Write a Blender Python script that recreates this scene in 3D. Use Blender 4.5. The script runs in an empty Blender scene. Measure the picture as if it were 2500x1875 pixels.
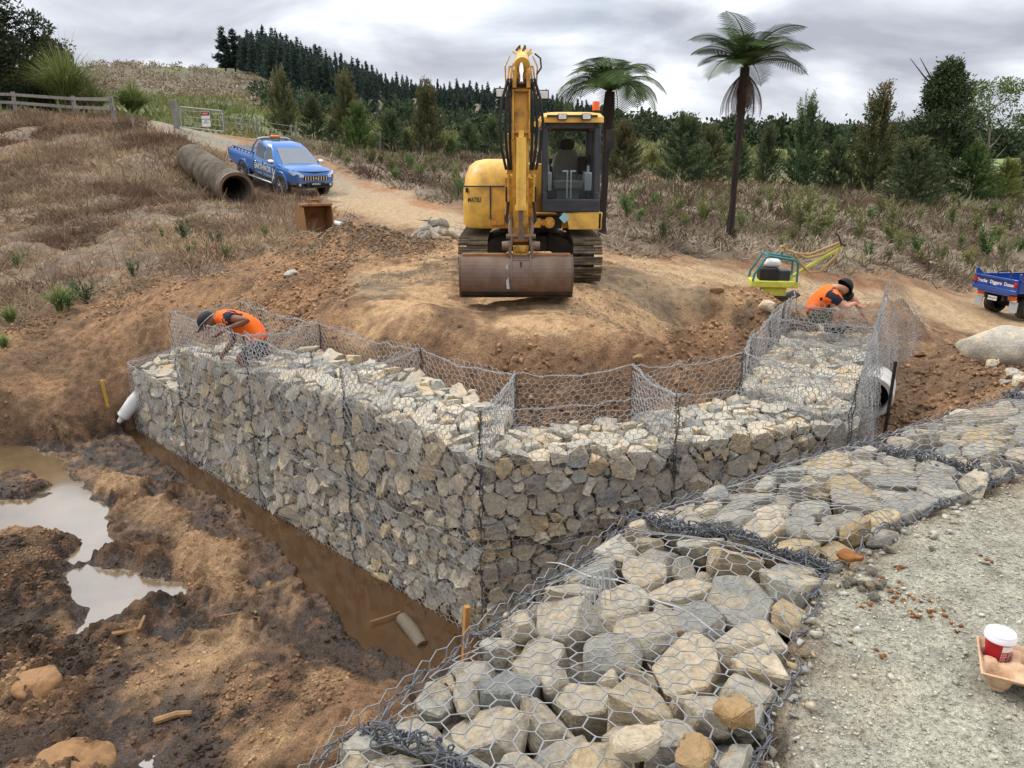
import bpy, bmesh, math, random, time
import numpy as np
from mathutils import Vector, Matrix, Euler, noise as mnoise, geometry as mgeo
T_START = time.time()
random.seed(7); RNG = np.random.default_rng(7)
SC = bpy.context.scene
COL = SC.collection
# ------------------------------------------------------------------ camera
CAM_Z = 1.55; PITCH = math.radians(16.8); FPX = 1850.0     # focal length in pixels of the 2500 px wide picture
cam_d = bpy.data.cameras.new('camera'); cam = bpy.data.objects.new('camera', cam_d); COL.objects.link(cam)
cam_d.sensor_width = 36.0; cam_d.lens = FPX/2500*36.0
cam_d.clip_start = 0.05; cam_d.clip_end = 6000
cam.location = (0, 0, CAM_Z); cam.rotation_euler = (math.pi/2-PITCH, 0, 0)
SC.camera = cam
# ------------------------------------------------------------------ sky and sun
SUN_EL = math.radians(50); SUN_AZ = math.radians(-68)       # azimuth from +Y, positive to +X
w = bpy.data.worlds.new('World'); SC.world = w; w.use_nodes = True
nt = w.node_tree; nt.nodes.clear()
def wn(t, **k):
    n = nt.nodes.new(t)
    for a, b in k.items(): setattr(n, a, b)
    return n
def wl(a, b): nt.links.new(a, b)
sky = wn('ShaderNodeTexSky', sky_type='NISHITA', sun_disc=False)
sky.sun_elevation = SUN_EL; sky.sun_rotation = SUN_AZ
tc = wn('ShaderNodeTexCoord'); sep = wn('ShaderNodeSeparateXYZ'); wl(tc.outputs['Generated'], sep.inputs[0])
mx = wn('ShaderNodeMath', operation='MAXIMUM'); wl(sep.outputs['Z'], mx.inputs[0]); mx.inputs[1].default_value = 0.0
ad = wn('ShaderNodeMath', operation='ADD'); wl(mx.outputs[0], ad.inputs[0]); ad.inputs[1].default_value = 0.42
dv = wn('ShaderNodeVectorMath', operation='DIVIDE')
cb = wn('ShaderNodeCombineXYZ'); wl(ad.outputs[0], cb.inputs[0]); wl(ad.outputs[0], cb.inputs[1]); cb.inputs[2].default_value = 1.0
wl(tc.outputs['Generated'], dv.inputs[0]); wl(cb.outputs[0], dv.inputs[1])
mp = wn('ShaderNodeMapping'); wl(dv.outputs[0], mp.inputs['Vector'])
mp.inputs['Location'].default_value = (3.1, 0.6, 0.0); mp.inputs['Scale'].default_value = (1.9, 2.5, 0.5)
n1 = wn('ShaderNodeTexNoise'); wl(mp.outputs[0], n1.inputs['Vector'])
n1.inputs['Scale'].default_value = 1.15; n1.inputs['Detail'].default_value = 7; n1.inputs['Roughness'].default_value = 0.52
n1.inputs['Distortion'].default_value = 0.35
n2 = wn('ShaderNodeTexNoise'); wl(mp.outputs[0], n2.inputs['Vector'])
n2.inputs['Scale'].default_value = 0.75; n2.inputs['Detail'].default_value = 3
rp = wn('ShaderNodeValToRGB'); wl(n1.outputs['Fac'], rp.inputs[0])
e = rp.color_ramp.elements
e[0].position = 0.34; e[0].color = (9.4, 9.5, 9.7, 1)
e[1].position = 0.66; e[1].color = (3.3, 3.5, 4.05, 1)
m_ = e.new(0.44); m_.color = (6.5, 6.8, 7.3, 1)
m2 = e.new(0.54); m2.color = (4.7, 4.95, 5.5, 1)
fr = wn('ShaderNodeMapRange'); wl(n2.outputs['Fac'], fr.inputs['Value'])
fr.inputs['From Min'].default_value = 0.25; fr.inputs['From Max'].default_value = 0.42
fr.inputs['To Min'].default_value = 0.80; fr.inputs['To Max'].default_value = 1.0
mix = wn('ShaderNodeMix', data_type='RGBA'); wl(fr.outputs[0], mix.inputs['Factor'])
# an overcast sky grows brighter towards the zenith
gm = wn('ShaderNodeMath', operation='MULTIPLY_ADD'); wl(mx.outputs[0], gm.inputs[0]); gm.inputs[1].default_value = 1.5; gm.inputs[2].default_value = 0.92
gv = wn('ShaderNodeVectorMath', operation='SCALE'); wl(rp.outputs[0], gv.inputs[0]); wl(gm.outputs[0], gv.inputs['Scale'])
wl(sky.outputs[0], mix.inputs['A']); wl(gv.outputs[0], mix.inputs['B'])
bg = wn('ShaderNodeBackground'); bg.inputs['Strength'].default_value = 0.1; wl(mix.outputs['Result'], bg.inputs['Color'])
wo = wn('ShaderNodeOutputWorld'); wl(bg.outputs[0], wo.inputs['Surface'])
sl = bpy.data.lights.new('sun', 'SUN'); sl.energy = 1.5; sl.angle = math.radians(11); sl.color = (1.0, 0.95, 0.87)
sun = bpy.data.objects.new('sun', sl); COL.objects.link(sun)
sd = Vector((math.sin(SUN_AZ)*math.cos(SUN_EL), math.cos(SUN_AZ)*math.cos(SUN_EL), math.sin(SUN_EL)))
sun.rotation_euler = sd.to_track_quat('Z', 'Y').to_euler(); sun.location = (0, 0, 50)
SC.view_settings.view_transform = 'Standard'; SC.view_settings.look = 'None'
SC.view_settings.exposure = 0.42; SC.view_settings.gamma = 1.0
SC.view_settings.use_curve_mapping = False
SC.cycles.max_bounces = 6; SC.cycles.diffuse_bounces = 2; SC.cycles.glossy_bounces = 2; SC.cycles.transparent_max_bounces = 6
SC.cycles.transmission_bounces = 4
SC.cycles.caustics_reflective = False; SC.cycles.caustics_refractive = False
# ------------------------------------------------------------------ helpers: picture geometry
CP, SP = math.cos(PITCH), math.sin(PITCH)
S_ = 2500/2212.0                                             # measurements were taken on a 2212 px wide view
def ray(px, py):
    u = (px*S_-1250)/FPX; v = (py*S_-937.5)/FPX
    return np.array([u, CP-v*SP, -SP-v*CP])
def atz(px, py, z):
    d = ray(px, py); t = (z-CAM_Z)/d[2]; return Vector((d[0]*t, d[1]*t, z))
def aty(px, py, y):
    d = ray(px, py); t = y/d[1]; return Vector((d[0]*t, y, CAM_Z+d[2]*t))
# ------------------------------------------------------------------ helpers: noise
_P = np.random.default_rng(3).permutation(256); _P = np.concatenate([_P, _P, _P])
_G = np.random.default_rng(4).uniform(-1, 1, 256)
def vnoise(x, y, s=0):
    x = np.asarray(x, float)+s*17.31; y = np.asarray(y, float)+s*9.77
    xi = np.floor(x).astype(int); yi = np.floor(y).astype(int); fx = x-xi; fy = y-yi
    ux = fx*fx*fx*(fx*(fx*6-15)+10); uy = fy*fy*fy*(fy*(fy*6-15)+10)
    xi &= 255; yi &= 255
    def h(a, b): return _G[_P[_P[a & 255]+(b & 255)]]
    return (h(xi, yi)*(1-ux)+h(xi+1, yi)*ux)*(1-uy)+(h(xi, yi+1)*(1-ux)+h(xi+1, yi+1)*ux)*uy
def fbm(x, y, oct=4, s=0, g=0.5):
    r = 0; a = 1.0; f = 1.0
    for i in range(oct):
        r = r+a*vnoise(x*f, y*f, s+i*3); a *= g; f *= 2.03
    return r
def sstep(a, b, x):
    t = np.clip((x-a)/(b-a), 0, 1); return t*t*(3-2*t)
def poly_sdf(poly, x, y):
    """signed distance, negative inside"""
    x = np.asarray(x, float); y = np.asarray(y, float)
    d = np.full(x.shape, 1e18); ins = np.zeros(x.shape, bool)
    n = len(poly)
    for i in range(n):
        ax, ay = poly[i][0], poly[i][1]; bx, by = poly[(i+1) % n][0], poly[(i+1) % n][1]
        ex, ey = bx-ax, by-ay; L = ex*ex+ey*ey+1e-12
        t = np.clip(((x-ax)*ex+(y-ay)*ey)/L, 0, 1)
        d = np.minimum(d, (x-ax-t*ex)**2+(y-ay-t*ey)**2)
        c = ((ay > y) != (by > y))
        with np.errstate(divide='ignore', invalid='ignore'):
            xin = (bx-ax)*(y-ay)/((by-ay) if by != ay else 1e-12)+ax
        ins ^= c & (x < xin)
    d = np.sqrt(d); return np.where(ins, -d, d)
# ------------------------------------------------------------------ helpers: objects
def link(o, parent=None):
    COL.objects.link(o)
    if parent is not None: o.parent = parent
    return o
def tag(o, label=None, cat=None, group=None, kind=None):
    if label: o['label'] = label
    if cat: o['category'] = cat
    if group: o['group'] = group
    if kind: o['kind'] = kind
    return o
def empty(name, loc=(0, 0, 0), rz=0.0, label=None, cat=None, group=None, rot=None, scale=1.0):
    o = bpy.data.objects.new(name, None); o.empty_display_size = 0.1; COL.objects.link(o)
    o.location = loc; o.rotation_euler = rot if rot else (0, 0, rz); o.scale = (scale,)*3
    return tag(o, label, cat, group)
def copy_tree(o, parent=None):
    c = o.copy(); COL.objects.link(c); c.parent = parent
    for ch in list(o.children): copy_tree(ch, c)
    return c
def mesh_np(name, V, F):
    """V (n,3), F (m,k) constant k"""
    V = np.asarray(V, np.float32); F = np.asarray(F, np.int32)
    me = bpy.data.meshes.new(name); m, k = F.shape
    me.vertices.add(len(V)); me.vertices.foreach_set('co', V.ravel())
    me.loops.add(m*k); me.loops.foreach_set('vertex_index', F.ravel())
    me.polygons.add(m); me.polygons.foreach_set('loop_start', np.arange(0, m*k, k, dtype=np.int32))
    me.update(calc_edges=True)
    return me
def mobj(name, me, mat, parent=None, smooth=False):
    if mat is not None and not me.materials: me.materials.append(mat)
    if smooth: me.polygons.foreach_set('use_smooth', np.ones(len(me.polygons), bool))
    return link(bpy.data.objects.new(name, me), parent)
def basis(d):
    d = Vector(d).normalized(); a = Vector((0, 0, 1)) if abs(d.z) < 0.95 else Vector((1, 0, 0))
    x = a.cross(d).normalized(); return x, d.cross(x)
class MB:
    """collects shapes and links them as one mesh"""
    def __init__(s): s.v = []; s.f = []
    def add(s, vs, fs):
        o = len(s.v); s.v += [tuple(v) for v in vs]; s.f += [tuple(i+o for i in f) for f in fs]; return s
    def box(s, c, d, rot=None, taper=1.0):
        hx, hy, hz = d[0]/2, d[1]/2, d[2]/2
        vs = [Vector((x*hx*(taper if z > 0 else 1), y*hy*(taper if z > 0 else 1), z*hz)) for z in (-1, 1) for y in (-1, 1) for x in (-1, 1)]
        if rot is not None:
            R = Euler(rot).to_matrix() if not isinstance(rot, Matrix) else rot
            vs = [R @ v for v in vs]
        c = Vector(c)
        return s.add([v+c for v in vs], [(0, 2, 3, 1), (4, 5, 7, 6), (0, 1, 5, 4), (2, 6, 7, 3), (0, 4, 6, 2), (1, 3, 7, 5)])
    def cyl(s, p, q, r, r2=None, n=14, cap=True):
        p = Vector(p); q = Vector(q); r2 = r if r2 is None else r2
        x, y = basis(q-p); vs = []
        for c, rr in ((p, r), (q, r2)):
            vs += [c+(x*math.cos(2*math.pi*i/n)+y*math.sin(2*math.pi*i/n))*rr for i in range(n)]
        fs = [(i, (i+1) % n, n+(i+1) % n, n+i) for i in range(n)]
        if cap: fs += [tuple(range(n-1, -1, -1)), tuple(range(n, 2*n))]
        return s.add(vs, fs)
    def tube(s, pts, r, n=8, cap=True):
        pts = [Vector(p) for p in pts]; m = len(pts); vs = []
        rs = r if hasattr(r, '__len__') else [r]*m
        x = None
        for i, p in enumerate(pts):
            d = (pts[min(i+1, m-1)]-pts[max(i-1, 0)])
            if d.length < 1e-9: d = Vector((0, 0, 1))
            d.normalize()
            if x is None: x, y = basis(d)
            else:
                x = (x-d*x.dot(d))
                if x.length < 1e-6: x, y = basis(d)
                x.normalize(); y = d.cross(x)
            vs += [p+(x*math.cos(2*math.pi*k/n)+y*math.sin(2*math.pi*k/n))*rs[i] for k in range(n)]
        fs = [(i*n+k, i*n+(k+1) % n, (i+1)*n+(k+1) % n, (i+1)*n+k) for i in range(m-1) for k in range(n)]
        if cap: fs += [tuple(range(n-1, -1, -1)), tuple(range((m-1)*n, m*n))]
        return s.add(vs, fs)
    def prism(s, poly, ax, a, b):
        """poly of 2D points extruded along axis ax (0,1,2) from a to b"""
        def P(p, t):
            q = [0, 0, 0]; o = [i for i in range(3) if i != ax]; q[ax] = t; q[o[0]] = p[0]; q[o[1]] = p[1]; return q
        n = len(poly)
        vs = [P(p, a) for p in poly]+[P(p, b) for p in poly]
        fs = [(i, (i+1) % n, n+(i+1) % n, n+i) for i in range(n)]+[tuple(range(n-1, -1, -1)), tuple(range(n, 2*n))]
        return s.add(vs, fs)
    def loft(s, rings, close=True, cap=True):
        n = len(rings[0]); vs = [v for r in rings for v in r]; fs = []
        for i in range(len(rings)-1):
            for k in range(n if close else n-1):
                fs.append((i*n+k, i*n+(k+1) % n, (i+1)*n+(k+1) % n, (i+1)*n+k))
        if cap: fs += [tuple(range(n-1, -1, -1)), tuple(range((len(rings)-1)*n, len(rings)*n))]
        return s.add(vs, fs)
    def lathe(s, prof, n=24, c=(0, 0, 0), ax='z'):
        c = Vector(c); vs = []
        for r, h in prof:
            for k in range(n):
                a = 2*math.pi*k/n; x, y = r*math.cos(a), r*math.sin(a)
                vs.append(c+(Vector((x, y, h)) if ax == 'z' else Vector((h, x, y)) if ax == 'x' else Vector((y, h, x))))
        m = len(prof)
        return s.add(vs, [(i*n+k, i*n+(k+1) % n, (i+1)*n+(k+1) % n, (i+1)*n+k) for i in range(m-1) for k in range(n)])
    def build(s, name, mat, parent=None, smooth=False, bevel=0, seg=2, loc=None, rot=None, label=None):
        me = bpy.data.meshes.new(name); me.from_pydata([tuple(v) for v in s.v], [], s.f); me.update()
        bm = bmesh.new(); bm.from_mesh(me); bmesh.ops.recalc_face_normals(bm, faces=bm.faces); bm.to_mesh(me); bm.free()
        o = mobj(name, me, mat, parent)
        if smooth or bevel:
            me.polygons.foreach_set('use_smooth', np.ones(len(me.polygons), bool))
            me.set_sharp_from_angle(angle=math.radians(38))
        if bevel:
            b = o.modifiers.new('bevel', 'BEVEL'); b.width = bevel; b.segments = seg; b.limit_method = 'ANGLE'; b.angle_limit = math.radians(35)
            b.harden_normals = False
        if loc is not None: o.location = loc
        if rot is not None: o.rotation_euler = rot
        if label: o['label'] = label
        return o
# ------------------------------------------------------------------ helpers: materials
class NT:
    def __init__(s, name):
        s.m = bpy.data.materials.new(name); s.m.use_nodes = True; s.t = s.m.node_tree
        s.b = s.t.nodes['Principled BSDF']; s.out = s.t.nodes['Material Output']
    def n(s, t, **k):
        q = s.t.nodes.new(t)
        for a, b in k.items(): setattr(q, a, b)
        return q
    def l(s, a, b): s.t.links.new(a, b); return s
    def noise(s, vec, scale, detail=4, rough=0.55, dist=0.0):
        q = s.n('ShaderNodeTexNoise'); q.inputs['Scale'].default_value = scale; q.inputs['Detail'].default_value = detail
        q.inputs['Roughness'].default_value = rough; q.inputs['Distortion'].default_value = dist
        if vec is not None: s.l(vec, q.inputs['Vector'])
        return q
    def ramp(s, fac, stops):
        q = s.n('ShaderNodeValToRGB'); s.l(fac, q.inputs[0]); e = q.color_ramp.elements
        while len(e) < len(stops): e.new(0.5)
        for i, (p, c) in enumerate(stops):
            e[i].position = p; e[i].color = (*c, 1) if len(c) == 3 else c
        return q
    def mix(s, fac, a, b, mode='MIX'):
        q = s.n('ShaderNodeMix', data_type='RGBA', blend_type=mode)
        for v, i in ((fac, q.inputs['Factor']), (a, q.inputs['A']), (b, q.inputs['B'])):
            if isinstance(v, (int, float)): i.default_value = v
            elif isinstance(v, tuple): i.default_value = (*v, 1)
            else: s.l(v, i)
        return q.outputs['Result']
    def rng(s, v, a, b, c, d):
        q = s.n('ShaderNodeMapRange'); s.l(v, q.inputs['Value'])
        for nm, x in (('From Min', a), ('From Max', b), ('To Min', c), ('To Max', d)): q.inputs[nm].default_value = x
        return q.outputs[0]
    def bump(s, h, strength=0.5, dist=0.02, prev=None):
        q = s.n('ShaderNodeBump'); q.inputs['Strength'].default_value = strength; q.inputs['Distance'].default_value = dist
        s.l(h, q.inputs['Height'])
        if prev is not None: s.l(prev, q.inputs['Normal'])
        return q.outputs[0]
    def set(s, col=None, rough=None, metal=None, normal=None, spec=None):
        for v, k in ((col, 'Base Color'), (rough, 'Roughness'), (metal, 'Metallic'), (normal, 'Normal'), (spec, 'Specular IOR Level')):
            if v is None: continue
            i = s.b.inputs[k]
            if isinstance(v, (int, float)): i.default_value = v
            elif isinstance(v, tuple): i.default_value = (*v, 1)
            else: s.l(v, i)
        return s.m
def srgb(r, g, b):
    f = lambda c: (c/255/12.92) if c/255 <= 0.04045 else ((c/255+0.055)/1.055)**2.4
    return (f(r), f(g), f(b))
def plain(name, col, rough=0.6, metal=0.0, var=0.25, scale=6.0, bump=0.0, dirt=None, dirt_amt=0.5, dscale=3.0, spec=0.4):
    """a colour with uneven grime"""
    q = NT(name); t = q.n('ShaderNodeTexCoord').outputs['Object']
    nz = q.noise(t, scale, 5)
    c = q.mix(q.rng(nz.outputs['Fac'], 0.3, 0.7, 0, 1), tuple(x*(1-var) for x in col), tuple(min(1, x*(1+var*0.6)) for x in col))
    if dirt:
        n2_ = q.noise(t, dscale, 6, 0.65)
        c = q.mix(q.rng(n2_.outputs['Fac'], 0.46, 0.68, 0, dirt_amt), c, dirt)
    nb = None
    if bump: nb = q.bump(q.noise(t, scale*6, 5).outputs['Fac'], bump, 0.01)
    q.set(c, q.rng(nz.outputs['Fac'], 0.3, 0.7, rough*0.85, min(1, rough*1.15)), metal, nb, spec)
    return q.m
# ================================================================== the ground
# control points: (x px, y px on a 2212 px wide view, distance along Y) or 3D points
_cp = []
def cY(px, py, y): p = aty(px, py, y); _cp.append((p.x, p.y, p.z))
def cZ(px, py, z): p = atz(px, py, z); _cp.append((p.x, p.y, p.z))
def c3(x, y, z): _cp.append((x, y, z))
C0 = Vector((-0.26, 6.0)); WL = Vector((-6.1, 11.6)); WR = Vector((3.3, 6.95)); WE = Vector((5.45, 11.0))   # gabion corner, left end, right end, far end
for p in ((0, 1659), (250, 1659), (480, 1659)): cZ(*p, -2.6)
cZ(650, 1640, -2.45); cZ(800, 1560, -2.4)
for p in ((0, 1450), (0, 1250), (0, 1000), (150, 960), (300, 1420), (450, 1500), (450, 1150), (330, 1050), (560, 1350), (640, 1450)): cZ(*p, -2.63)
for t in (0.0, 0.25, 0.5, 0.75, 1.0):
    a = C0.lerp(WL, t); n_ = Vector((-0.69, -0.72))
    c3(a.x+n_.x*0.1, a.y+n_.y*0.1, -2.95); c3(a.x+n_.x*0.5, a.y+n_.y*0.5, -2.9); c3(a.x-n_.x*0.6, a.y-n_.y*0.6, -2.1)
    c3(a.x+n_.x*1.15, a.y+n_.y*1.15, -2.66)
for t in (0.25, 0.5, 0.75, 1.0):
    a = C0.lerp(WR, t); c3(a.x+0.05, a.y-0.3, -2.9); c3(a.x+0.2, a.y-1.0, -2.8); c3(a.x-0.15, a.y+0.7, -1.9)
c3(0.2, 5.0, -2.85); c3(0.6, 4.3, -2.8); c3(2.0, 5.3, -2.8); c3(4.4, 6.6, -2.2); c3(-0.6, 4.4, -2.75); c3(0.0, 3.2, -2.6)
# pit behind the walls
for x, y, z in ((-0.1, 7.6, -1.75), (1.3, 7.9, -1.7), (-2.2, 9.4-0.4, -1.6), (-3.6, 10.6, -1.5), (2.2, 9.4, -1.6), (-1.2, 8.25, -1.75), (3.2, 11.0, -1.45)): c3(x, y, z)
# pad lip and pad
cY(1100, 742, 8.6); cY(850, 742, 8.85); cY(1110, 690, 9.5); cY(1250, 690, 9.5); cY(700, 705, 9.9); cY(1300, 752, 8.55); cY(1450, 740, 8.9); cY(1560, 690, 10.3); cY(1640, 660, 11.6)
cY(960, 660, 10.4); cY(1300, 650, 10.6); cY(1120, 610, 11.6); cY(900, 600, 12.4); cY(1400, 610, 12.2); cY(1300, 560, 14.3); cY(1000, 560, 14.0)
cY(640, 620, 12.4); cY(560, 650, 12.2); cY(780, 560, 15.0); cY(680, 515, 19); cY(900, 530, 16.5); cY(600, 560, 16.0); cY(480, 600, 14.5)
cY(1000, 500, 19); cY(1350, 530, 16.5)
# left bank
cY(350, 720, 12.4); cY(250, 800, 12.0); cY(120, 800, 11.8); cY(0, 830, 11.3); cY(180, 880, 11.3); cY(0, 910, 10.9); cY(250, 890, 11.5); cY(450, 680, 12.3)
cY(0, 700, 13.2); cY(200, 690, 13.2); cY(330, 615, 14.8)
for px in (-500, 0, 330):
    cY(px, 500, 20); cY(px, 350, 30); cY(px, 262, 38)
cY(560, 500, 20.5); cY(500, 445, 24.5); cY(610, 433, 28.8); cY(715, 425, 28.6); cY(540, 392, 31.5); cY(400, 330, 33); cY(450, 290, 40); cY(640, 372, 33.5)
cY(290, 258, 46); cY(390, 285, 42); cY(540, 300, 41)
# planting slope behind the excavator
cY(900, 450, 25.5); cY(760, 400, 31); cY(950, 400, 33); cY(1100, 400, 34); cY(850, 345, 44); cY(1000, 330, 48); cY(700, 330, 45)
# road and scrub slope on the right
cY(1450, 575, 15.2); cY(1650, 610, 16.4); cY(1800, 645, 17.2); cY(2000, 680, 19.5); cY(2212, 715, 25); cY(2350, 740, 28); cY(2600, 800, 32)
cY(1400, 540, 16.6); cY(1650, 560, 18.5); cY(1900, 590, 21.5); cY(2100, 612, 27.2); cY(2300, 640, 31)
cY(1500, 460, 28); cY(1750, 470, 32); cY(2000, 470, 37); cY(2212, 480, 41); cY(2500, 500, 45)
cY(1400, 415, 36); cY(1700, 415, 44); cY(2000, 420, 48); cY(2212, 430, 50); cY(2600, 440, 55)
# bank right of the wing wall
c3(5.0, 8.4, -1.75); c3(4.6, 7.5, -2.1); c3(5.0, 9.0, -1.7); c3(5.7, 8.7, -1.45); cY(2150, 850, 8.7); cY(2212, 760, 10.6); cY(2000, 740, 12.4); cY(1930, 660, 14.8); cY(1900, 780, 11.6); cY(2400, 800, 11); cY(2400, 700, 22)
c3(9.5, 14.5, -2.35); c3(7.6, 13.6, -1.9); c3(12, 14, -2.5); c3(13, 19, -3.1); cY(1700, 660, 13.5); cY(1620, 740, 10.9)
# far land
cY(400, 232, 62); cY(700, 262, 75); cY(1000, 290, 80)
for px, py, y in ((-300, 150, 190), (100, 150, 190), (300, 143, 190), (450, 148, 195), (560, 178, 200), (300, 200, 120), (500, 205, 120), (650, 235, 110), (900, 270, 130), (1200, 290, 160)):
    cY(px, py, y)
# wooded ridge: ground below the tree tops
for px, py, y in ((520, 150, 260), (700, 195, 290), (900, 222, 330), (1060, 235, 360), (1230, 262, 380), (1400, 300, 400), (1700, 318, 420), (2212, 325, 420), (2600, 325, 420)):
    cY(px, py, y)
for x, y, z in ((-900, 700, 20), (0, 900, 10), (900, 700, 5), (-900, 0, 20), (900, 0, -6), (-60, -20, 0), (-30, 5, -2.0), (-15, 7, -2.5), (-14, 3, -2.6), (40, 10, -4), (-400, 300, 40), (120, 60, -2), (-40, -6, -2.5), (-8, -6, -2.5), (-6, 3, -2.6), (-3, 0, -2.6)): c3(x, y, z)
_cp = np.array(_cp)
def _phi(r2): return -np.sqrt(r2+0.16)
def _solve():
    X = _cp[:, :2]; n = len(X)
    A = _phi(((X[:, None]-X[None])**2).sum(-1))+np.eye(n)*0.03
    Pm = np.c_[np.ones(n), X]
    M = np.block([[A, Pm], [Pm.T, np.zeros((3, 3))]])
    return np.linalg.solve(M, np.r_[_cp[:, 2], 0, 0, 0])
_w = _solve()
# the gabion row in the foreground (left edge, right edge from the near end to the far end)
ROW_L = [(-1.35, 0.2), (-0.90, 0.95), (-0.45, 1.85), (0.557, 3.15), (2.0, 4.07), (3.4, 5.0), (5.0, 5.9)]
ROW_R = [(-0.35, -0.4), (-0.05, 0.45), (0.40, 1.2), (1.22, 2.59), (2.32, 3.38), (3.75, 4.25), (5.4, 5.1)]
_mid = [((a[0]+b[0])/2, (a[1]+b[1])/2) for a, b in zip(ROW_L, ROW_R)]
ROADP = [(-0.9, -40)]+[(-0.6, -3)]+ROW_R+[(9, 6.0), (16, 7.5), (40, 4), (60, -40)]
def Hs(x, y):
    x = np.asarray(x, float); y = np.asarray(y, float); sh = x.shape; x = x.ravel(); y = y.ravel()
    out = np.empty_like(x); n = len(_cp)
    for i in range(0, len(x), 40000):
        a = x[i:i+40000]; b = y[i:i+40000]
        k = _phi((a[:, None]-_cp[:, 0])**2+(b[:, None]-_cp[:, 1])**2)
        out[i:i+40000] = k@_w[:n]+_w[n]+a*_w[n+1]+b*_w[n+2]
    m = (x > -12) & (x < 30) & (y < 12)
    if m.any():
        s = poly_sdf(ROADP, x[m], y[m])
        k = sstep(0.36, 0.02, s)
        out[m] = out[m]*(1-k)+k*(0.0-0.02*np.abs(np.clip(x[m]-2.5, 0, 9)))
    return out.reshape(sh)
def hit(px, py, tmax=700):
    d = ray(px, py)
    t = np.concatenate([np.linspace(1.0, 30, 900), np.geomspace(30.05, tmax, 900)])
    g = CAM_Z+d[2]*t-Hs(d[0]*t, d[1]*t)
    i = np.argmax(g < 0)
    if g[i] >= 0: return Vector((d[0]*tmax, d[1]*tmax, CAM_Z+d[2]*tmax))
    a, b = t[i-1], t[i]
    for _ in range(18):
        c = (a+b)/2
        if CAM_Z+d[2]*c-Hs(np.array([d[0]*c]), np.array([d[1]*c]))[0] < 0: b = c
        else: a = c
    return Vector((d[0]*b, d[1]*b, CAM_Z+d[2]*b))
def hpoly(pts): return [tuple(hit(*p)[:2]) for p in pts]
WATER_Z = -2.74
def wpoly(pts): return [tuple(atz(*p, WATER_Z)[:2]) for p in pts]
# ------------------------------------------------------------------ ground sheet
def _lines(lo, hi, d0, far_lo, far_hi, g, d1=0.06, lo1=None, hi1=None):
    a = list(np.arange(lo, hi, d0))
    x = hi; d = d0
    while x < far_hi:
        a.append(x); 
        d = d if (hi1 and x < hi1 and d >= d1) else min(d*g, 60); x += d
    x = lo; d = d0; b = []
    while x > far_lo:
        d = d if (lo1 is not None and x > lo1 and d >= d1) else min(d*g, 60); x -= d; b.append(x)
    return np.array(sorted(b)+a)
gx = _lines(-7.0, 1.2, 0.025, -1500, 1500, 1.05, 0.08, -12, 9)
gy = _lines(3.8, 12.4, 0.028, -60, 2500, 1.05, 0.08, 1.5, 20)
GX, GY = np.meshgrid(gx, gy)
H0 = Hs(GX, GY)
def zmask(poly, soft, nz=0.0, fr=1.0, seed=0):
    s = poly_sdf(poly, GX, GY)
    if nz: s = s+nz*fbm(GX*fr, GY*fr, 3, seed)
    return sstep(soft, -soft, s)
Z_grassL = zmask(hpoly([(-400, 262), (0, 256), (250, 262), (330, 290), (470, 330), (540, 400), (600, 432), (720, 436), (745, 470), (690, 520), (600, 548), (480, 596), (330, 612), (200, 680), (0, 725), (-400, 760)]), 0.6, 0.9, 0.9, 1)
Z_track = zmask(hpoly([(255, 256), (330, 262), (430, 285), (570, 330), (720, 372), (820, 395), (930, 432), (1015, 466), (1005, 520), (870, 492), (745, 455), (620, 436), (520, 350), (400, 300), (290, 270)]), 0.5, 0.5, 0.8, 2)
Z_scrubM = zmask(hpoly([(600, 300), (730, 366), (840, 398), (950, 432), (1020, 455), (1100, 480), (1300, 480), (1400, 380), (1300, 330), (1000, 310)]), 0.5, 0.8, 0.6, 3)
Z_scrubR = zmask(hpoly([(1290, 505), (1330, 535), (1420, 548), (1650, 568), (1900, 598), (2100, 622), (2400, 660), (2700, 600), (2700, 430), (2212, 425), (1800, 405), (1300, 400)]), 0.35, 0.7, 0.9, 4)
Z_roadR = zmask(hpoly([(1310, 552), (1450, 560), (1650, 585), (1830, 612), (2050, 645), (2250, 668), (2500, 700), (2500, 790), (2260, 742), (2050, 700), (1900, 672), (1780, 660), (1600, 630), (1420, 612), (1330, 600)]), 0.45, 0.5, 0.8, 5)
Z_pad = zmask(hpoly([(860, 560), (1000, 520), (1320, 545), (1480, 600), (1560, 650), (1530, 680), (1430, 704), (1200, 706), (1000, 700), (870, 684), (780, 650), (760, 600)]), 0.45, 0.6, 0.9, 6)
Z_mud = sstep(-2.2, -2.4, H0)*sstep(14, 12.5, GY)*sstep(4.2, 2.5, GX)
Z_road = sstep(0.12, -0.12, poly_sdf(ROADP, GX, GY)+0.06*fbm(GX*3, GY*3, 3, 9))*sstep(30, 25, np.abs(GX))
Z_far = sstep(42, 60, GY+0.3*np.abs(GX))
pud = [wpoly([(-60, 950), (110, 962), (145, 1010), (190, 1040), (232, 1080), (238, 1130), (262, 1168), (215, 1210), (120, 1222), (150, 1180), (100, 1150), (-60, 1158)]),
       wpoly([(128, 1242), (190, 1216), (260, 1224), (330, 1240), (420, 1250), (400, 1290), (330, 1308), (275, 1350), (190, 1385), (118, 1395), (140, 1300)]),
       wpoly([(455, 1570), (530, 1540), (585, 1562), (470, 1590), (400, 1618), (340, 1652), (330, 1640), (400, 1600)]),
       wpoly([(255, 925), (330, 995), (420, 1062), (530, 1125), (600, 1205), (672, 1282), (722, 1330), (738, 1372), (785, 1398), (850, 1440), (905, 1472), (1010, 1440), (1080, 1390), (1000, 1300), (700, 1120), (320, 925)])]
isl = wpoly([(-60, 1030), (60, 1020), (112, 1048), (70, 1080), (-60, 1085)])
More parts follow.
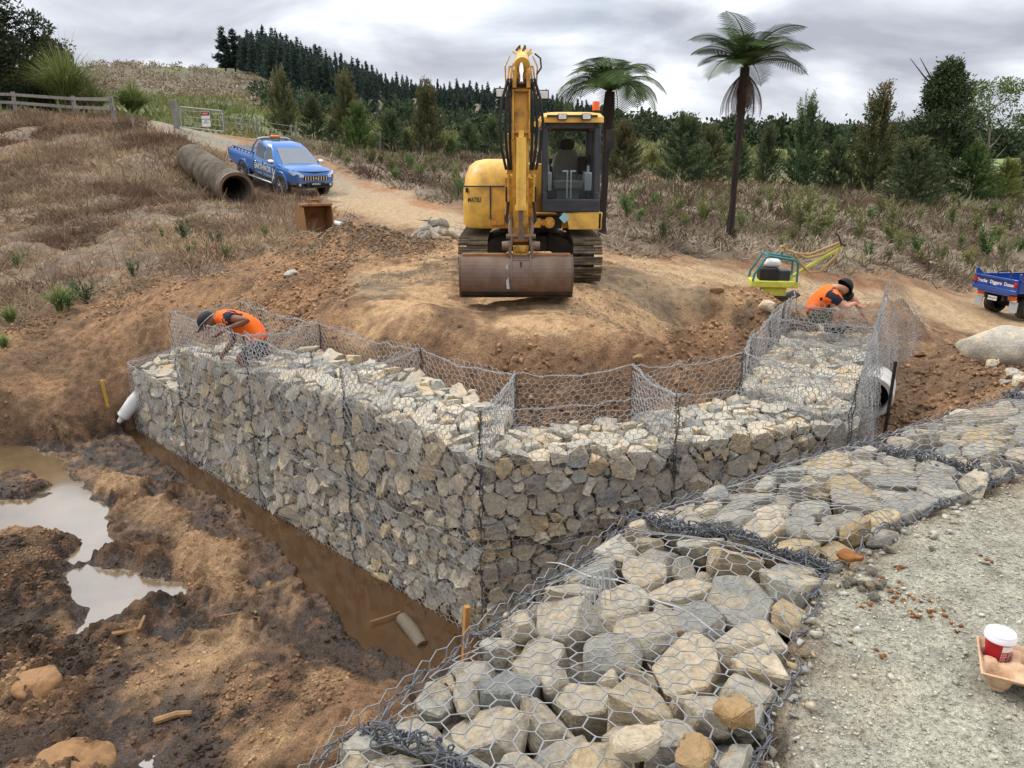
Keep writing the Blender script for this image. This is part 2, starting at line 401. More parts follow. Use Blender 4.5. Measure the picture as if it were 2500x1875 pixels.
# pieces of relief
H = H0.copy()
near = sstep(40, 14, GY)
H += (1-Z_road)*(1-Z_far)*(0.07*fbm(GX*0.55, GY*0.55, 3, 11)*(1-0.7*Z_pad)*(1-0.6*Z_roadR)*sstep(3, 9, GY+4*Z_mud))
rid = 1-np.abs(fbm(GX*2.1, GY*2.1, 4, 12)); rid2 = 1-np.abs(fbm(GX*5.3+0.4*fbm(GX*3, GY*3, 2, 5), GY*5.3, 4, 13, 0.55))
big = sstep(-0.1, 0.5, fbm(GX*0.8, GY*0.8, 3, 14))
rough_m = Z_mud*(0.35+0.9*big)
clay = np.clip(1-Z_grassL-Z_pad-Z_roadR-Z_track-Z_road-Z_scrubR-Z_scrubM-Z_mud, 0, 1)*(1-Z_far)
H += rough_m*(0.12*(rid-0.75)+0.09*(rid2-0.75)+0.045*(0.6-np.abs(fbm(GX*11, GY*11, 3, 15)))+0.034*(0.5-np.abs(fbm(GX*19, GY*19, 2, 16))))
drg = fbm((GX*0.6+GY*0.8)*1.2, (GX*0.8-GY*0.6)*9.0, 3, 17)
H += clay*near*(0.055*(rid-0.7)+0.06*(rid2-0.7)+0.035*(0.6-np.abs(fbm(GX*9, GY*9, 3, 18)))+0.030*drg*sstep(5, 2, np.abs(GX-1)))
H += Z_grassL*(0.10*fbm(GX*1.3, GY*1.3, 3, 19)+0.05*fbm(GX*4, GY*4, 3, 20)+0.03*fbm(GX*0.8, GY*7, 2, 21))
H += np.maximum(Z_scrubR, Z_scrubM)*(0.10*fbm(GX*1.1, GY*1.1, 3, 22)+0.06*fbm(GX*4, GY*4, 3, 23))
H += Z_pad*(0.03*fbm(GX*1.5, GY*1.5, 3, 24)+0.012*np.sin(GY*22+1.5*fbm(GX*1.2, GY*1.2, 2, 26))*sstep(1.3, 0.4, np.abs(np.abs(GX-0.35)-0.95))+0.012*fbm(GX*8, GY*8, 3, 25))
H += np.maximum(Z_roadR, Z_track)*(0.03*fbm(GX*1.2, GY*1.2, 3, 27)+0.012*fbm(GX*7, GY*7, 2, 28))
H += Z_road*(0.02*fbm(GX*1.1, GY*1.1, 2, 29)+0.006*fbm(GX*11, GY*11, 3, 30))
H += Z_far*(0.5*fbm(GX*0.08, GY*0.08, 3, 31)+0.12*fbm(GX*0.5, GY*0.5, 3, 32))*sstep(40, 110, GY)
# mound of spoil heaps: (disp px, py, height, radius)
for px, py, hh, r in ((775, 548, 0.50, 1.35), (700, 540, 0.18, 0.9), (1560, 660, 0.22, 0.8), (1620, 690, 0.16, 0.6), (1945, 700, 0.42, 0.55), (650, 545, 0.2, 0.7), (560, 575, 0.15, 0.7), (2080, 800, 0.15, 0.6)):
    c = hit(px, py); d = np.hypot(GX-c.x, GY-c.y)/r
    H += hh*np.exp(-d*d*1.6)*(1+0.35*fbm(GX*3, GY*3, 3, 33))
paleP = zmask(wpoly([(225, 1030), (330, 1040), (420, 1120), (500, 1190), (560, 1290), (610, 1390), (540, 1470), (440, 1500), (430, 1420), (470, 1330), (420, 1270), (330, 1170), (240, 1110)]), 0.25, 0.28, 1.6, 8)
H = H*(1-0.6*paleP)+0.6*paleP*(WATER_Z+0.17+0.03*fbm(GX*3, GY*3, 4, 41)+0.012*fbm(GX*14, GY*14, 3, 42))
# puddles and the ditch are hollows below the water
pm = np.zeros_like(H)
for i, p in enumerate(pud):
    s = poly_sdf(p, GX, GY)+(0.10 if i < 3 else 0.06)*fbm(GX*3.0, GY*3.0, 4, 40+i)
    k = sstep(0.10, -0.16, s)
    tgt = WATER_Z-(0.06 if i < 3 else 0.10)+(0.05 if i < 3 else 0.10)*fbm(GX*2.2, GY*2.2, 4, 44)
    H = np.where(H > tgt, H*(1-k)+tgt*k, H); pm = np.maximum(pm, k)
k = sstep(0.08, -0.12, poly_sdf(isl, GX, GY)+0.08*fbm(GX*4, GY*4, 3, 48)); H = np.maximum(H, WATER_Z-0.1+k*(0.16+0.05*rid2))
outside = Z_mud*(1-pm); H = np.where((outside > 0.5) & (H < WATER_Z+0.02), WATER_Z+0.005+0.10*np.clip(rid2-0.55, 0, 1)+0.05*np.clip(rid-0.5, 0, 1)+0.02*fbm(GX*9, GY*9, 3, 49), H)
# keep the earth inside the walls
_wb = Vector((0.69, 0.72))
WALL_IN = [tuple(C0+Vector((0.03, 0.12))), tuple(WL+Vector((0.06, 0.06))), tuple(WL+_wb*0.95), tuple(C0+_wb*0.95+Vector((0.3, 0.35))), tuple(WR+Vector((-0.4, 0.9))), tuple(WR+Vector((-0.1, 0.1)))]
k = sstep(0.05, -0.05, poly_sdf(WALL_IN, GX, GY)); H = np.where(k > 0, np.minimum(H, H*(1-k)+k*-2.3), H)
WING_IN = [tuple(WR+Vector((-0.1, 0.1))), tuple(WE), tuple(WE+Vector((-1.25, 0.6))), tuple(WR+Vector((-1.3, 0.7)))]
k = sstep(0.05, -0.05, poly_sdf(WING_IN, GX, GY)); H = np.where(k > 0, np.minimum(H, H*(1-k)+k*-1.9), H)
def Hg(x, y):
    """height of the finished ground sheet"""
    i = int(np.clip(np.searchsorted(gx, x)-1, 0, len(gx)-2)); j = int(np.clip(np.searchsorted(gy, y)-1, 0, len(gy)-2))
    fx = (x-gx[i])/(gx[i+1]-gx[i]); fy = (y-gy[j])/(gy[j+1]-gy[j])
    return float((H[j, i]*(1-fx)+H[j, i+1]*fx)*(1-fy)+(H[j+1, i]*(1-fx)+H[j+1, i+1]*fx)*fy)
def samp(A, x, y):
    i = np.clip(np.searchsorted(gx, x)-1, 0, len(gx)-2); j = np.clip(np.searchsorted(gy, y)-1, 0, len(gy)-2)
    fx = (x-gx[i])/(gx[i+1]-gx[i]); fy = (y-gy[j])/(gy[j+1]-gy[j])
    return (A[j, i]*(1-fx)+A[j, i+1]*fx)*(1-fy)+(A[j+1, i]*(1-fx)+A[j+1, i+1]*fx)*fy
def gpt(px, py, dz=0.0):
    p = hit(px, py); return Vector((p.x, p.y, Hg(p.x, p.y)+dz))
# ---- earth colours (what the soil is, no light in them)
def C_(r, g, b): return np.array(srgb(r, g, b))
def blend(A, m, c): return A*(1-m[..., None])+m[..., None]*c
n1_ = fbm(GX*0.7, GY*0.7, 4, 50); n2_ = fbm(GX*2.6, GY*2.6, 4, 51); n3_ = fbm(GX*8, GY*8, 3, 52)
K = np.zeros(H.shape+(3,))+C_(146, 106, 68)
K = blend(K, sstep(-0.3, 0.6, n1_), C_(132, 98, 66))
K = blend(K, sstep(0.0, 0.7, n2_)*0.6, C_(172, 124, 74))
K = blend(K, sstep(0.1, 0.8, -n2_+0.3*n3_)*0.5, C_(104, 80, 56))
tan = C_(196, 151, 96)
K = blend(K, Z_pad*sstep(-0.5, 0.5, n2_+0.4*n3_)*0.9, tan)
K = blend(K, Z_pad*sstep(0.2, 0.7, n1_)*0.6, C_(128, 112, 90))
K = blend(K, Z_roadR*0.95, C_(190, 154, 106))
K = blend(K, Z_roadR*sstep(0.1, 0.7, n2_)*0.5, C_(158, 118, 74))
K = blend(K, Z_track, C_(178, 146, 104))
upper = sstep(26, 36, GY); K = blend(K, Z_track*upper*0.9, C_(140, 132, 118))
gl = Z_grassL
K = blend(K, gl, C_(128, 110, 90)); K = blend(K, gl*sstep(-0.1, 0.6, n1_)*0.7, C_(150, 126, 94)); K = blend(K, gl*sstep(0.1, 0.6, n2_)*0.6, C_(98, 78, 62))
K = blend(K, gl*sstep(0.45, 0.9, fbm(GX*0.9, GY*0.9, 3, 57))*0.35, C_(150, 98, 56))
sc = np.maximum(Z_scrubR, Z_scrubM)
K = blend(K, sc, C_(128, 110, 90)); K = blend(K, sc*sstep(0.0, 0.6, n2_)*0.7, C_(98, 78, 62)); K = blend(K, sc*sstep(0.1, 0.6, n3_)*0.5, C_(150, 130, 110))
# the cut face along the road is bare orange clay
cut = zmask(hpoly([(1420, 560), (1650, 572), (1900, 604), (2100, 628), (2100, 642), (1900, 618), (1650, 588), (1430, 572)]), 0.25, 0.3, 1.5, 6)
K = blend(K, cut*0.9, C_(150, 98, 56))
cut2 = zmask(hpoly([(735, 378), (840, 404), (960, 446), (960, 462), (840, 418), (735, 392)]), 0.25, 0.4, 1.2, 7)
K = blend(K, cut2*0.9, C_(168, 108, 58))
# mud: dark and wet near the water level, pale where it has dried
hab = H-WATER_Z
dry = sstep(0.06, 0.24, hab+0.10*n2_+0.05*n3_)
mud = blend(np.zeros_like(K)+C_(72, 53, 39), dry, C_(120, 86, 54)); mud = blend(mud, sstep(0.1, 0.8, n2_)*dry*0.8, C_(172, 132, 82))
mud = blend(mud, sstep(-0.1, 0.6, -n1_-0.3*n3_)*0.75, C_(62, 48, 38)); mud = blend(mud, sstep(0.35, 0.8, n3_+n2_*0.5)*0.5, C_(132, 90, 54))
mud = blend(mud, paleP*0.95*sstep(-0.02, 0.06, hab), C_(172, 130, 82))
mud = blend(mud, paleP*0.6*sstep(0.2, 0.7, n2_), C_(138, 98, 60))
nearP = zmask(wpoly([(560, 1700), (700, 1540), (800, 1500), (900, 1500), (820, 1700)]), 0.3, 0.3, 1.6, 9)
mud = blend(mud, nearP*0.7, C_(148, 104, 64))
K = K*(1-Z_mud[..., None])+mud*Z_mud[..., None]
WET = Z_mud*(1-0.85*sstep(0.03, 0.16, hab+0.05*n2_))*(1-0.5*paleP)
K = blend(K, Z_road, C_(162, 157, 140)); K = blend(K, Z_road*sstep(-0.2, 0.6, n2_)*0.6, C_(178, 171, 150)); K = blend(K, Z_road*sstep(0.45, 0.9, n1_+0.6*n3_)*0.25, C_(150, 110, 66))
fx_ = fbm(GX*0.035, GY*0.035, 4, 60); fy_ = fbm(GX*0.2, GY*0.2, 4, 61)
farc = blend(np.zeros_like(K)+C_(104, 112, 66), sstep(-0.05, 0.35, fx_+0.35*fy_+sstep(100, 180, GY)*0.35), C_(112, 98, 82))
farc = blend(farc, sstep(0, 0.6, fy_)*0.4, C_(84, 84, 56))
K = K*(1-Z_far[..., None])+farc*Z_far[..., None]
field = sstep(70, 110, GY)*sstep(15, 45, GX); K = blend(K, field*0.9, C_(118, 148, 62))
slope_f = np.exp(-((GX-0.6)/3.2)**2)*sstep(9.4, 8.7, GY)*sstep(-0.45, -0.6, H)*sstep(7.0, 7.3, GY)
K = blend(K, slope_f*0.6, C_(136, 94, 58))
lum = K@np.array([0.3, 0.55, 0.15]); K = (K*0.72+lum[..., None]*0.28)*1.25*np.array([1.0, 1.0, 0.94])
ny, nx = H.shape
idx = np.arange(ny*nx).reshape(ny, nx)
F = np.stack([idx[:-1, :-1], idx[:-1, 1:], idx[1:, 1:], idx[1:, :-1]], -1).reshape(-1, 4)
me = mesh_np('ground', np.stack([GX, GY, H], -1).reshape(-1, 3), F)
ca = me.color_attributes.new('soil', 'FLOAT_COLOR', 'POINT'); ca.data.foreach_set('color', np.concatenate([K, np.ones(H.shape+(1,))], -1).astype(np.float32).ravel())
wa = me.attributes.new('wet', 'FLOAT', 'POINT'); wa.data.foreach_set('value', WET.astype(np.float32).ravel())
def ground_mat():
    q = NT('soil'); t = q.n('ShaderNodeTexCoord').outputs['Object']
    a = q.n('ShaderNodeAttribute', attribute_name='soil').outputs['Color']; wv = q.n('ShaderNodeAttribute', attribute_name='wet').outputs['Fac']
    nA = q.noise(t, 9, 7, 0.62); nB = q.noise(t, 45, 5, 0.6); nC = q.noise(t, 2.2, 4)
    c = q.mix(1.0, a, q.ramp(nA.outputs['Fac'], [(0.25, (0.55, 0.54, 0.53)), (0.5, (1.0, 1.0, 1.0)), (0.75, (1.32, 1.30, 1.26))]).outputs[0], 'MULTIPLY')
    c = q.mix(1.0, c, q.ramp(nB.outputs['Fac'], [(0.3, (0.78, 0.77, 0.76)), (0.55, (1.02, 1.02, 1.02)), (0.75, (1.2, 1.2, 1.18))]).outputs[0], 'MULTIPLY')
    peb = q.n('ShaderNodeTexVoronoi'); peb.inputs['Scale'].default_value = 26; q.l(t, peb.inputs['Vector'])
    nE = q.noise(t, 75, 4, 0.7); c = q.mix(1.0, c, q.ramp(nE.outputs['Fac'], [(0.36, (0.55, 0.54, 0.53)), (0.47, (0.95, 0.95, 0.95)), (0.60, (1.08, 1.08, 1.08)), (0.70, (1.45, 1.42, 1.38))]).outputs[0], 'MULTIPLY')
    c = q.mix(q.rng(peb.outputs['Distance'], 0.12, 0.2, 0.35, 0.0), c, q.mix(0.5, a, (0.42, 0.38, 0.31)))
    nD = q.noise(t, 130, 4, 0.6); b1 = q.bump(nA.outputs['Fac'], 1.0, 0.06); b1 = q.bump(q.rng(peb.outputs['Distance'], 0.0, 0.5, 1, 0), 0.5, 0.02, b1); b2 = q.bump(nB.outputs['Fac'], 1.0, 0.024, b1); b2 = q.bump(nD.outputs['Fac'], 0.9, 0.008, b2)
    q.set(c, q.rng(wv, 0.0, 1.0, 0.95, 0.32), None, b2, q.rng(wv, 0, 1, 0.15, 0.45))
    return q.m
ground = mobj('ground', me, ground_mat(), smooth=True); tag(ground, 'brown clay and soil of the worksite rising to the hills', kind='structure')
# ------------------------------------------------------------------ water
def water_mat(name, tint, clarity, mirror):
    q = NT(name); t = q.n('ShaderNodeTexCoord').outputs['Object']
    n = q.noise(t, 3.0, 4); c = q.mix(q.rng(n.outputs['Fac'], 0.35, 0.65, 0, 1), tint, tuple(x*0.7 for x in tint))
    q.set(c, 0.08, None, q.bump(q.noise(t, 7, 3).outputs['Fac'], 0.03, 0.01), 0.5)
    q.b.inputs['IOR'].default_value = 1.33
    tr = q.n('ShaderNodeBsdfTransparent'); tr.inputs[0].default_value = (0.75, 0.62, 0.45, 1); ms = q.n('ShaderNodeMixShader'); ms.inputs[0].default_value = 1-clarity
    q.l(tr.outputs[0], ms.inputs[1]); q.l(q.b.outputs[0], ms.inputs[2])
    gl = q.n('ShaderNodeBsdfGlossy'); gl.inputs['Roughness'].default_value = 0.03 if mirror > 0.3 else 0.14; m2 = q.n('ShaderNodeMixShader'); m2.inputs[0].default_value = mirror
    q.l(ms.outputs[0], m2.inputs[1]); q.l(gl.outputs[0], m2.inputs[2]); q.l(m2.outputs[0], q.out.inputs['Surface'])
    return q.m
M_water = water_mat('muddy_water', srgb(128, 106, 74), 0.12, 0.29); M_ditch = water_mat('ditch_water', srgb(92, 66, 40), 0.12, 0.13)
def sheet(name, poly, z, mat, label, grow=0.35):
    c = sum((Vector(p) for p in poly), Vector((0, 0)))/len(poly)
    vs = []
    for p in poly:
        d = Vector(p)-c; d = d*(1+grow/max(d.length, 0.1)); vs.append((c.x+d.x, c.y+d.y, z))
    bm = bmesh.new(); f = bm.faces.new([bm.verts.new(v) for v in vs]); bmesh.ops.triangulate(bm, faces=[f])
    me = bpy.data.meshes.new(name); bm.normal_update()
    for f in bm.faces:
        if f.normal.z < 0: f.normal_flip()
    bm.to_mesh(me); bm.free()
    return tag(mobj(name, me, mat), label, kind='structure')
sheet('puddle', pud[0], WATER_Z, M_water, 'far muddy puddle reflecting sky at the left edge', 0.3)
sheet('puddle', pud[1], WATER_Z+0.002, M_water, 'bright puddle reflecting sky in the churned mud', 0.3)
sheet('puddle', pud[2], WATER_Z-0.002, M_water, 'small narrow puddle between clods near the bottom edge', 0.12)
sheet('ditch_water', pud[3], WATER_Z-0.004, M_ditch, 'brown water in the ditch along the gabion wall', 0.15)
print('ground', round(time.time()-T_START, 1), H.shape)
# ================================================================== gabion baskets
def rock_mat(name, warm=0.5, ochre=0.12, light=1.0):
    q = NT(name); oc = q.n('ShaderNodeTexCoord').outputs['Object']; oi = q.n('ShaderNodeObjectInfo')
    off = q.n('ShaderNodeVectorMath', operation='SCALE'); q.l(oi.outputs['Location'], off.inputs[0]); off.inputs['Scale'].default_value = 7.0
    vec = q.n('ShaderNodeVectorMath', operation='ADD'); q.l(oc, vec.inputs[0]); q.l(off.outputs[0], vec.inputs[1]); t = vec.outputs[0]
    r = oi.outputs['Random']
    L = light
    base = q.ramp(r, [(0.0, tuple(x*L for x in srgb(128, 128, 124))), (0.25, tuple(x*L for x in srgb(168, 163, 148))), (0.45, tuple(x*L for x in srgb(146, 141, 130))),
                      (0.62, tuple(x*L for x in srgb(188, 174, 150))), (0.82, tuple(x*L for x in srgb(158, 152, 140))), (0.94, tuple(x*L for x in srgb(182, 164, 130))), (1.0, tuple(x*L for x in srgb(168, 146, 110)))])
    nA = q.noise(t, 9, 6, 0.6, 0.4); nB = q.noise(t, 38, 6, 0.65); nC = q.noise(t, 4.5, 4, 0.5, 0.8)
    c = q.mix(q.rng(nC.outputs['Fac'], 0.5, 0.62, 0, 0.55*warm+0.2), base.outputs[0], tuple(x*L for x in srgb(192, 168, 132)))
    c = q.mix(q.rng(nA.outputs['Fac'], 0.56, 0.70, 0, 0.55), c, tuple(x*L for x in srgb(112, 114, 114)))
    c = q.mix(q.rng(q.noise(t, 14, 5, 0.7).outputs['Fac'], 0.68 - ochre*0.5, 0.76, 0, 0.75), c, tuple(x*L for x in srgb(168, 112, 54)))
    c = q.mix(1.0, c, q.ramp(nB.outputs['Fac'], [(0.28, (0.66, 0.66, 0.66)), (0.5, (1, 1, 1)), (0.74, (1.25, 1.25, 1.24))]).outputs[0], 'MULTIPLY')
    b = q.bump(nA.outputs['Fac'], 0.8, 0.03); b = q.bump(nB.outputs['Fac'], 1.0, 0.012, b); b = q.bump(q.noise(t, 110, 4, .6).outputs['Fac'], 0.8, 0.004, b)
    q.set(c, 0.88, None, b, 0.25)
    return q.m
M_rock = rock_mat('quarry_stone', 0.55, 0.06, 1.28); M_rockF = rock_mat('quarry_stone_near', 0.38, 0.10, 0.98)
def wire_mat():
    q = NT('galvanised_wire'); t = q.n('ShaderNodeTexCoord').outputs['Object']
    n = q.noise(t, 14, 3); q.set(q.mix(n.outputs['Fac'], srgb(132, 132, 131), srgb(206, 205, 202)), 0.5, 0.12); return q.m
M_wire = wire_mat(); M_wireF = plain('near_net_wire', srgb(146, 146, 145), 0.45, 0.2, 0.25, 14); M_lace2 = plain('grey_lacing_wire', srgb(104, 107, 112), 0.45, 0.3, 0.25, 12); M_lace = plain('dark_lacing_wire', srgb(78, 80, 84), 0.5, 0.3, 0.2, 10)
def tubes(p0, p1, r, n=3):
    """straight tubes for many edges at once"""
    p0 = np.asarray(p0, float); p1 = np.asarray(p1, float); E = len(p0); r = np.broadcast_to(np.asarray(r, float), (E,))
    d = p1-p0; L = np.linalg.norm(d, axis=1, keepdims=True)+1e-9; d = d/L
    a = np.where(np.abs(d[:, 2:3]) < 0.9, np.array([[0, 0, 1.0]]), np.array([[1.0, 0, 0]]))
    x = np.cross(a, d); x /= np.linalg.norm(x, axis=1, keepdims=True)+1e-9; y = np.cross(d, x)
    ang = np.arange(n)*2*np.pi/n+0.4
    ring = (x[:, None]*np.cos(ang)[None, :, None]+y[:, None]*np.sin(ang)[None, :, None])*r[:, None, None]
    V = np.stack([p0[:, None]-d[:, None]*r[:, None, None]*0.5+ring, p1[:, None]+d[:, None]*r[:, None, None]*0.5+ring], 1).reshape(-1, 3)
    k = np.arange(n); k2 = (k+1) % n
    f = np.stack([k, k2, n+k2, n+k], -1)
    F = (np.arange(E)[:, None, None]*2*n+f[None]).reshape(-1, 4)
    return V, F
def hexnet(W, Hh, w=0.08, p=0.11, tl=0.036):
    """edges of a double-twist net over [0,W]x[0,H] in metres -> (uv0, uv1, is_twist)"""
    a = []; b = []; tw = []
    nc = int(W/(w/2))+1; nr = int(Hh/p)+2
    for i in range(nc):
        for j in range(-1, nr):
            v = (j+0.5*(i % 2))*p; x = i*w/2
            if 0 <= v and v+tl <= Hh: a.append((x, v)); b.append((x, v+tl)); tw.append(1)
            for s in (-1, 1):
                x2 = x+s*w/2
                if -1e-6 <= x2 <= W+1e-6 and 0 <= v+tl and v+p/2 <= Hh+0.02:
                    a.append((x, v+tl)); b.append((x2, v+p/2)); tw.append(0)
    return np.array(a), np.array(b), np.array(tw)
def patch(P00, P10, P01, P11):
    P00, P10, P01, P11 = (np.array(p, float) for p in (P00, P10, P01, P11))
    W = (np.linalg.norm(P10-P00)+np.linalg.norm(P11-P01))/2; Hh = (np.linalg.norm(P01-P00)+np.linalg.norm(P11-P10))/2
    def f(uv):
        u = (uv[:, 0]/W)[:, None]; v = (uv[:, 1]/Hh)[:, None]
        return (P00*(1-u)+P10*u)*(1-v)+(P01*(1-u)+P11*u)*v
    return W, Hh, f
def net_panel(P00, P10, P01, P11, r=0.0019, jit=0.006, warp=None, out=0.0, nrm=None, sides=3, w=0.08, p=0.11, seed=0):
    W, Hh, f = patch(P00, P10, P01, P11)
    a, b, tw = hexnet(W, Hh, w, p)
    if len(a) == 0: return np.zeros((0, 3)), np.zeros((0, 4), int)
    pts = np.round(np.concatenate([a, b]), 5); uq, inv = np.unique(pts, axis=0, return_inverse=True); inv = inv.ravel()
    rg = np.random.default_rng(seed+11)
    uj = uq+np.c_[0.012*vnoise(uq[:, 0]*4, uq[:, 1]*4, seed), 0.012*vnoise(uq[:, 0]*4, uq[:, 1]*4, seed+5)]+rg.normal(0, 0.0022, uq.shape)
    Q = f(uj)+rg.normal(0, jit*0.4, (len(uq), 3))
    if nrm is not None:
        Q = Q+np.array(nrm)[None]*(out+jit*2*vnoise(uq[:, 0]*2.3, uq[:, 1]*2.3, seed+7))[:, None]
    if warp is not None: Q = warp(Q, uq[:, 0]/W, uq[:, 1]/Hh)
    n = len(a); rr = np.where(tw > 0, r*1.45, r)
    return tubes(Q[inv[:n]], Q[inv[n:]], rr, sides)
def polyline_tube(P, r, sides=4):
    P = np.asarray(P, float); return tubes(P[:-1], P[1:], r, sides)
def lacing(p, q, r=0.0028, coil=0.011, turns=26, seed=0, sag=0.0):
    """edge wire with the lacing wire wound round it"""
    p = np.array(p, float); q = np.array(q, float); L = np.linalg.norm(q-p); n = max(2, int(L/0.09)); t = np.linspace(0, 1, n+1)
    rg = np.random.default_rng(seed+3)
    C = p+(q-p)*t[:, None]+rg.normal(0, 0.011, (n+1, 3)); C[:, 2] -= sag*4*t*(1-t)
    out = [polyline_tube(C, r*1.3, 4)]
    m = int(L*turns*5)+4; tt = np.linspace(0, 1, m)
    Cc = np.stack([np.interp(tt, t, C[:, k]) for k in range(3)], -1)
    d = (q-p)/L; x, y = basis(d); x = np.array(x); y = np.array(y); a = tt*L*turns*2*np.pi+0.8*np.sin(tt*L*9)
    rad = coil*(1+0.45*np.sin(tt*L*31+seed))
    out.append(polyline_tube(Cc+x*(np.cos(a)*rad)[:, None]+y*(np.sin(a)*rad)[:, None], r, 3))
    return out
def join(parts):
    V = []; F = []; o = 0
    for v, f in parts:
        if len(v) == 0: continue
        V.append(v); F.append(f+o); o += len(v)
    return np.concatenate(V), np.concatenate(F)
def net_obj(name, parts, parent, base, mat=None):
    V, F = join(parts); me = mesh_np(name, V-np.array(base), F)
    o = mobj(name, me, mat or M_wire, parent); o['kind'] = 'stuff'; return o
def pois(inside, lo, hi, r, rng, tries=22000, size_var=0.55):
    pts = np.zeros((0, 3)); rad = np.zeros(0); fails = 0
    cand = rng.uniform(lo, hi, (tries, 3)); ok = inside(cand); cand = cand[ok]
    rr = r*(1+size_var*(rng.random(len(cand))**1.5*2-0.7))
    order = np.argsort(-rr+0.25*r*rng.random(len(rr)))       # larger ones settle first
    P = []; R = []
    for i in order:
        if P:
            A = np.array(P); d = np.sqrt(((A-cand[i])**2).sum(1))
            if (d < (np.array(R)+rr[i])*0.5).any(): continue
        P.append(cand[i]); R.append(rr[i])
    return np.array(P), np.array(R)
def cell_stone(i, P, R, prism, rng, detail=0, shrink=(0.86, 1.0)):
    """one stone: the space nearest its centre, chipped, shrunk and roughened"""
    p = P[i]; d2 = ((P-p)**2).sum(1); nb = np.argsort(d2)[1:22]
    pl = []
    for j in nb:
        if d2[j] > (R[i]*2.6)**2: break
        n = P[j]-p; L = math.sqrt(d2[j]); n = n/L
        k = L*R[i]/(R[i]+R[j]); m = p+n*k
        pl.append(Vector((*n, -float(n@m))))
    for n, dd in prism:                                      # the net holds the outer faces in one plane, roughly
        off = (0.06 if detail else 0.065)*rng.random()**1.6-0.004; s = dd-float(np.array(n)@p); n = np.array(n)+rng.normal(0, 0.17, 3); n /= np.linalg.norm(n)
        pl.append(Vector((*n, -(float(n@p)+max(0.03, min(s, 9)-off)))))
    for _ in range(9):
        n = rng.normal(0, 1, 3); n /= np.linalg.norm(n); pl.append(Vector((*n, -float(n@p)-R[i]*rng.uniform(0.46, 0.9))))
    pts = mgeo.points_in_planes(pl)[0]
    if len(pts) < 4: return None
    bm = bmesh.new()
    c = sum(pts, Vector())/len(pts); k = rng.uniform(*shrink)
    ro = Euler(rng.normal(0, 0.11, 3)).to_matrix()
    an = rng.normal(1.0, 0.11 if detail else 0.05, 3); ra = Euler(rng.uniform(0, 6, 3)).to_matrix(); An = ra @ Matrix.Diagonal(Vector(np.clip(an, 0.75, 1.22))) @ ra.transposed()
    for v in pts: bm.verts.new(ro @ (An @ (v-c))*k)
    bmesh.ops.remove_doubles(bm, verts=bm.verts, dist=0.006)
    if len(bm.verts) < 4: bm.free(); return None
    r_ = bmesh.ops.convex_hull(bm, input=bm.verts)
    bmesh.ops.delete(bm, geom=list({g for g in list(r_['geom_interior'])+list(r_['geom_unused']) if isinstance(g, bmesh.types.BMVert) and g.is_valid}), context='VERTS')
    bmesh.ops.dissolve_limit(bm, angle_limit=0.16, verts=bm.verts, edges=bm.edges)
    if detail:
        bmesh.ops.bevel(bm, geom=list(bm.edges), offset=0.004+0.005*rng.random(), segments=1, affect='EDGES', profile=0.6)
        bmesh.ops.triangulate(bm, faces=bm.faces)
        bmesh.ops.subdivide_edges(bm, edges=[e for e in bm.edges if e.calc_length() > 0.045], cuts=1)
        bmesh.ops.triangulate(bm, faces=bm.faces)
        o = Vector(rng.uniform(-50, 50, 3)); am = 0.0075
        bm.normal_update()
        for v in bm.verts:
            v.co += v.normal*am*(mnoise.noise(v.co*14+o)+0.8*mnoise.noise(v.co*37+o))
    else:
        bmesh.ops.triangulate(bm, faces=[f for f in bm.faces])
        bmesh.ops.subdivide_edges(bm, edges=[e for e in bm.edges if e.calc_length() > 0.06], cuts=1)
        bmesh.ops.triangulate(bm, faces=bm.faces)
        o = Vector(rng.uniform(-50, 50, 3)); bm.normal_update()
        for v in bm.verts: v.co += v.normal*(0.020*mnoise.noise(v.co*13+o)+0.010*mnoise.noise(v.co*31+o)-0.002)
    me = bpy.data.meshes.new('stone'); bm.to_mesh(me); bm.free()
    return me, c
GAB = []
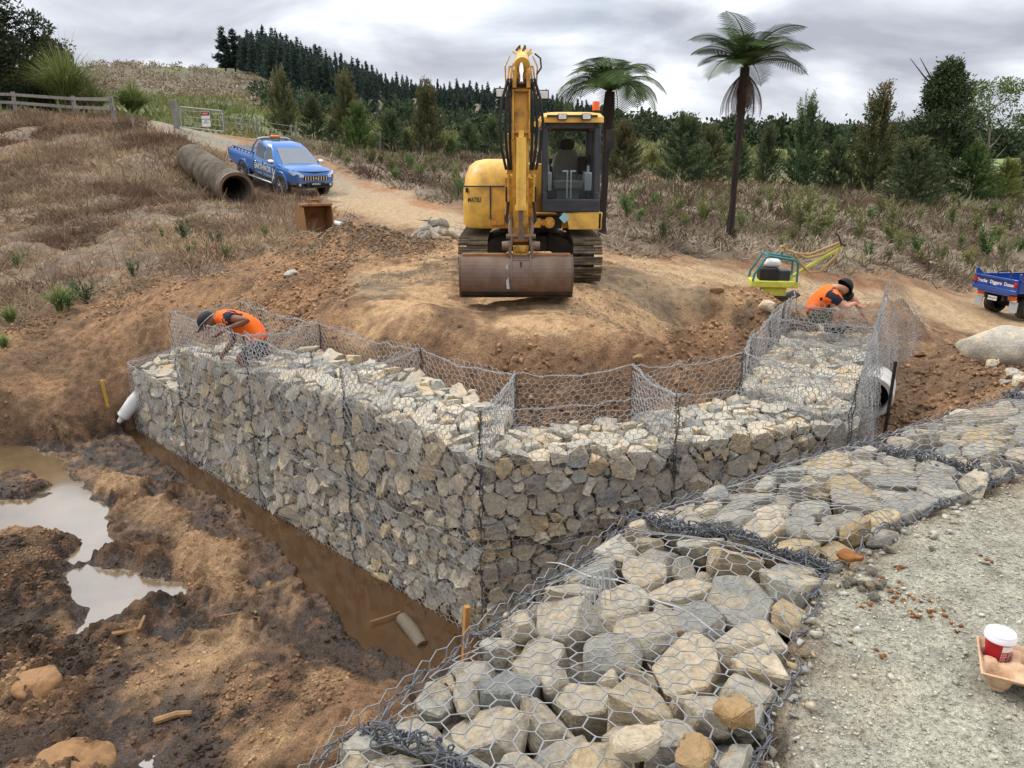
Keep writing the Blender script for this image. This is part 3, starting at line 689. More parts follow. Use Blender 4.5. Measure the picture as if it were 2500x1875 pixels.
def basket(quad, zb, zt, faces, label, group, seed, r=0.108, mat=None, detail=0, rim=None, fill_in=0.17, tdip=0.0):
    """quad: front-left, front-right, back-right, back-left in plan; zt: stone top at those corners"""
    rng = np.random.default_rng(seed)
    q = [np.array(p, float) for p in quad]; zt = [zt]*4 if not hasattr(zt, '__len__') else zt
    base = np.array([*(sum(q)/4), zb])
    root = empty('gabion_basket', base, label=label, cat='gabion', group=group)
    cen = sum(q)/4
    planes = {}
    for nm, (a, b) in {'front': (0, 1), 'right': (1, 2), 'back': (2, 3), 'left': (3, 0)}.items():
        e = q[b]-q[a]; n = np.array([e[1], -e[0]]); n /= np.linalg.norm(n)
        if n@(q[a]-cen) < 0: n = -n
        planes[nm] = (np.array([n[0], n[1], 0.0]), float(n@q[a]))
    # top plane through corner heights (least squares)
    A = np.c_[np.array(q), np.ones(4)]; s = np.linalg.lstsq(A, np.array(zt), rcond=None)[0]
    nt_ = np.array([-s[0], -s[1], 1.0]); kk = np.linalg.norm(nt_); nt_ /= kk
    planes['top'] = (nt_, float(s[2]/kk)); planes['bottom'] = (np.array([0, 0, -1.0]), -zb)
    dep = r*0.95
    def inside(c):
        D = {k: d-c@n for k, (n, d) in planes.items()}
        m = np.ones(len(c), bool)
        for k, v in D.items(): m &= v > (r*0.30 if k in faces else r*0.12)
        sh = np.zeros(len(c), bool)
        for k in faces: sh |= D[k] < dep
        return m & sh
    lo = np.array([min(p[0] for p in q), min(p[1] for p in q), zb]); hi = np.array([max(p[0] for p in q), max(p[1] for p in q), max(zt)])
    P, R = pois(inside, lo, hi, r, rng)
    prism = [planes[k] for k in ('front', 'right', 'back', 'left', 'top', 'bottom')]
    tops = []
    for i in range(len(P)):
        res = cell_stone(i, P, R, prism, rng, detail)
        if res is None: continue
        me_, c = res; o = mobj('stone', me_, mat or M_rock, root); o.location = c-Vector(base)
        if detail:
            co = np.empty(len(me_.vertices)*3, np.float32); me_.vertices.foreach_get('co', co); tops.append(co.reshape(-1, 3)+np.array(c))
    # the stones further in, which nobody can tell apart
    ins = fill_in; bm = bmesh.new()
    sh = []
    for k in range(4):
        v = q[k]-cen; a = q[(k+1) % 4]-q[k]; b = q[k]-q[(k-1) % 4]
        na = planes[['front', 'right', 'back', 'left'][k]][0][:2]; nb_ = planes[['left', 'front', 'right', 'back'][k]][0][:2]
        sh.append(q[k]-na*ins-nb_*ins)
    N = 12; vs = []
    ring = [sh[k]*(1-t)+sh[(k+1) % 4]*t for k in range(4) for t in np.arange(N)/N]
    zi = np.linspace(zb+0.03, np.mean(zt)-ins, 7)
    rings = [[(p[0]+0.05*math.sin(p[0]*31+z*17), p[1]+0.05*math.sin(p[1]*29+z*23+p[0]*11), z) for p in ring] for z in zi]
    mb = MB().loft(rings); mb.v = [tuple(np.array(v)-base) for v in mb.v]
    f = mb.build('rubble_fill', mat or M_rock, root); f['kind'] = 'stuff'
    info = dict(root=root, base=base, q=q, zb=zb, zt=zt, planes=planes, tops=np.concatenate(tops) if tops else None)
    GAB.append(info); return info
def P3(p, z): return (float(p[0]), float(p[1]), float(z))
wl = (WL-C0).length; wd = (WL-C0).normalized(); wnb = Vector((0.69, 0.72)).normalized()
def LW(s, o=0.0): p = C0+wd*s+wnb*o; return (p.x, p.y)
fl = (WR-C0).length; fd = (WR-C0).normalized(); fnb = Vector((-fd.y, fd.x))
def FW(s, o=0.0): p = C0+fd*s+fnb*o; return (p.x, p.y)
gl_ = (WE-WR).length; gd = (WE-WR).normalized(); gnb = Vector((-gd.y, gd.x))       # to the left of the wing
def GW(s, o=0.0): p = WR+gd*s+gnb*o; return (p.x, p.y)
# mitre at the corner
mi = C0+(wnb+fnb).normalized()*1.0/max(0.4, (wnb+fnb).normalized().dot(wnb)); mi = (mi.x, mi.y)
mj = WR+(fnb+gnb).normalized()*1.15/max(0.5, (fnb+gnb).normalized().dot(fnb)); mj = (mj.x, mj.y)
S1, S2, S3, S4 = 2.02, 4.05, 6.15, wl
ZM, ZB, ZT, ZR = -1.80, -2.98, -0.86, -0.50
low = []; up = []
g_l = 'lower tier of gabion baskets'; g_u = 'upper tier of gabion baskets'; g_f = 'finished gabion baskets beside the gravel'
low.append(basket([LW(S1), LW(0), mi, LW(S1, 1)], ZB, ZM, ['front'], 'bottom gabion basket at the nearest wall corner, left of the corner edge', g_l, 101))
low.append(basket([LW(S2), LW(S1), LW(S1, 1), LW(S2, 1)], ZB, ZM, ['front'], 'bottom gabion basket second from the corner in the left wall', g_l, 102))
low.append(basket([LW(S3), LW(S2), LW(S2, 1), LW(S3, 1)], ZB, ZM, ['front'], 'bottom gabion basket under the bending man', g_l, 103))
low.append(basket([LW(S4), LW(S3), LW(S3, 1), LW(S4, 1)], ZB, [-1.62, -1.68, -1.5, -1.5], ['front', 'top', 'left'], 'bottom gabion basket at the far left end with its lid on', g_l, 104))
low.append(basket([FW(0), FW(1.82), FW(1.82, 1), mi], ZB, ZM, ['front'], 'shaded bottom basket right of the wall corner', g_l, 105))
low.append(basket([FW(1.82), FW(fl), mj, FW(1.82, 1)], ZB, ZM, ['front'], 'bottom basket behind the near gravel-side gabions', g_l, 106))
up.append(basket([LW(S1), LW(0), mi, LW(S1, 1)], ZM+0.015, [-0.82, -0.92, -0.80, -0.72], ['front', 'top'], 'open upper gabion basket at the nearest corner, left of the corner edge', g_u, 111))
up.append(basket([LW(S2), LW(S1), LW(S1, 1), LW(S2, 1)], ZM+0.015, [-0.92, -0.84, -0.74, -0.80], ['front', 'top'], 'open upper gabion basket between the corner and the bending man', g_u, 112))
up.append(basket([LW(S3), LW(S2), LW(S2, 1), LW(S3, 1)], ZM+0.015, [-0.98, -1.02, -1.14, -1.1], ['front', 'top', 'left'], 'open upper gabion basket the bending man stands in', g_u, 113))
up.append(basket([FW(0), FW(1.82), FW(1.82, 1), mi], ZM+0.015, [-0.94, -0.96, -1.12, -0.92], ['front', 'top'], 'open upper basket right of the wall corner, stones heaped low', g_u, 114))
up.append(basket([FW(1.82), FW(fl), mj, FW(1.82, 1)], ZM+0.015, [-0.94, -0.95, -0.92, -1.05], ['front', 'top', 'right'], 'open upper basket where the wall turns away beside the culvert', g_u, 115))
GL = [0.0, 1.35, 2.6, 3.75, gl_+0.3]
WLAB = ['first wing basket behind the turn of the wall', 'second wing basket, half filled with pale stones', 'wing basket just in front of the crouching man', 'wing basket the crouching man sits in']
for k in range(4):
    a = mj if k == 0 else GW(GL[k], 1.25)
    up.append(basket([a, GW(GL[k]), GW(GL[k+1]), GW(GL[k+1], 1.25)], -1.95, [-0.90-0.03*k, -0.92-0.03*k, -0.93-0.03*k, -0.92-0.03*k], ['top', 'right', 'left'] if k else ['top', 'right'], WLAB[k], g_u, 121+k, r=0.15))
fg = []
FL = ['nearest gabion basket at the bottom edge below the bundle of lacing wire', 'large near gabion basket beside the gravel with loose stones on its net', 'second gabion basket along the gravel, with flat tan stones', 'third gabion basket along the gravel at the right edge', 'far gabion basket of the gravel row by the right edge']
for k in range(1, 6):
    a, b, c, d = ROW_L[k], ROW_L[k+1], ROW_R[k+1], ROW_R[k]
    fg.append(basket([b, a, d, c], -0.95, [-0.05, -0.05, 0.07, 0.07] if k < 3 else [-0.02, -0.03, 0.07, 0.06], ['top', 'front', 'back'], FL[k-1], g_f, 130+k, r=0.112 if k < 3 else 0.105, mat=M_rockF, detail=1, fill_in=0.16))
print('stones', round(time.time()-T_START, 1), sum(len(g['root'].children) for g in GAB))
# ---------------- nets
_sd = 0
def wavy_z(amp, fr, s):
    def f(Q, u, v):
        Q = Q.copy(); Q[:, 2] += amp*v**2*vnoise(u*fr, v*0+s, s); return Q
    return f
for g in low+up:
    q = g['q']; base = g['base']; upper = g in up; rimz = (ZR if upper else None); parts = []; lac = []; seam = []; _sd += 17
    wing = g in up[5:]
    if wing: rimz = -0.50
    order = [('front', 0, 1), ('right', 1, 2), ('back', 2, 3), ('left', 3, 0)]
    if g is low[3]: hz = [-1.60, -1.66, -1.48, -1.48]
    for nm, i, j in order:
        if not upper and nm in ('back', 'right') : continue
        if not upper and nm == 'left' and g is not low[3]: continue
        if wing and nm == 'right': continue
        n = g['planes'][nm][0]
        t0 = rimz if upper else (hz[i] if g is low[3] else g['zt'][i]); t1 = rimz if upper else (hz[j] if g is low[3] else g['zt'][j])
        z0 = g['zb'] if nm in ('front',) or (g is low[3]) or (wing and nm != 'back') or (g is up[2] and nm == 'left') else -1.35
        parts.append(net_panel(P3(q[i], z0), P3(q[j], z0), P3(q[i], t0), P3(q[j], t1), r=0.0027, nrm=n, out=0.012, seed=_sd+i,
                               warp=wavy_z(0.11 if upper else 0.0, 4.0, _sd % 50)))
        lac += lacing(np.array(P3(q[i], t0))+n*0.012, np.array(P3(q[j], t1))+n*0.012, seed=_sd+i, sag=0.06 if upper and nm != 'front' else 0.02)
        if nm == 'front' or upper: seam += lacing(np.array(P3(q[j], z0))+n*0.02, np.array(P3(q[j], t1))+n*0.02, r=0.003, seed=_sd+9+i, coil=0.013, turns=30)
        if nm == 'front' and g in (up[0], up[3], up[4]): seam += lacing(np.array(P3(q[i], g['zb']))+n*0.016, np.array(P3(q[j], g['zb']))+n*0.016, seed=_sd+5, coil=0.013)
    if g is low[3]:
        parts.append(net_panel(P3(q[0], hz[0]+.02), P3(q[1], hz[1]+.02), P3(q[3], hz[3]+.02), P3(q[2], hz[2]+.02), nrm=(0, 0, 1), out=0.01, seed=_sd+8))
    net_obj('wire_mesh', parts, g['root'], base); net_obj('edge_wire', lac, g['root'], base)
    if seam: net_obj('lacing_wire', seam, g['root'], base, M_lace)
# lids left open: two hang over the face of the left wall, the wing's hang down its right side
def hang(seed, amp):
    def f(Q, u, v):
        Q = Q.copy(); k = (v)
        o = amp*(0.5+0.5*np.sin(u*7+seed))*np.sin(v*math.pi*0.9)+0.03*np.sin(u*23+seed*2)*v
        Q += np.array([-wnb.x, -wnb.y, 0])[None]*(0.05+o)[:, None]
        Q[:, 2] += 0.10*v*vnoise(u*5, v*2, seed); return Q
    return f
for g, (sa, sb), drop, sd_ in ((up[0], (S1-0.05, 0.15), 0.78, 1), (up[1], (S2-0.05, S1+0.1), 0.86, 2), (up[2], (S3-0.1, S2+0.15), 0.92, 3)):
    a, b = LW(sa), LW(sb); sk = 0.25
    parts = [net_panel(P3(a, ZR), P3(b, ZR), P3(LW(sa-sk*0.2), ZR-drop), P3(LW(sb+sk), ZR-drop+0.18), r=0.0021, seed=sd_*31, warp=hang(sd_, 0.10))]
    W_, H_, f_ = patch(P3(a, ZR), P3(b, ZR), P3(LW(sa-sk*0.2), ZR-drop), P3(LW(sb+sk), ZR-drop+0.18))
    uu = np.linspace(0, W_, 26); e_ = f_(np.c_[uu, np.full(26, H_)]); e_ = hang(sd_, 0.10)(e_, uu/W_, np.ones(26)); parts.append(polyline_tube(e_, 0.0036, 4))
    net_obj('lid', parts, g['root'], g['base'])
def curtain(seed, flare):
    def f(Q, u, v):
        Q = Q.copy(); fold = 0.075*np.sin(u*21+seed+2*v)*(0.25+v)+0.05*np.sin(u*47+seed*3)*v
        Q += np.array([-gnb.x, -gnb.y, 0])[None]*(0.03+fold+flare*np.sin(np.clip(v*1.3, 0, 1)*math.pi*0.6)*(0.4+0.6*u))[:, None]
        Q += np.array([gd.x, gd.y, 0])[None]*(0.06*np.cos(u*29+seed)*v)[:, None]
        Q[:, 2] += 0.16*v*vnoise(u*6, v, seed)+0.10*(1-v)*vnoise(u*4, v, seed+3); return Q
    return f
for k, (s0, s1, top, drop, fla) in enumerate(((0.0, 1.5, -0.48, 1.15, 0.10), (1.3, 2.8, -0.42, 1.35, 0.14), (2.5, 4.0, -0.33, 1.45, 0.30), (3.7, 4.9, -0.27, 1.0, 0.55))):
    g = up[5+min(k, 3)]
    parts = [net_panel(P3(GW(s0), top), P3(GW(s1), top+0.05), P3(GW(s0+0.1), top-drop), P3(GW(s1+0.1), top-drop), r=0.0021, seed=300+k*7, w=0.06, p=0.085, warp=curtain(k, fla))]
    parts.append(net_panel(P3(GW(s0, -0.02), top+0.02), P3(GW(s1, -0.02), top+0.03), P3(GW(s0, 0.02), -1.9), P3(GW(s1, 0.02), -1.9), r=0.0021, seed=340+k*7))
    net_obj('lid', parts, g['root'], g['base'])
# closed lids of the near row, drawn tight over the stones
def drape(tops, lift=0.006, cell=0.05):
    lo = tops[:, :2].min(0)-0.3; n = ((tops[:, :2].max(0)+0.3-lo)/cell).astype(int)+1
    A = np.full(n, -9.0); ij = ((tops[:, :2]-lo)/cell).astype(int); np.maximum.at(A, (ij[:, 0], ij[:, 1]), tops[:, 2])
    for _ in range(2):
        B = A.copy()
        for dx in (-1, 0, 1):
            for dy in (-1, 0, 1): B = np.maximum(B, np.roll(np.roll(A, dx, 0), dy, 1))
        A = B
    A = np.maximum(A, -0.12)
    for _ in range(3):
        A = (A+np.roll(A, 1, 0)+np.roll(A, -1, 0)+np.roll(A, 1, 1)+np.roll(A, -1, 1))/5
    def f(Q, u, v):
        Q = Q.copy(); g = (Q[:, :2]-lo)/cell-0.5; i = np.clip(g.astype(int), 0, np.array(n)-2); t = np.clip(g-i, 0, 1)
        z = (A[i[:, 0], i[:, 1]]*(1-t[:, 0])+A[i[:, 0]+1, i[:, 1]]*t[:, 0])*(1-t[:, 1])+(A[i[:, 0], i[:, 1]+1]*(1-t[:, 0])+A[i[:, 0]+1, i[:, 1]+1]*t[:, 0])*t[:, 1]
        edge = np.minimum(np.minimum(u, 1-u), np.minimum(v, 1-v)); Q[:, 2] = z+lift-0.05*(1-np.clip(edge*9, 0, 1))
        return Q
    return f
for k, g in enumerate(fg):
    q = g['q']; base = g['base']; fw = drape(g['tops']); R_ = 0.0019; sd_ = 500+k*13
    parts = [net_panel(P3(q[3], 0), P3(q[0], 0), P3(q[2], 0), P3(q[1], 0), r=R_*1.1, sides=5 if k < 3 else 4, warp=fw, jit=0.004, seed=sd_)]
    for i, j in ((0, 1), (2, 3)):
        n = g['planes']['front' if i == 0 else 'back'][0]
        parts.append(net_panel(P3(q[i], -0.9), P3(q[j], -0.9), P3(q[i], -0.02), P3(q[j], -0.02), r=R_, nrm=n, out=0.012, seed=sd_+i, sides=4))
    lac = []
    for i, j in ((0, 1), (2, 3)):
        t = np.linspace(0, 1, 12); E = np.array([np.array(P3(q[i], 0))*(1-x)+np.array(P3(q[j], 0))*x for x in t]); E = fw(E, np.full(12, 0.03), np.full(12, 0.03)); 
        for a in range(11): lac += lacing(E[a], E[a+1], r=0.0028, coil=0.010, turns=14, seed=sd_+a)
    # the seam across to the next basket: a tangle of twisted ends
    a, b = np.array(P3(q[1], 0.02)), np.array(P3(q[2], 0.02)); t = np.linspace(0, 1, 10)
    E = fw(np.array([a*(1-x)+b*x for x in t]), np.full(10, 0.1), np.full(10, 0.5)); rg = np.random.default_rng(sd_)
    E[:, 2] -= 0.02
    for s in range(11 if k < 3 else 8):
        o = rg.normal(0, 0.018, (10, 3)); tt = np.linspace(0, 1, 130); C = np.stack([np.interp(tt, t, (E+o)[:, c]) for c in range(3)], -1)
        ph = rg.uniform(0, 6); C[:, 2] += 0.016*np.sin(tt*rg.uniform(60, 110)+ph)+0.012; C[:, 0] += 0.016*np.cos(tt*rg.uniform(60, 110)+ph); C[:, 1] += 0.012*np.sin(tt*40+ph)
        lac.append(polyline_tube(C, 0.0031, 4))
    for s in range(14 if k < 3 else 5):                     # loose ends sticking out
        x = rg.random(); p = E[int(x*9)]+rg.normal(0, 0.01, 3); d = rg.normal(0, 1, 3); d[2] = abs(d[2])*0.5; d /= np.linalg.norm(d); m = rg.normal(0, 0.5, 3)
        tt = np.linspace(0, 1, 7)[:, None]*rg.uniform(0.04, 0.13); lac.append(polyline_tube(p+d*tt+m*tt*tt*3, 0.0025, 4))
    net_obj('wire_mesh', parts, g['root'], base, M_wireF); net_obj('lacing_wire', lac, g['root'], base, M_lace2)
print('nets', round(time.time()-T_START, 1))
# ================================================================== machines
M_yel = plain('yellow_paint', srgb(232, 184, 82), 0.42, 0, 0.12, 2.0, 0.0, srgb(140, 104, 58), 0.6, 3.4, 0.45)
M_yel2 = plain('worn_yellow_paint', srgb(214, 158, 62), 0.5, 0, 0.18, 4.0, 0.0, srgb(92, 60, 36), 0.75, 7.0, 0.4)
M_cabd = plain('dark_grey_paint', srgb(52, 55, 62), 0.45, 0, 0.15, 3.0, 0, srgb(96, 84, 68), 0.35, 4.0)
M_black = plain('black_rubber', srgb(30, 30, 31), 0.7, 0, 0.2, 8, 0, srgb(90, 74, 56), 0.35, 4)
M_dark = plain('greasy_dark_steel', srgb(44, 40, 37), 0.6, 0.3, 0.25, 5, 0.2, srgb(88, 68, 46), 0.5, 4)
M_steel = plain('worn_steel', srgb(120, 100, 86), 0.5, 0.4, 0.3, 4, 0.25, srgb(106, 74, 48), 0.8, 3.0)
M_rust = plain('rusty_steel', srgb(158, 112, 70), 0.72, 0.2, 0.3, 4, 0.3, srgb(74, 48, 32), 0.7, 4.0)
M_shoe = plain('muddy_track_steel', srgb(92, 82, 66), 0.75, 0.2, 0.25, 5, 0.4, srgb(150, 128, 92), 0.9, 6.0)
M_chrome = plain('chrome', (0.75, 0.76, 0.78), 0.15, 1.0, 0.05, 3)
M_white = plain('white_plastic', srgb(225, 224, 220), 0.5, 0, 0.06, 5)
M_seat = plain('seat_cloth', srgb(98, 98, 90), 0.9, 0, 0.2, 20, 0.3)
M_lgrey = plain('pale_grey_plastic', srgb(168, 172, 176), 0.55, 0, 0.1, 5)
def glass(name, col=(0.55, 0.6, 0.62), alpha=0.2, rough=0.03):
    q = NT(name); q.set(col, rough, None, None, 0.6)
    tr = q.n('ShaderNodeBsdfTransparent'); tr.inputs[0].default_value = (0.82, 0.86, 0.85, 1); ms = q.n('ShaderNodeMixShader'); ms.inputs[0].default_value = alpha
    q.l(tr.outputs[0], ms.inputs[1]); q.l(q.b.outputs[0], ms.inputs[2]); q.l(ms.outputs[0], q.out.inputs['Surface']); return q.m
M_glass = glass('cab_glass', (0.10, 0.12, 0.12), 0.16)
M_tint = plain('tinted_glass', (0.012, 0.014, 0.017), 0.04, 0, 0.05, 3, spec=0.8)
M_screen = plain('windscreen_glass', (0.09, 0.12, 0.16), 0.05, 0, 0.1, 2, spec=0.9)
def amber_mat():
    q = NT('amber_lens'); q.set(srgb(240, 106, 26), 0.15); return q.m
M_amber = amber_mat()
M_lens = plain('lamp_lens', (0.72, 0.72, 0.70), 0.12, 0.2, 0.15, 30, spec=0.8)
M_red = plain('red_lens', srgb(190, 30, 32), 0.15, 0, 0.1, 5)
def text(name, body, size, mat, parent, loc, rot, ext=0.0015, align='CENTER', bold=0.0, sx=1.0):
    c = bpy.data.curves.new(name, 'FONT'); c.body = body; c.size = size; c.extrude = ext; c.align_x = align; c.align_y = 'CENTER'; c.offset = bold; c.resolution_u = 3
    t = bpy.data.objects.new(name, c); COL.objects.link(t); dg = bpy.context.evaluated_depsgraph_get()
    me = bpy.data.meshes.new_from_object(t.evaluated_get(dg)); bpy.data.objects.remove(t); bpy.data.curves.remove(c)
    o = mobj(name, me, mat, parent); o.location = loc; o.rotation_euler = rot; o.scale = (sx, 1, 1); return o
def cut(o, cutters):
    """take cutter volumes out of a mesh object for good"""
    cs = []
    for mb in cutters:
        c = mb.build('cutter', None); cs.append(c); c.matrix_world = o.matrix_world
        b = o.modifiers.new('cut', 'BOOLEAN'); b.object = c; b.operation = 'DIFFERENCE'; b.solver = 'EXACT'
    bpy.context.view_layer.update(); dg = bpy.context.evaluated_depsgraph_get(); me = bpy.data.meshes.new_from_object(o.evaluated_get(dg))
    old = o.data; o.modifiers.clear(); o.data = me; bpy.data.meshes.remove(old)
    for c in cs: bpy.data.objects.remove(c)
    return o
EX = empty('excavator', (0.27, 12.6, -0.38), scale=0.96, label='yellow tracked excavator with dark cab and rusty bucket on the clay pad', cat='excavator')
EX.location.z = float(np.median([Hg(0.27+a, 12.6+b) for a in (-1, 0, 1) for b in (-1.2, 0, 1.2)]))-0.01
# tracks
def stadium(n, y0, y1, r, zc):
    L = (y1-y0)*2+2*math.pi*r; out = []
    for i in range(n):
        s = i*L/n
        if s < y1-y0: out.append((y0+s, zc+r, 0.0))
        elif s < y1-y0+math.pi*r: a = (s-(y1-y0))/r; out.append((y1+r*math.sin(a), zc+r*math.cos(a), -a))
        elif s < 2*(y1-y0)+math.pi*r: out.append((y1-(s-(y1-y0)-math.pi*r), zc-r, math.pi))
        else: a = (s-2*(y1-y0)-math.pi*r)/r; out.append((y0-r*math.sin(a), zc-r*math.cos(a), math.pi-a))
    return out
shoe_me = None
for sx in (-1, 1):
    xc = sx*0.885
    tr = MB()
    tr.box((xc, 0, 0.34), (0.20, 2.25, 0.34)); tr.cyl((xc-0.1, -1.1, 0.335), (xc+0.1, -1.1, 0.335), 0.285, n=24); tr.cyl((xc-0.1, 1.1, 0.335), (xc+0.1, 1.1, 0.335), 0.285, n=24)
    for k in range(5): tr.cyl((xc-0.12, -0.75+k*0.375, 0.14), (xc+0.12, -0.75+k*0.375, 0.14), 0.10, n=12)
    to = tr.build('track', M_dark, EX, True)
    st = stadium(40, -1.1, 1.1, 0.315, 0.335)
    for y, z, a in st:
        if shoe_me is None:
            m = MB().box((0, 0, 0), (0.45, 0.122, 0.022)); m.box((0, -0.045, 0.019), (0.45, 0.014, 0.018)); m.box((0, 0.0, 0.017), (0.45, 0.012, 0.014)); m.box((0, 0.048, 0.019), (0.45, 0.014, 0.018))
            o = m.build('shoe', M_shoe, to); shoe_me = o.data
        else: o = mobj('shoe', shoe_me, None, to)
        o.location = (xc, y, z); o.rotation_euler = (a, 0, 0)
# undercarriage
u = MB(); u.box((0, 0, 0.52), (1.0, 1.1, 0.26)); u.cyl((0, 0, 0.6), (0, 0, 0.82), 0.48, n=28)
for s in (-1, 1):
    u.loft([[(s*0.30, -0.62, 0.42), (s*0.30, 0.62, 0.42), (s*0.30, 0.62, 0.70), (s*0.30, -0.62, 0.70)], [(s*0.60, -0.80, 0.28), (s*0.60, 0.80, 0.28), (s*0.60, 0.80, 0.62), (s*0.60, -0.80, 0.62)], [(s*0.82, -0.85, 0.14), (s*0.82, 0.85, 0.14), (s*0.82, 0.85, 0.46), (s*0.82, -0.85, 0.46)]])
u.build('undercarriage', M_dark, EX, bevel=0.015)
# house: rounded plan shapes
def rrect(x0, x1, y0, y1, r, n=6, r2=None):
    P = []; rs = [r]*4 if not hasattr(r, '__len__') else r
    for (cx, cy, a0), rr in zip(((x1, y1, 0), (x0, y1, 90), (x0, y0, 180), (x1, y0, 270)), rs):
        ccx = cx-rr if cx == x1 else cx+rr; ccy = cy-rr if cy == y1 else cy+rr
        for k in range(n+1):
            a = math.radians(a0+90*k/n); P.append((ccx+rr*math.cos(a), ccy+rr*math.sin(a)))
    return P
def stack(mb, specs, cap=True):
    mb.loft([[(x, y, z) for x, y in rrect(x0, x1, y0, y1, r)] for (x0, x1, y0, y1, r, z) in specs], cap=cap); return mb
lowb = stack(MB(), [(-1.02, -0.30, -0.98, 1.05, [.1, .3, .30, .03], 0.80), (-1.06, -0.30, -1.03, 1.10, [.1, .3, .32, .03], 0.88), (-1.06, -0.30, -1.03, 1.10, [.1, .3, .32, .03], 1.16), (-1.05, -0.30, -1.02, 1.10, [.1, .3, .32, .03], 1.44)])
lowb.build('side_body', M_yel, EX, bevel=0.012)
cw = stack(MB(), [(-1.0, 1.02, 0.55, 1.18, [.5, .5, .05, .05], 0.80), (-1.05, 1.07, 0.5, 1.24, [.5, .5, .05, .05], 0.92), (-1.05, 1.07, 0.5, 1.24, [.5, .5, .05, .05], 1.5)]); cw.build('counterweight', M_yel, EX, bevel=0.02)
hood = stack(MB(), [(-1.04, -0.02, -1.0, 1.15, [.1, .3, .32, .05], 1.45), (-1.02, -0.02, -0.97, 1.12, [.1, .3, .32, .05], 1.60), (-0.96, -0.02, -0.88, 1.06, [.1, .3, .34, .05], 1.74), (-0.86, -0.04, -0.74, 0.96, [.1, .26, .34, .05], 1.82), (-0.74, -0.06, -0.60, 0.86, [.1, .2, .3, .05], 1.845)])
hood.build('engine_hood', M_yel, EX, True)
MB().box((-0.68, -1.045, 1.445), (0.70, 0.02, 0.022)).box((-0.615, -1.045, 1.2), (0.022, 0.02, 0.50)).build('panel_gap', M_cabd, EX)
MB().box((-0.50, -1.045, 0.98), (0.21, 0.03, 0.25)).build('hatch', M_yel2, EX, bevel=0.01)
MB().box((-0.37, -1.05, 1.05), (0.13, 0.006, 0.06)).build('sticker', M_white, EX)
text('lettering', 'MATSU', 0.105, M_black, EX, (-0.865, -1.034, 1.24), (math.pi/2, 0, 0), bold=0.002, sx=0.62)
text('lettering', 'KO', 0.105, M_black, EX, (-1.067, -0.62, 1.24), (math.pi/2, 0, -math.pi/2), bold=0.002)
MB().box((-0.99, -0.925, 1.385), (0.03, 0.07, 0.07)).build('latch', M_black, EX)
mid = stack(MB(), [(-0.32, 0.20, -0.75, 1.0, .02, 0.82), (-0.32, 0.20, -0.75, 1.0, .02, 1.78)]); mid.build('centre_body', M_yel, EX, bevel=0.02)
# front sill under the cab with the swing cylinder's arch
sill = MB(); arc = [(0.40+0.20*math.cos(a), 0.80+0.26*math.sin(a)) for a in np.linspace(0, math.pi/2, 8)]
sill.prism([(1.10, 0.80), (1.12, 1.06), (-0.10, 1.06), (-0.10, 1.035), (0.40, 1.035)]+arc[::-1][1:], 1, -1.15, -1.0); sill.build('front_sill', M_yel, EX, bevel=0.008)
MB().box((0.50, 0.1, 0.93), (1.15, 2.1, 0.24)).build('deck', M_yel2, EX)
MB().box((1.08, -0.05, 0.93), (0.06, 2.2, 0.26)).build('side_skirt', M_yel, EX, bevel=0.015)
MB().box((0.22, -1.0, 0.9), (0.55, 0.04, 0.2)).build('recess', M_black, EX)
sc_ = MB().cyl((-0.02, -1.06, 0.90), (0.22, -1.06, 0.90), 0.055).box((0.10, -1.07, 0.90), (0.13, 0.10, 0.14)); sc_.cyl((0.30, -1.0, 0.905), (0.30, -1.12, 0.905), 0.085, n=18); sc_.cyl((0.30, -1.1, 0.905), (0.30, -1.16, 0.905), 0.045)
sc_.build('swing_cylinder', M_yel2, EX, True)
MB().box((0.53, -1.157, 0.98), (0.12, 0.006, 0.12), (0, math.radians(45), 0)).build('sticker', plain('pale_blue_sticker', srgb(150, 200, 210), 0.5, 0, 0.1), EX)
# cab
CB = empty('cab'); CB.parent = EX
cx0, cx1, cy0, cy1, cz0, cz1 = 0.17, 1.07, -1.13, 0.35, 1.07, 2.40
fr_ = MB()
def post(p, q, w, d):
    p, q = Vector(p), Vector(q); fr_.loft([[(c.x+sx*w/2, c.y+sy*d/2, c.z) for sx, sy in ((-1, -1), (1, -1), (1, 1), (-1, 1))] for c in (p, q)])
for x in (cx0+0.05, cx1-0.05):
    post((x, cy0+0.05, cz0), (x, cy0+0.16, cz1), 0.10, 0.11); post((x, cy1-0.05, cz0), (x, cy1-0.05, cz1), 0.11, 0.11); post((x, cy0+0.72, cz0), (x, cy0+0.74, cz1), 0.06, 0.06)
fr_.box(((cx0+cx1)/2, cy0+0.05, cz0+0.09), (cx1-cx0, 0.11, 0.20)); fr_.box(((cx0+cx1)/2, cy0+0.17, cz1-0.05), (cx1-cx0, 0.11, 0.13)); fr_.box(((cx0+cx1)/2, cy1-0.05, cz1-0.05), (cx1-cx0, 0.10, 0.12))
for x in (cx0+0.04, cx1-0.04): fr_.box((x, (cy0+cy1)/2, cz0+0.15), (0.06, cy1-cy0, 0.30)); fr_.box((x, (cy0+cy1)/2, cz1-0.05), (0.06, cy1-cy0-0.15, 0.10))
fr_.box(((cx0+cx1)/2, cy1-0.04, cz0+0.35), (cx1-cx0, 0.06, 0.62)); fr_.box(((cx0+cx1)/2, (cy0+cy1)/2, cz0+0.03), (cx1-cx0-0.02, cy1-cy0-0.05, 0.05))
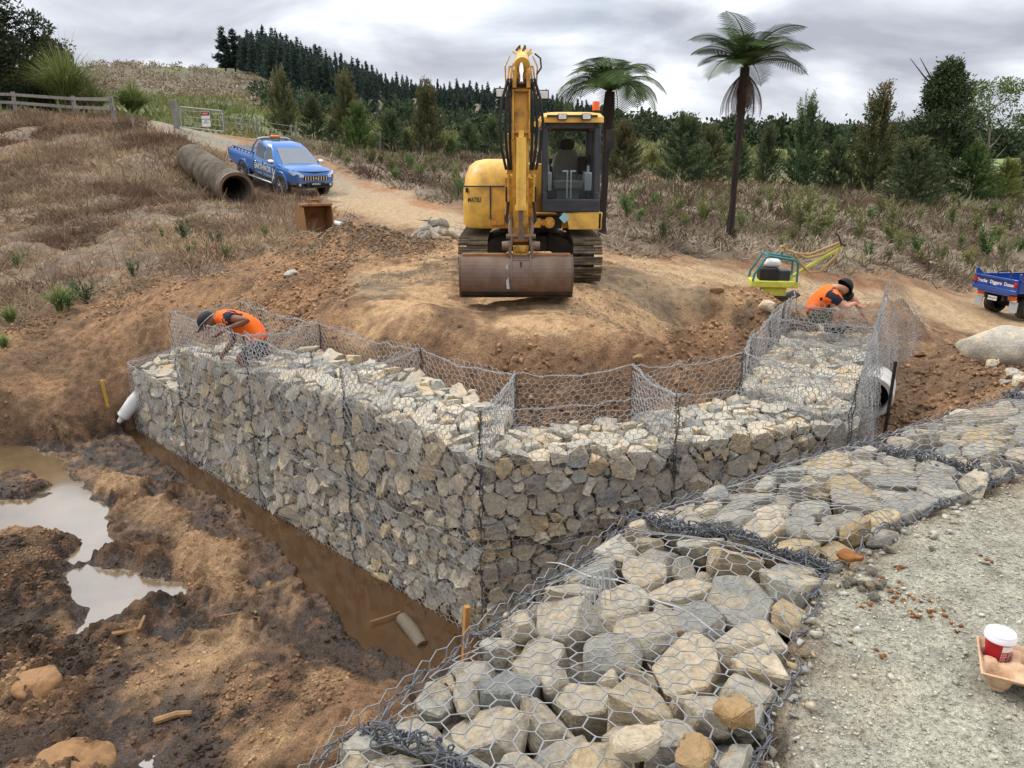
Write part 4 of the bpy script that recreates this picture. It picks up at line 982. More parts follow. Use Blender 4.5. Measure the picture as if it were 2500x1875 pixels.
for sx_ in (-1, 1): fr_.loft([[(0.62+sx_*0.36, cy0+0.12, cz1-0.16), (0.62+sx_*0.26, cy0+0.12, cz1-0.10), (0.62+sx_*0.36, cy0+0.12, cz1-0.04)], [(0.62+sx_*0.36, cy0+0.20, cz1-0.16), (0.62+sx_*0.26, cy0+0.20, cz1-0.10), (0.62+sx_*0.36, cy0+0.20, cz1-0.04)]])
fr_.build('cab_frame', M_cabd, CB, bevel=0.02)
stack(MB(), [(cx0-0.03, cx1+0.04, cy0+0.03, cy1+0.05, .10, 2.375), (cx0-0.03, cx1+0.04, cy0+0.03, cy1+0.05, .12, 2.46), (cx0+0.02, cx1-0.01, cy0+0.10, cy1, .12, 2.515), (cx0+0.12, cx1-0.12, cy0+0.22, cy1-0.1, .12, 2.535)]).build('roof', M_yel, CB, bevel=0.01)
g_ = MB(); g_.add([(cx0+0.08, cy0+0.07, cz0+0.20), (cx1-0.08, cy0+0.07, cz0+0.20), (cx1-0.08, cy0+0.10, cz0+0.56), (cx0+0.08, cy0+0.10, cz0+0.56)], [(0, 1, 2, 3)]); g_.build('lower_window', M_glass, CB)
g_ = MB(); g_.add([(cx0+0.08, cy1-0.04, cz0+0.64), (cx1-0.08, cy1-0.04, cz0+0.64), (cx1-0.08, cy1-0.04, cz1-0.1), (cx0+0.08, cy1-0.04, cz1-0.1)], [(0, 1, 2, 3)]); g_.build('rear_window', M_glass, CB)
g_ = MB()
for x in (cx0+0.03, cx1-0.03): g_.add([(x, cy0+0.12, cz0+0.30), (x, cy1-0.1, cz0+0.30), (x, cy1-0.1, cz1-0.1), (x, cy0+0.20, cz1-0.1)], [(0, 1, 2, 3)])
g_.build('side_window', M_glass, CB)
loop = [(0.62+0.36*math.copysign(abs(math.cos(a))**0.35, math.cos(a)), cy0+0.03, cz0+0.40+0.235*math.copysign(abs(math.sin(a))**0.35, math.sin(a))) for a in np.linspace(math.pi, 2*math.pi, 20)]
MB().tube(loop, 0.012, 6).build('window_seal', M_black, CB)
sb = MB(); ov = lambda cx, cz, rx, rz, y, n=18: [(cx+rx*math.copysign(abs(math.cos(a))**0.75, math.cos(a)), y, cz+rz*math.copysign(abs(math.sin(a))**0.75, math.sin(a))) for a in np.linspace(0, 2*math.pi, n, endpoint=False)]
sb.loft([ov(0.62, 1.82-0.10, 0.20, 0.27, -0.10), ov(0.62, 1.72, 0.235, 0.30, -0.06), ov(0.62, 1.72, 0.22, 0.29, 0.02)]); sb.box((0.62, -0.32, 1.45), (0.46, 0.50, 0.13)); sb.box((0.62, -0.28, 1.28), (0.36, 0.40, 0.22))
sb.build('seat', M_seat, CB, bevel=0.02)
hr = MB(); hr.loft([ov(0.62, 2.07, 0.11, 0.085, -0.09), ov(0.62, 2.07, 0.125, 0.095, -0.05), ov(0.62, 2.07, 0.12, 0.09, 0.0)]); hr.build('headrest', M_black, CB, True)
for x in (0.30, 0.94): MB().box((x, -0.30, 1.50), (0.12, 0.42, 0.30)).box((x, -0.42, 1.68), (0.05, 0.05, 0.14)).build('side_console', M_lgrey, CB, bevel=0.02)
for x in (0.335, 0.905): MB().tube([(x, -0.45, 1.62), (x, -0.48, 1.78)], 0.012).lathe([(0.001, 1.86), (0.03, 1.85), (0.03, 1.80), (0.02, 1.77)], 10, (x, -0.48, 0)).build('joystick', M_black, CB, True)
for x in (0.585, 0.645): MB().tube([(x, -0.80, 1.15), (x, -0.82, 1.40), (x, -0.80, 1.66)], 0.011).box((x+(0.03 if x > .6 else -0.03), -0.80, 1.67), (0.09, 0.025, 0.025)).build('travel_lever', M_lgrey, CB, True)
MB().box((0.9, -0.1, 1.75), (0.14, 0.2, 0.28)).build('control_box', M_black, CB, bevel=0.01); MB().box((0.95, -0.55, 1.85), (0.05, 0.12, 0.14)).build('monitor', M_black, CB, bevel=0.01)
MB().box((0.62, cy0+0.02, 2.47), (0.76, 0.03, 0.03)).build('lamp_bar', M_cabd, CB)
def lamp(x, y, z, w, h, par, d=0.06):
    r = MB().box((x, y, z), (w, d, h)).build('work_lamp', M_black, par, bevel=0.012)
    MB().box((x, y-d/2-0.003, z), (w*0.82, 0.008, h*0.76)).build('lens', M_lens, r, bevel=0.004)
lamp(0.47, cy0-0.02, 2.455, 0.14, 0.09, CB); lamp(0.83, cy0-0.02, 2.455, 0.14, 0.09, CB)
MB().lathe([(0.001, 2.535), (0.06, 2.535), (0.062, 2.56)], 16, (1.0, -0.85, 0)).build('beacon_base', M_black, CB, True)
MB().lathe([(0.056, 2.56), (0.056, 2.66), (0.05, 2.69), (0.001, 2.695)], 16, (1.0, -0.85, 0)).build('beacon', M_amber, CB, True)
MB().tube([(1.09, -1.05, 1.95), (1.18, -1.10, 1.95), (1.22, -1.10, 2.0)], 0.012).box((1.20, -1.10, 2.13), (0.13, 0.04, 0.28)).build('mirror', M_black, CB, bevel=0.015)
MB().tube([(1.08, -1.08, 1.2), (1.14, -1.12, 1.3), (1.14, -1.12, 2.0), (1.08, -1.06, 2.2)], 0.012).build('grab_rail', M_black, CB, True)
MB().lathe([(0.001, -0.012), (0.055, -0.012), (0.055, 0.012), (0.001, 0.012)], 14, (0.10, -1.05, 2.36), 'y').build('round_mirror', M_yel, CB, True)
# boom: base on the swing post, up and forward to the arm pivot
BX = -0.16
bm_ = MB(); prof = [(-0.95, 0.86), (-1.18, 0.98), (-1.30, 1.45), (-1.40, 1.95), (-1.72, 2.42), (-2.30, 2.70), (-2.36, 2.60), (-2.30, 2.48), (-1.90, 2.20), (-1.62, 1.85), (-1.52, 1.40), (-1.36, 0.90), (-1.2, 0.78)]
prof = [(-1.02, 0.95), (-0.98, 1.5), (-1.10, 2.1), (-1.55, 2.66), (-2.20, 2.92), (-2.34, 2.84), (-2.30, 2.66), (-1.80, 2.40), (-1.45, 1.98), (-1.36, 1.5), (-1.32, 0.95)]
bm_.prism(prof, 0, BX-0.125, BX+0.125); bm_.build('boom', M_yel2, EX, bevel=0.015)
MB().cyl((BX-0.19, -1.18, 0.98), (BX+0.19, -1.18, 0.98), 0.11, n=18).box((BX, -1.05, 0.93), (0.34, 0.3, 0.42)).build('swing_post', M_yel2, EX, bevel=0.02)
for s in (-1, 1): MB().cyl((BX+s*0.17, -1.30, 1.02), (BX+s*0.17, -1.72, 1.62), 0.055).cyl((BX+s*0.17, -1.72, 1.62), (BX+s*0.16, -1.85, 2.2), 0.028).build('boom_cylinder', M_yel2, EX, True)
# arm: hangs from the boom tip to the bucket
am = MB(); ap = [(-2.16, 3.02), (-2.30, 3.10), (-2.46, 3.0), (-2.50, 2.72), (-2.56, 2.2), (-2.58, 1.4), (-2.56, 0.78), (-2.47, 0.72), (-2.40, 0.80), (-2.30, 1.5), (-2.22, 2.3), (-2.12, 2.75)]
am.prism(ap, 0, BX-0.10, BX+0.10); am.build('arm', M_yel2, EX, bevel=0.015)
for s in (-1, 1):
    for c_, d_ in (((BX+s*0.105, -2.56, 2.42), (0.022, 0.13, 0.62)), ((BX+s*0.09, -2.60, 2.85), (0.05, 0.16, 0.22)), ((BX+s*0.145, -2.45, 1.72), (0.05, 0.10, 0.10)), ((BX+s*0.17, -2.52, 1.48), (0.03, 0.06, 0.36))): MB().box(c_, d_).build('arm_bracket', M_yel2, EX, bevel=0.006)
for z_ in (2.20, 2.72): MB().box((BX, -2.57, z_), (0.20, 0.05, 0.035)).build('arm_rib', M_yel2, EX, bevel=0.006)
MB().cyl((BX-0.15, -2.32, 2.74), (BX+0.15, -2.32, 2.74), 0.07).cyl((BX-0.13, -2.60, 2.80), (BX+0.13, -2.60, 2.80), 0.05).cyl((BX-0.12, -2.48, 0.78), (BX+0.12, -2.48, 0.78), 0.05).build('pivot_pin', M_dark, EX, True)
MB().cyl((BX, -2.66, 2.80), (BX, -2.50, 3.08), 0.032, n=16).build('arm_cylinder_rod', M_chrome, EX, True)
MB().cyl((BX+0.01, -2.50, 3.05), (BX+0.01, -2.02, 3.24), 0.085, 0.08, n=18).cyl((BX+0.01, -2.53, 3.03), (BX+0.01, -2.47, 3.065), 0.10, n=18).build('arm_cylinder', M_yel, EX, True)
cyl_ = MB().cyl((BX, -2.68, 2.13), (BX, -2.68, 1.22), 0.068, n=18).cyl((BX, -2.68, 1.27), (BX, -2.68, 1.20), 0.078, n=18).box((BX, -2.66, 2.15), (0.07, 0.10, 0.14)); cyl_.build('bucket_cylinder', M_yel, EX, True)
MB().cyl((BX, -2.68, 1.22), (BX, -2.68, 0.86), 0.034, n=14).box((BX, -2.68, 0.84), (0.09, 0.10, 0.10)).build('bucket_cylinder_rod', M_steel, EX, True)
lk = MB()
for s in (-1, 1):
    lk.tube([(BX+s*0.13, -2.68, 0.84), (BX+s*0.145, -2.62, 0.95), (BX+s*0.14, -2.50, 1.10)], 0.035, 6); lk.tube([(BX+s*0.12, -2.70, 0.86), (BX+s*0.155, -2.74, 0.62), (BX+s*0.155, -2.70, 0.42)], 0.026, 6)
    lk.cyl((BX+s*0.13, -2.66, 0.72), (BX+s*0.26, -2.66, 0.72), 0.075, 0.06)
lk.cyl((BX-0.2, -2.69, 0.85), (BX+0.2, -2.69, 0.85), 0.035); lk.build('linkage', M_steel, EX, bevel=0.006)
MB().box((BX, -2.58, 0.60), (0.22, 0.18, 0.22)).box((BX, -2.66, 0.68), (0.16, 0.06, 0.10)).build('hitch_casting', M_yel2, EX, bevel=0.015)
qh = MB().box((BX, -2.66, 0.46), (0.26, 0.26, 0.16)); qh.cyl((BX-0.17, -2.72, 0.44), (BX+0.17, -2.72, 0.44), 0.04); qh.tube([(BX, -2.80, 0.52), (BX, -2.83, 0.45), (BX, -2.80, 0.39)], 0.018); qh.build('quick_hitch', M_dark, EX, bevel=0.012)
# hoses
for s in (-1, 1):
    h = MB()
    for k, (dx, w_) in enumerate(((0.16, 0.05), (0.20, 0.09), (0.13, 0.02))):
        h.tube([(BX+s*(dx-0.03), -2.52, 2.86), (BX+s*(dx+w_*0.5), -2.60, 2.62), (BX+s*(dx+w_), -2.60, 2.30), (BX+s*(dx+w_*0.7), -2.56, 2.0), (BX+s*(dx), -2.52, 1.72)], 0.019, 7)
    h.build('hose', M_black, EX, True)
    p = MB()
    for k in range(3): x = BX+s*(0.085+0.035*k); p.tube([(x-s*0.03, -2.30+0.05*k, 3.14-0.05*k), (x, -2.42, 3.02), (x+s*0.02, -2.50, 2.86), (x+s*0.01, -2.53, 2.66)], 0.013, 6)
    p.tube([(BX+s*0.20, -2.40, 2.70), (BX+s*0.21, -2.44, 3.02), (BX+s*0.15, -2.32, 3.16)], 0.011, 6)
    p.build('steel_pipe', M_yel2, EX, True)
    p = MB().tube([(BX+s*0.17, -2.5, 1.30), (BX+s*0.20, -2.55, 1.05), (BX+s*0.12, -2.58, 0.95)], 0.02, 7).box((BX+s*0.185, -2.50, 1.40), (0.05, 0.08, 0.20)); p.build('valve_hose', M_black, EX, True)
tp = MB(); rr_ = random.Random(5)
for k in range(7): x = BX-0.10+0.20*rr_.random(); y = -2.3+0.3*rr_.random(); tp.tube([(x, y, 3.08), (x+0.03*rr_.uniform(-1, 1), y+0.05, 3.19), (x+0.05*rr_.uniform(-1, 1), y+0.16, 3.22+0.06*rr_.random())], 0.016, 6)
tp.build('hose_fittings', M_yel2, EX, True)
MB().tube([(BX+0.20, -2.45, 2.92), (BX+0.26, -2.46, 3.0), (BX+0.25, -2.42, 3.12), (BX+0.18, -2.36, 3.18)], 0.012).tube([(BX-0.03, -2.1, 3.2), (BX-0.02, -2.15, 3.30), (BX-0.06, -2.25, 3.24)], 0.016).tube([(BX+0.05, -2.1, 3.2), (BX+0.05, -2.16, 3.30), (BX+0.02, -2.28, 3.22)], 0.016).build('hose', M_black, EX, True)
lamp(BX+0.30, -2.0, 2.70, 0.17, 0.13, EX, 0.08); lamp(BX-0.27, -1.95, 2.73, 0.16, 0.13, EX, 0.08)
# bucket
BK = empty('bucket', (BX-0.065, -2.62, 0.0)); BK.parent = EX
W2 = 0.765; bp = [(0.06, 0.60), (-0.05, 0.60)]+[(-0.03+(-0.225)*math.sin(a), 0.30+0.30*math.cos(a)) for a in np.linspace(0.35, 2.75, 14)]+[(0.05, -0.005), (0.36, 0.0)]
sh_ = MB()
for (y0, z0), (y1, z1) in zip(bp[:-1], bp[1:]):
    n = Vector((0, z1-z0, -(y1-y0))).normalized()*0.022
    sh_.add([(-W2, y0, z0), (W2, y0, z0), (W2, y1, z1), (-W2, y1, z1), (-W2, y0-n.y, z0-n.z), (W2, y0-n.y, z0-n.z), (W2, y1-n.y, z1-n.z), (-W2, y1-n.y, z1-n.z)], [(0, 1, 2, 3), (4, 7, 6, 5), (0, 4, 5, 1), (2, 6, 7, 3), (0, 3, 7, 4), (1, 5, 6, 2)])
sh_.build('bucket_shell', M_steel, BK, True)
for s in (-1, 1): MB().prism(bp+[(0.30, 0.30), (0.16, 0.58)], 0, s*W2-0.012, s*W2+0.012).build('side_plate', M_steel, BK)
MB().box((-0.43, -0.055, 0.575), (0.62, 0.075, 0.10)).box((0.46, -0.055, 0.575), (0.56, 0.075, 0.10)).build('top_bar', M_rust, BK, bevel=0.015)
MB().box((0, -0.205, 0.105), (1.5, 0.03, 0.03), (0.5, 0, 0)).box((0, -0.165, 0.055), (1.5, 0.03, 0.025), (0.7, 0, 0)).box((0, 0.30, 0.005), (1.54, 0.16, 0.03)).build('cutting_edge', M_dark, BK)
ear = MB()
for s in (-1, 1): ear.prism([(0.04, 0.62), (-0.12, 0.62), (-0.24, 0.46), (-0.262, 0.28), (-0.20, 0.40), (-0.06, 0.50)], 0, 0.065+s*0.13-0.012, 0.065+s*0.13+0.012)
ear.cyl((-0.09, -0.10, 0.52), (0.22, -0.10, 0.52), 0.035); ear.build('hitch_ears', M_steel, BK, bevel=0.004)
MB().add([(-0.135, -0.222, 0.49), (-0.115, -0.222, 0.49), (-0.10, -0.268, 0.26), (-0.13, -0.273, 0.17), (-0.085, -0.258, 0.16)], [(0, 1, 2, 4, 3)]).build('clay_streak', M_lgrey, BK)
print('excavator', round(time.time()-T_START, 1))
# ------------------------------------------------------------------ blue double-cab ute
def blue_mat(name, c, dusty=0.6):
    q = NT(name); t = q.n('ShaderNodeTexCoord').outputs['Object']; sp = q.n('ShaderNodeSeparateXYZ'); q.l(t, sp.inputs[0])
    nz = q.noise(t, 3, 5); low = q.rng(sp.outputs['Z'], 0.35, 1.0, dusty, 0.0)
    ml = q.n('ShaderNodeMath', operation='MULTIPLY'); q.l(low, ml.inputs[0]); q.l(q.rng(nz.outputs['Fac'], 0.3, 0.65, 0.3, 1.2), ml.inputs[1])
    q.set(q.mix(ml.outputs[0], c, srgb(150, 140, 128)), q.rng(ml.outputs[0], 0, 0.6, 0.22, 0.6), 0.15, None, 0.5); q.b.inputs['Coat Weight'].default_value = 0.5; q.b.inputs['Coat Roughness'].default_value = 0.06
    return q.m
M_blue = blue_mat('blue_metallic_paint', srgb(40, 106, 176), 0.55)
M_trim = plain('black_trim', srgb(26, 26, 28), 0.5, 0, 0.15, 6)
M_alloy = plain('silver_alloy', srgb(168, 170, 172), 0.3, 0.7, 0.1, 6)
M_tyre = plain('dusty_tyre', srgb(44, 42, 40), 0.9, 0, 0.2, 10, 0.2, srgb(120, 104, 84), 0.5, 6)
M_letter = plain('cream_lettering', srgb(228, 222, 204), 0.5, 0, 0.05, 5)
pf = aty(615.6, 429.7, 28.8); pr = aty(532.5, 390.0, 31.0)
h2 = Vector((pf.x-pr.x, pf.y-pr.y)).normalized(); yaw = math.atan2(h2.y, h2.x); lf = Vector((-h2.y, h2.x))
mid_ = (pf+pr)/2+Vector((lf.x, lf.y, 0))*0.77
def seat_on(px_, py_): return Hg(px_, py_)
zf = np.mean([Hg(mid_.x+h2.x*1.5+lf.x*s, mid_.y+h2.y*1.5+lf.y*s) for s in (-0.77, 0.77)]); zr = np.mean([Hg(mid_.x-h2.x*1.5+lf.x*s, mid_.y-h2.y*1.5+lf.y*s) for s in (-0.77, 0.77)])
UT = empty('pickup_truck', (mid_.x, mid_.y, (zf+zr)/2-0.01), rot=(0, -math.atan2(zf-zr, 3.0), yaw), label='blue double-cab pickup with amber roof beacon parked on the track', cat='pickup')
UT.rotation_mode = 'XYZ'
def ring(x, w, zb, zt, cr=0.03):
    h = [(w*0.90, zb), (w, zb+0.14), (w*1.005, zb+0.36), (w*0.985, zt-0.14), (w*0.945, zt-0.03), (w*0.80, zt+cr*0.3), (w*0.4, zt+cr)]
    return [(x, y, z) for y, z in h]+[(x, -y, z) for y, z in h[::-1]]
body = MB(); body.loft([ring(-2.89, .82, .62, 1.17), ring(-2.82, .87, .56, 1.21), ring(-2.2, .895, .46, 1.22), ring(-0.80, .895, .43, 1.22), ring(-0.74, .895, .42, 1.10), ring(0.2, .90, .42, 1.09), ring(1.1, .90, .42, 1.10, .05), ring(1.5, .905, .42, 1.11, .06), ring(1.95, .89, .44, 1.08, .06), ring(2.22, .85, .46, 1.02, .05), ring(2.36, .76, .50, .93, .03), ring(2.41, .66, .54, .82, .02)])
body.v = [(x, y, z+0.07*max(0, min(1, (1.15-z)/0.5))) for x, y, z in body.v]
bo = body.build('body', M_blue, UT, True)
cut(bo, [MB().cyl((x, y0, 0.40), (x, y1, 0.40), 0.46, n=28) for x in (1.5, -1.5) for y0, y1 in ((0.58, 1.1), (-1.1, -0.58))])
bo.data.polygons.foreach_set('use_smooth', np.ones(len(bo.data.polygons), bool)); bo.data.set_sharp_from_angle(angle=math.radians(30))
for x in (1.5, -1.5):
    for s in (-1, 1):
        MB().tube([(x+0.47*math.cos(a), s*0.905, 0.42+0.47*math.sin(a)) for a in np.linspace(-0.15, math.pi+0.15, 16)], 0.03, 6).build('wheel_arch', M_blue, UT, True)
MB().box((0, 0, 0.52), (4.3, 1.15, 0.25)).build('chassis', M_trim, UT)
cab_ = MB()
def gring(z, x0, x1, w): return [(x1, -w*0.86, z), (x1-0.10, -w, z), (x0+0.06, -w, z), (x0, -w*0.9, z), (x0, w*0.9, z), (x0+0.06, w, z), (x1-0.10, w, z), (x1, w*0.86, z)]
cab_.loft([gring(1.05, -0.80, 1.32, .86), gring(1.30, -0.74, 1.00, .80), gring(1.62, -0.66, 0.52, .70), gring(1.72, -0.56, 0.34, .63), gring(1.755, -0.40, 0.15, .50)]); cab_.build('cabin', M_blue, UT, True)
def quad(name, P, mat, par, off=0.0):
    return MB().add(P, [tuple(range(len(P)))]).build(name, mat, par)
quad('windscreen', [(1.272, -0.70, 1.11), (1.272, 0.70, 1.11), (0.60, 0.585, 1.60), (0.60, -0.585, 1.60)], M_screen, UT).location = (0.012, 0, 0.012)
for s in (-1, 1):
    quad('window', [(0.84, s*0.852, 1.13), (0.14, s*0.852, 1.13), (0.14, s*0.718, 1.585), (0.44, s*0.718, 1.585)], M_tint, UT)
    quad('window', [(0.05, s*0.852, 1.13), (-0.52, s*0.852, 1.18), (-0.60, s*0.735, 1.53), (-0.50, s*0.718, 1.585), (0.05, s*0.718, 1.585)], M_tint, UT)
    for x, z0 in ((1.02, 0.5), (0.10, 0.44), (-0.62, 0.62)): MB().box((x, s*0.9, (z0+1.08)/2), (0.012, 0.012, 1.08-z0)).build('door_gap', M_trim, UT)
    for x in (0.28, -0.48): MB().box((x, s*0.905, 0.985), (0.16, 0.025, 0.03)).build('door_handle', M_chrome, UT, bevel=0.008)
    MB().box((0.0, s*0.93, 0.40), (1.9, 0.16, 0.05)).build('side_step', M_alloy, UT, bevel=0.015)
    m = MB().loft([ov_ for ov_ in ([(0.98+0.07*math.cos(a)*k, s*(0.93+dx), 1.16+0.09*math.sin(a)*k) for a in np.linspace(0, 2*math.pi, 12, endpoint=False)] for dx, k in ((0, .8), (.06, 1), (.16, .95), (.2, .6)))]); m.build('mirror', M_chrome, UT, True)
    hl = MB().loft([[(2.06, s*0.885, 0.99), (2.06, s*0.885, 1.02), (2.04, s*0.86, 1.02), (2.04, s*0.86, 0.99)], [(2.26, s*0.83, 0.88), (2.25, s*0.82, 1.0), (2.20, s*0.74, 1.0), (2.20, s*0.74, 0.88)], [(2.40, s*0.68, 0.83), (2.39, s*0.67, 0.96), (2.33, s*0.62, 0.96), (2.33, s*0.62, 0.83)], [(2.455, s*0.50, 0.84), (2.44, s*0.50, 0.92), (2.38, s*0.48, 0.92), (2.38, s*0.48, 0.84)]]); hl.build('headlight', M_lens, UT, True)
    MB().box((2.375, s*0.62, 0.56), (0.05, 0.22, 0.14)).build('fog_lamp_recess', M_trim, UT, bevel=0.02)
    MB().lathe([(0.001, 0.03), (0.045, 0.03), (0.045, 0)], 12, (2.39, s*0.62, 0.57), 'x').build('fog_lamp', M_lens, UT, True)
    MB().box((-2.87, s*0.80, 1.02), (0.07, 0.14, 0.28)).build('tail_light', M_red, UT, bevel=0.02)
gr = MB().box((2.405, 0, 0.80), (0.05, 0.98, 0.16)).build('grille', M_trim, UT, bevel=0.02)
for k in range(-4, 5):
    if k: MB().box((2.435, k*0.105, 0.80), (0.02, 0.03, 0.14), (0, 0, 0)).build('grille_bar', M_chrome, gr)
em = MB()
for a in (90, 210, 330):
    c, s_ = math.cos(math.radians(a)), math.sin(math.radians(a)); p = lambda u, v: (2.447, u*c-v*s_, 0.80+u*s_+v*c)
    em.add([p(0.004, 0), p(0.035, -0.022), p(0.068, 0), p(0.035, 0.022)], [(0, 1, 2, 3)])
em.build('emblem', M_chrome, gr)
MB().box((2.40, 0, 0.585), (0.06, 0.75, 0.13)).box((2.37, 0, 0.47), (0.10, 1.3, 0.07)).build('bumper_grille', M_trim, UT, bevel=0.02)
MB().tube([(2.14, -0.78, 1.02), (2.30, -0.55, 1.0), (2.37, 0, 1.0), (2.30, 0.55, 1.0), (2.14, 0.78, 1.02)], 0.035, 6).build('bonnet_guard', M_trim, UT, True)
pt = MB().box((2.445, 0, 0.60), (0.012, 0.36, 0.125)).build('number_plate', M_trim, UT)
text('lettering', 'LND652', 0.10, M_white, pt, (2.453, 0, 0.60), (math.pi/2, 0, math.pi/2), bold=0.001)
def wheel(par, x, y, s, r=0.395, w=0.26, spokes=6):
    W_ = MB().lathe([(r*0.62, -w/2), (r*0.9, -w/2), (r, -w*0.36), (r, w*0.36), (r*0.9, w/2), (r*0.62, w/2), (r*0.62, -w/2)], 30, (0, 0, 0), 'y').build('wheel', M_tyre, par, True); W_.location = (x, y, r)
    rim = MB().lathe([(r*0.63, s*w*0.44), (r*0.60, s*w*0.47), (r*0.56, s*w*0.30), (0.001, s*w*0.22)], 24, (0, 0, 0), 'y').build('rim', M_trim, W_, True)
    sp = MB()
    for k in range(spokes):
        for d in (-0.16, 0.16):
            a = 2*math.pi*k/spokes+d; sp.tube([(0.03*math.cos(a), s*w*0.42, 0.03*math.sin(a)), (r*0.60*math.cos(a+d*0.3), s*w*0.44, r*0.60*math.sin(a+d*0.3))], 0.014, 5)
    sp.lathe([(0.001, s*w*0.48), (0.05, s*w*0.47), (0.055, s*w*0.40)], 14, (0, 0, 0), 'y'); sp.lathe([(r*0.63, s*w*0.40), (r*0.63, s*w*0.50), (r*0.58, s*w*0.48)], 24, (0, 0, 0), 'y'); sp.build('spokes', M_alloy, W_, True)
for x in (1.5, -1.5):
    for s in (-1, 1): wheel(UT, x, s*0.80, s)
MB().box((-1.8, 0, 1.235), (1.95, 1.52, 0.03)).build('tonneau_cover', M_cabd, UT, bevel=0.01)
hk = MB()
for k in range(7): hk.box((-2.6+k*0.28, -0.87, 1.20), (0.03, 0.05, 0.04)); hk.box((-2.6+k*0.28, 0.87, 1.20), (0.03, 0.05, 0.04))
hk.build('cover_hooks', M_trim, UT)
MB().tube([(-0.95, -0.80, 1.22), (-0.85, -0.78, 1.5), (-0.72, -0.66, 1.76), (-0.70, -0.45, 1.81), (-0.70, 0.45, 1.81), (-0.72, 0.66, 1.76), (-0.85, 0.78, 1.5), (-0.95, 0.80, 1.22)], 0.038, 8).build('sports_bar', M_alloy, UT, True)
MB().box((-0.62, 0, 1.86), (0.18, 0.36, 0.08)).build('beacon', M_amber, UT, bevel=0.02)
MB().box((-2.90, 0, 0.62), (0.12, 1.6, 0.12)).build('rear_bumper', M_chrome, UT, bevel=0.02)
text('lettering', 'EARTHWOR', 0.29, M_letter, UT, (0.12, -0.912, 0.82), (math.pi/2, 0, 0), bold=0.006, sx=0.80)
xx = MB().add([(0.86, -0.914, 0.92), (0.93, -0.914, 0.92), (1.10, -0.914, 0.47), (1.03, -0.914, 0.47)], [(0, 1, 2, 3)]).add([(1.09, -0.916, 0.93), (1.135, -0.916, 0.93), (0.90, -0.916, 0.45), (0.85, -0.916, 0.47)], [(0, 1, 2, 3)]); xx.build('lettering', M_letter, UT)
text('lettering', 'CIVIL & SITE CONTRACTORS', 0.075, plain('faint_lettering', srgb(150, 168, 196), 0.5), UT, (0.20, -0.913, 0.62), (math.pi/2, 0, 0), sx=0.85)
# ------------------------------------------------------------------ small blue tip truck at the right edge (only its rear is in the picture)
M_tblue = blue_mat('truck_blue_paint', srgb(34, 74, 150), 0.25)
tp_ = hit(2138, 684); thead = math.radians(13)
TK = empty('tip_truck', (tp_.x, tp_.y, 0), rz=thead, label='blue tip truck with lettered tailgate parked at the right edge', cat='truck')
hx = Vector((math.cos(thead), math.sin(thead)))
zc = [Hg(tp_.x+hx.x*a-hx.y*b, tp_.y+hx.y*a+hx.x*b) for a in (0.5, 3.2) for b in (-0.7, 0.7)]
TK.scale = (tp_.y/25.0,)*3; TK.location.z = float(np.mean(zc[:2])); TK.rotation_euler = (0, -math.atan2(np.mean(zc[2:])-np.mean(zc[:2]), 2.7)*0.7, thead)
tg = MB().box((0, 0, 1.08), (0.06, 1.72, 0.40)); tg.build('tailgate', M_tblue, TK, bevel=0.01)
for k, wd_ in enumerate(('Trucks', 'Diggers', 'Dozers')):
    y = 0.56-k*0.56
    MB().box((-0.036, y+0.28 if k < 2 else y-0.28, 1.09), (0.03, 0.06, 0.34)).build('tailgate_rib', M_tblue, TK, bevel=0.008)
    text('lettering', wd_, 0.155, M_white, TK, (-0.034, y, 1.12), (math.pi/2, 0, -math.pi/2), bold=0.004)
MB().box((-0.05, 0, 1.28), (0.06, 1.74, 0.07)).box((-0.04, 0, 0.90), (0.10, 1.74, 0.14)).box((-0.02, 0, 0.80), (0.10, 1.3, 0.08)).build('tailgate_rail', M_tblue, TK, bevel=0.01)
for s in (-1, 1):
    MB().box((1.55, s*0.86, 1.08), (3.05, 0.05, 0.40)).box((1.55, s*0.87, 1.28), (3.05, 0.08, 0.06)).build('side_board', M_tblue, TK, bevel=0.008)
    MB().box((-0.05, s*0.80, 1.15), (0.06, 0.10, 0.16)).build('tail_light', M_red, TK, bevel=0.008)
    MB().prism([(0.0, 1.28), (0.30, 1.28), (0.02, 1.52), (-0.04, 1.50)], 1, s*0.87-0.025, s*0.87+0.025).build('tailgate_arm', M_tblue, TK)
    MB().box((0.12, s*0.70, 0.42), (0.02, 0.32, 0.34)).build('mud_flap', M_lgrey, TK); MB().box((0.10, s*0.62, 0.70), (0.06, 0.30, 0.14)).build('lamp_bracket', M_amber, TK, bevel=0.01)
    wheel(TK, 0.75, s*0.62, s, 0.36, 0.34, 5); wheel(TK, 3.6, s*0.68, s, 0.36, 0.22, 5)
MB().box((1.55, 0, 0.90), (3.05, 1.70, 0.05)).build('tray_floor', M_tblue, TK)
MB().box((2.0, 0.35, 0.66), (4.0, 0.10, 0.18)).box((2.0, -0.35, 0.66), (4.0, 0.10, 0.18)).box((0.75, 0, 0.38), (0.14, 1.1, 0.14)).build('chassis', M_black, TK)
tpl = MB().box((0.0, 0.05, 0.60), (0.015, 0.36, 0.14)).build('number_plate', M_white, TK); text('lettering', 'WEQ291', 0.095, M_black, tpl, (-0.01, 0.05, 0.60), (math.pi/2, 0, -math.pi/2), bold=0.001)
stack(MB(), [(3.15, 4.7, -0.84, 0.84, .12, 0.55), (3.15, 4.75, -0.85, 0.85, .14, 1.2), (3.2, 4.55, -0.80, 0.80, .16, 1.95), (3.3, 4.4, -0.72, 0.72, .16, 2.02)]).build('driver_cab', M_tblue, TK, bevel=0.02)
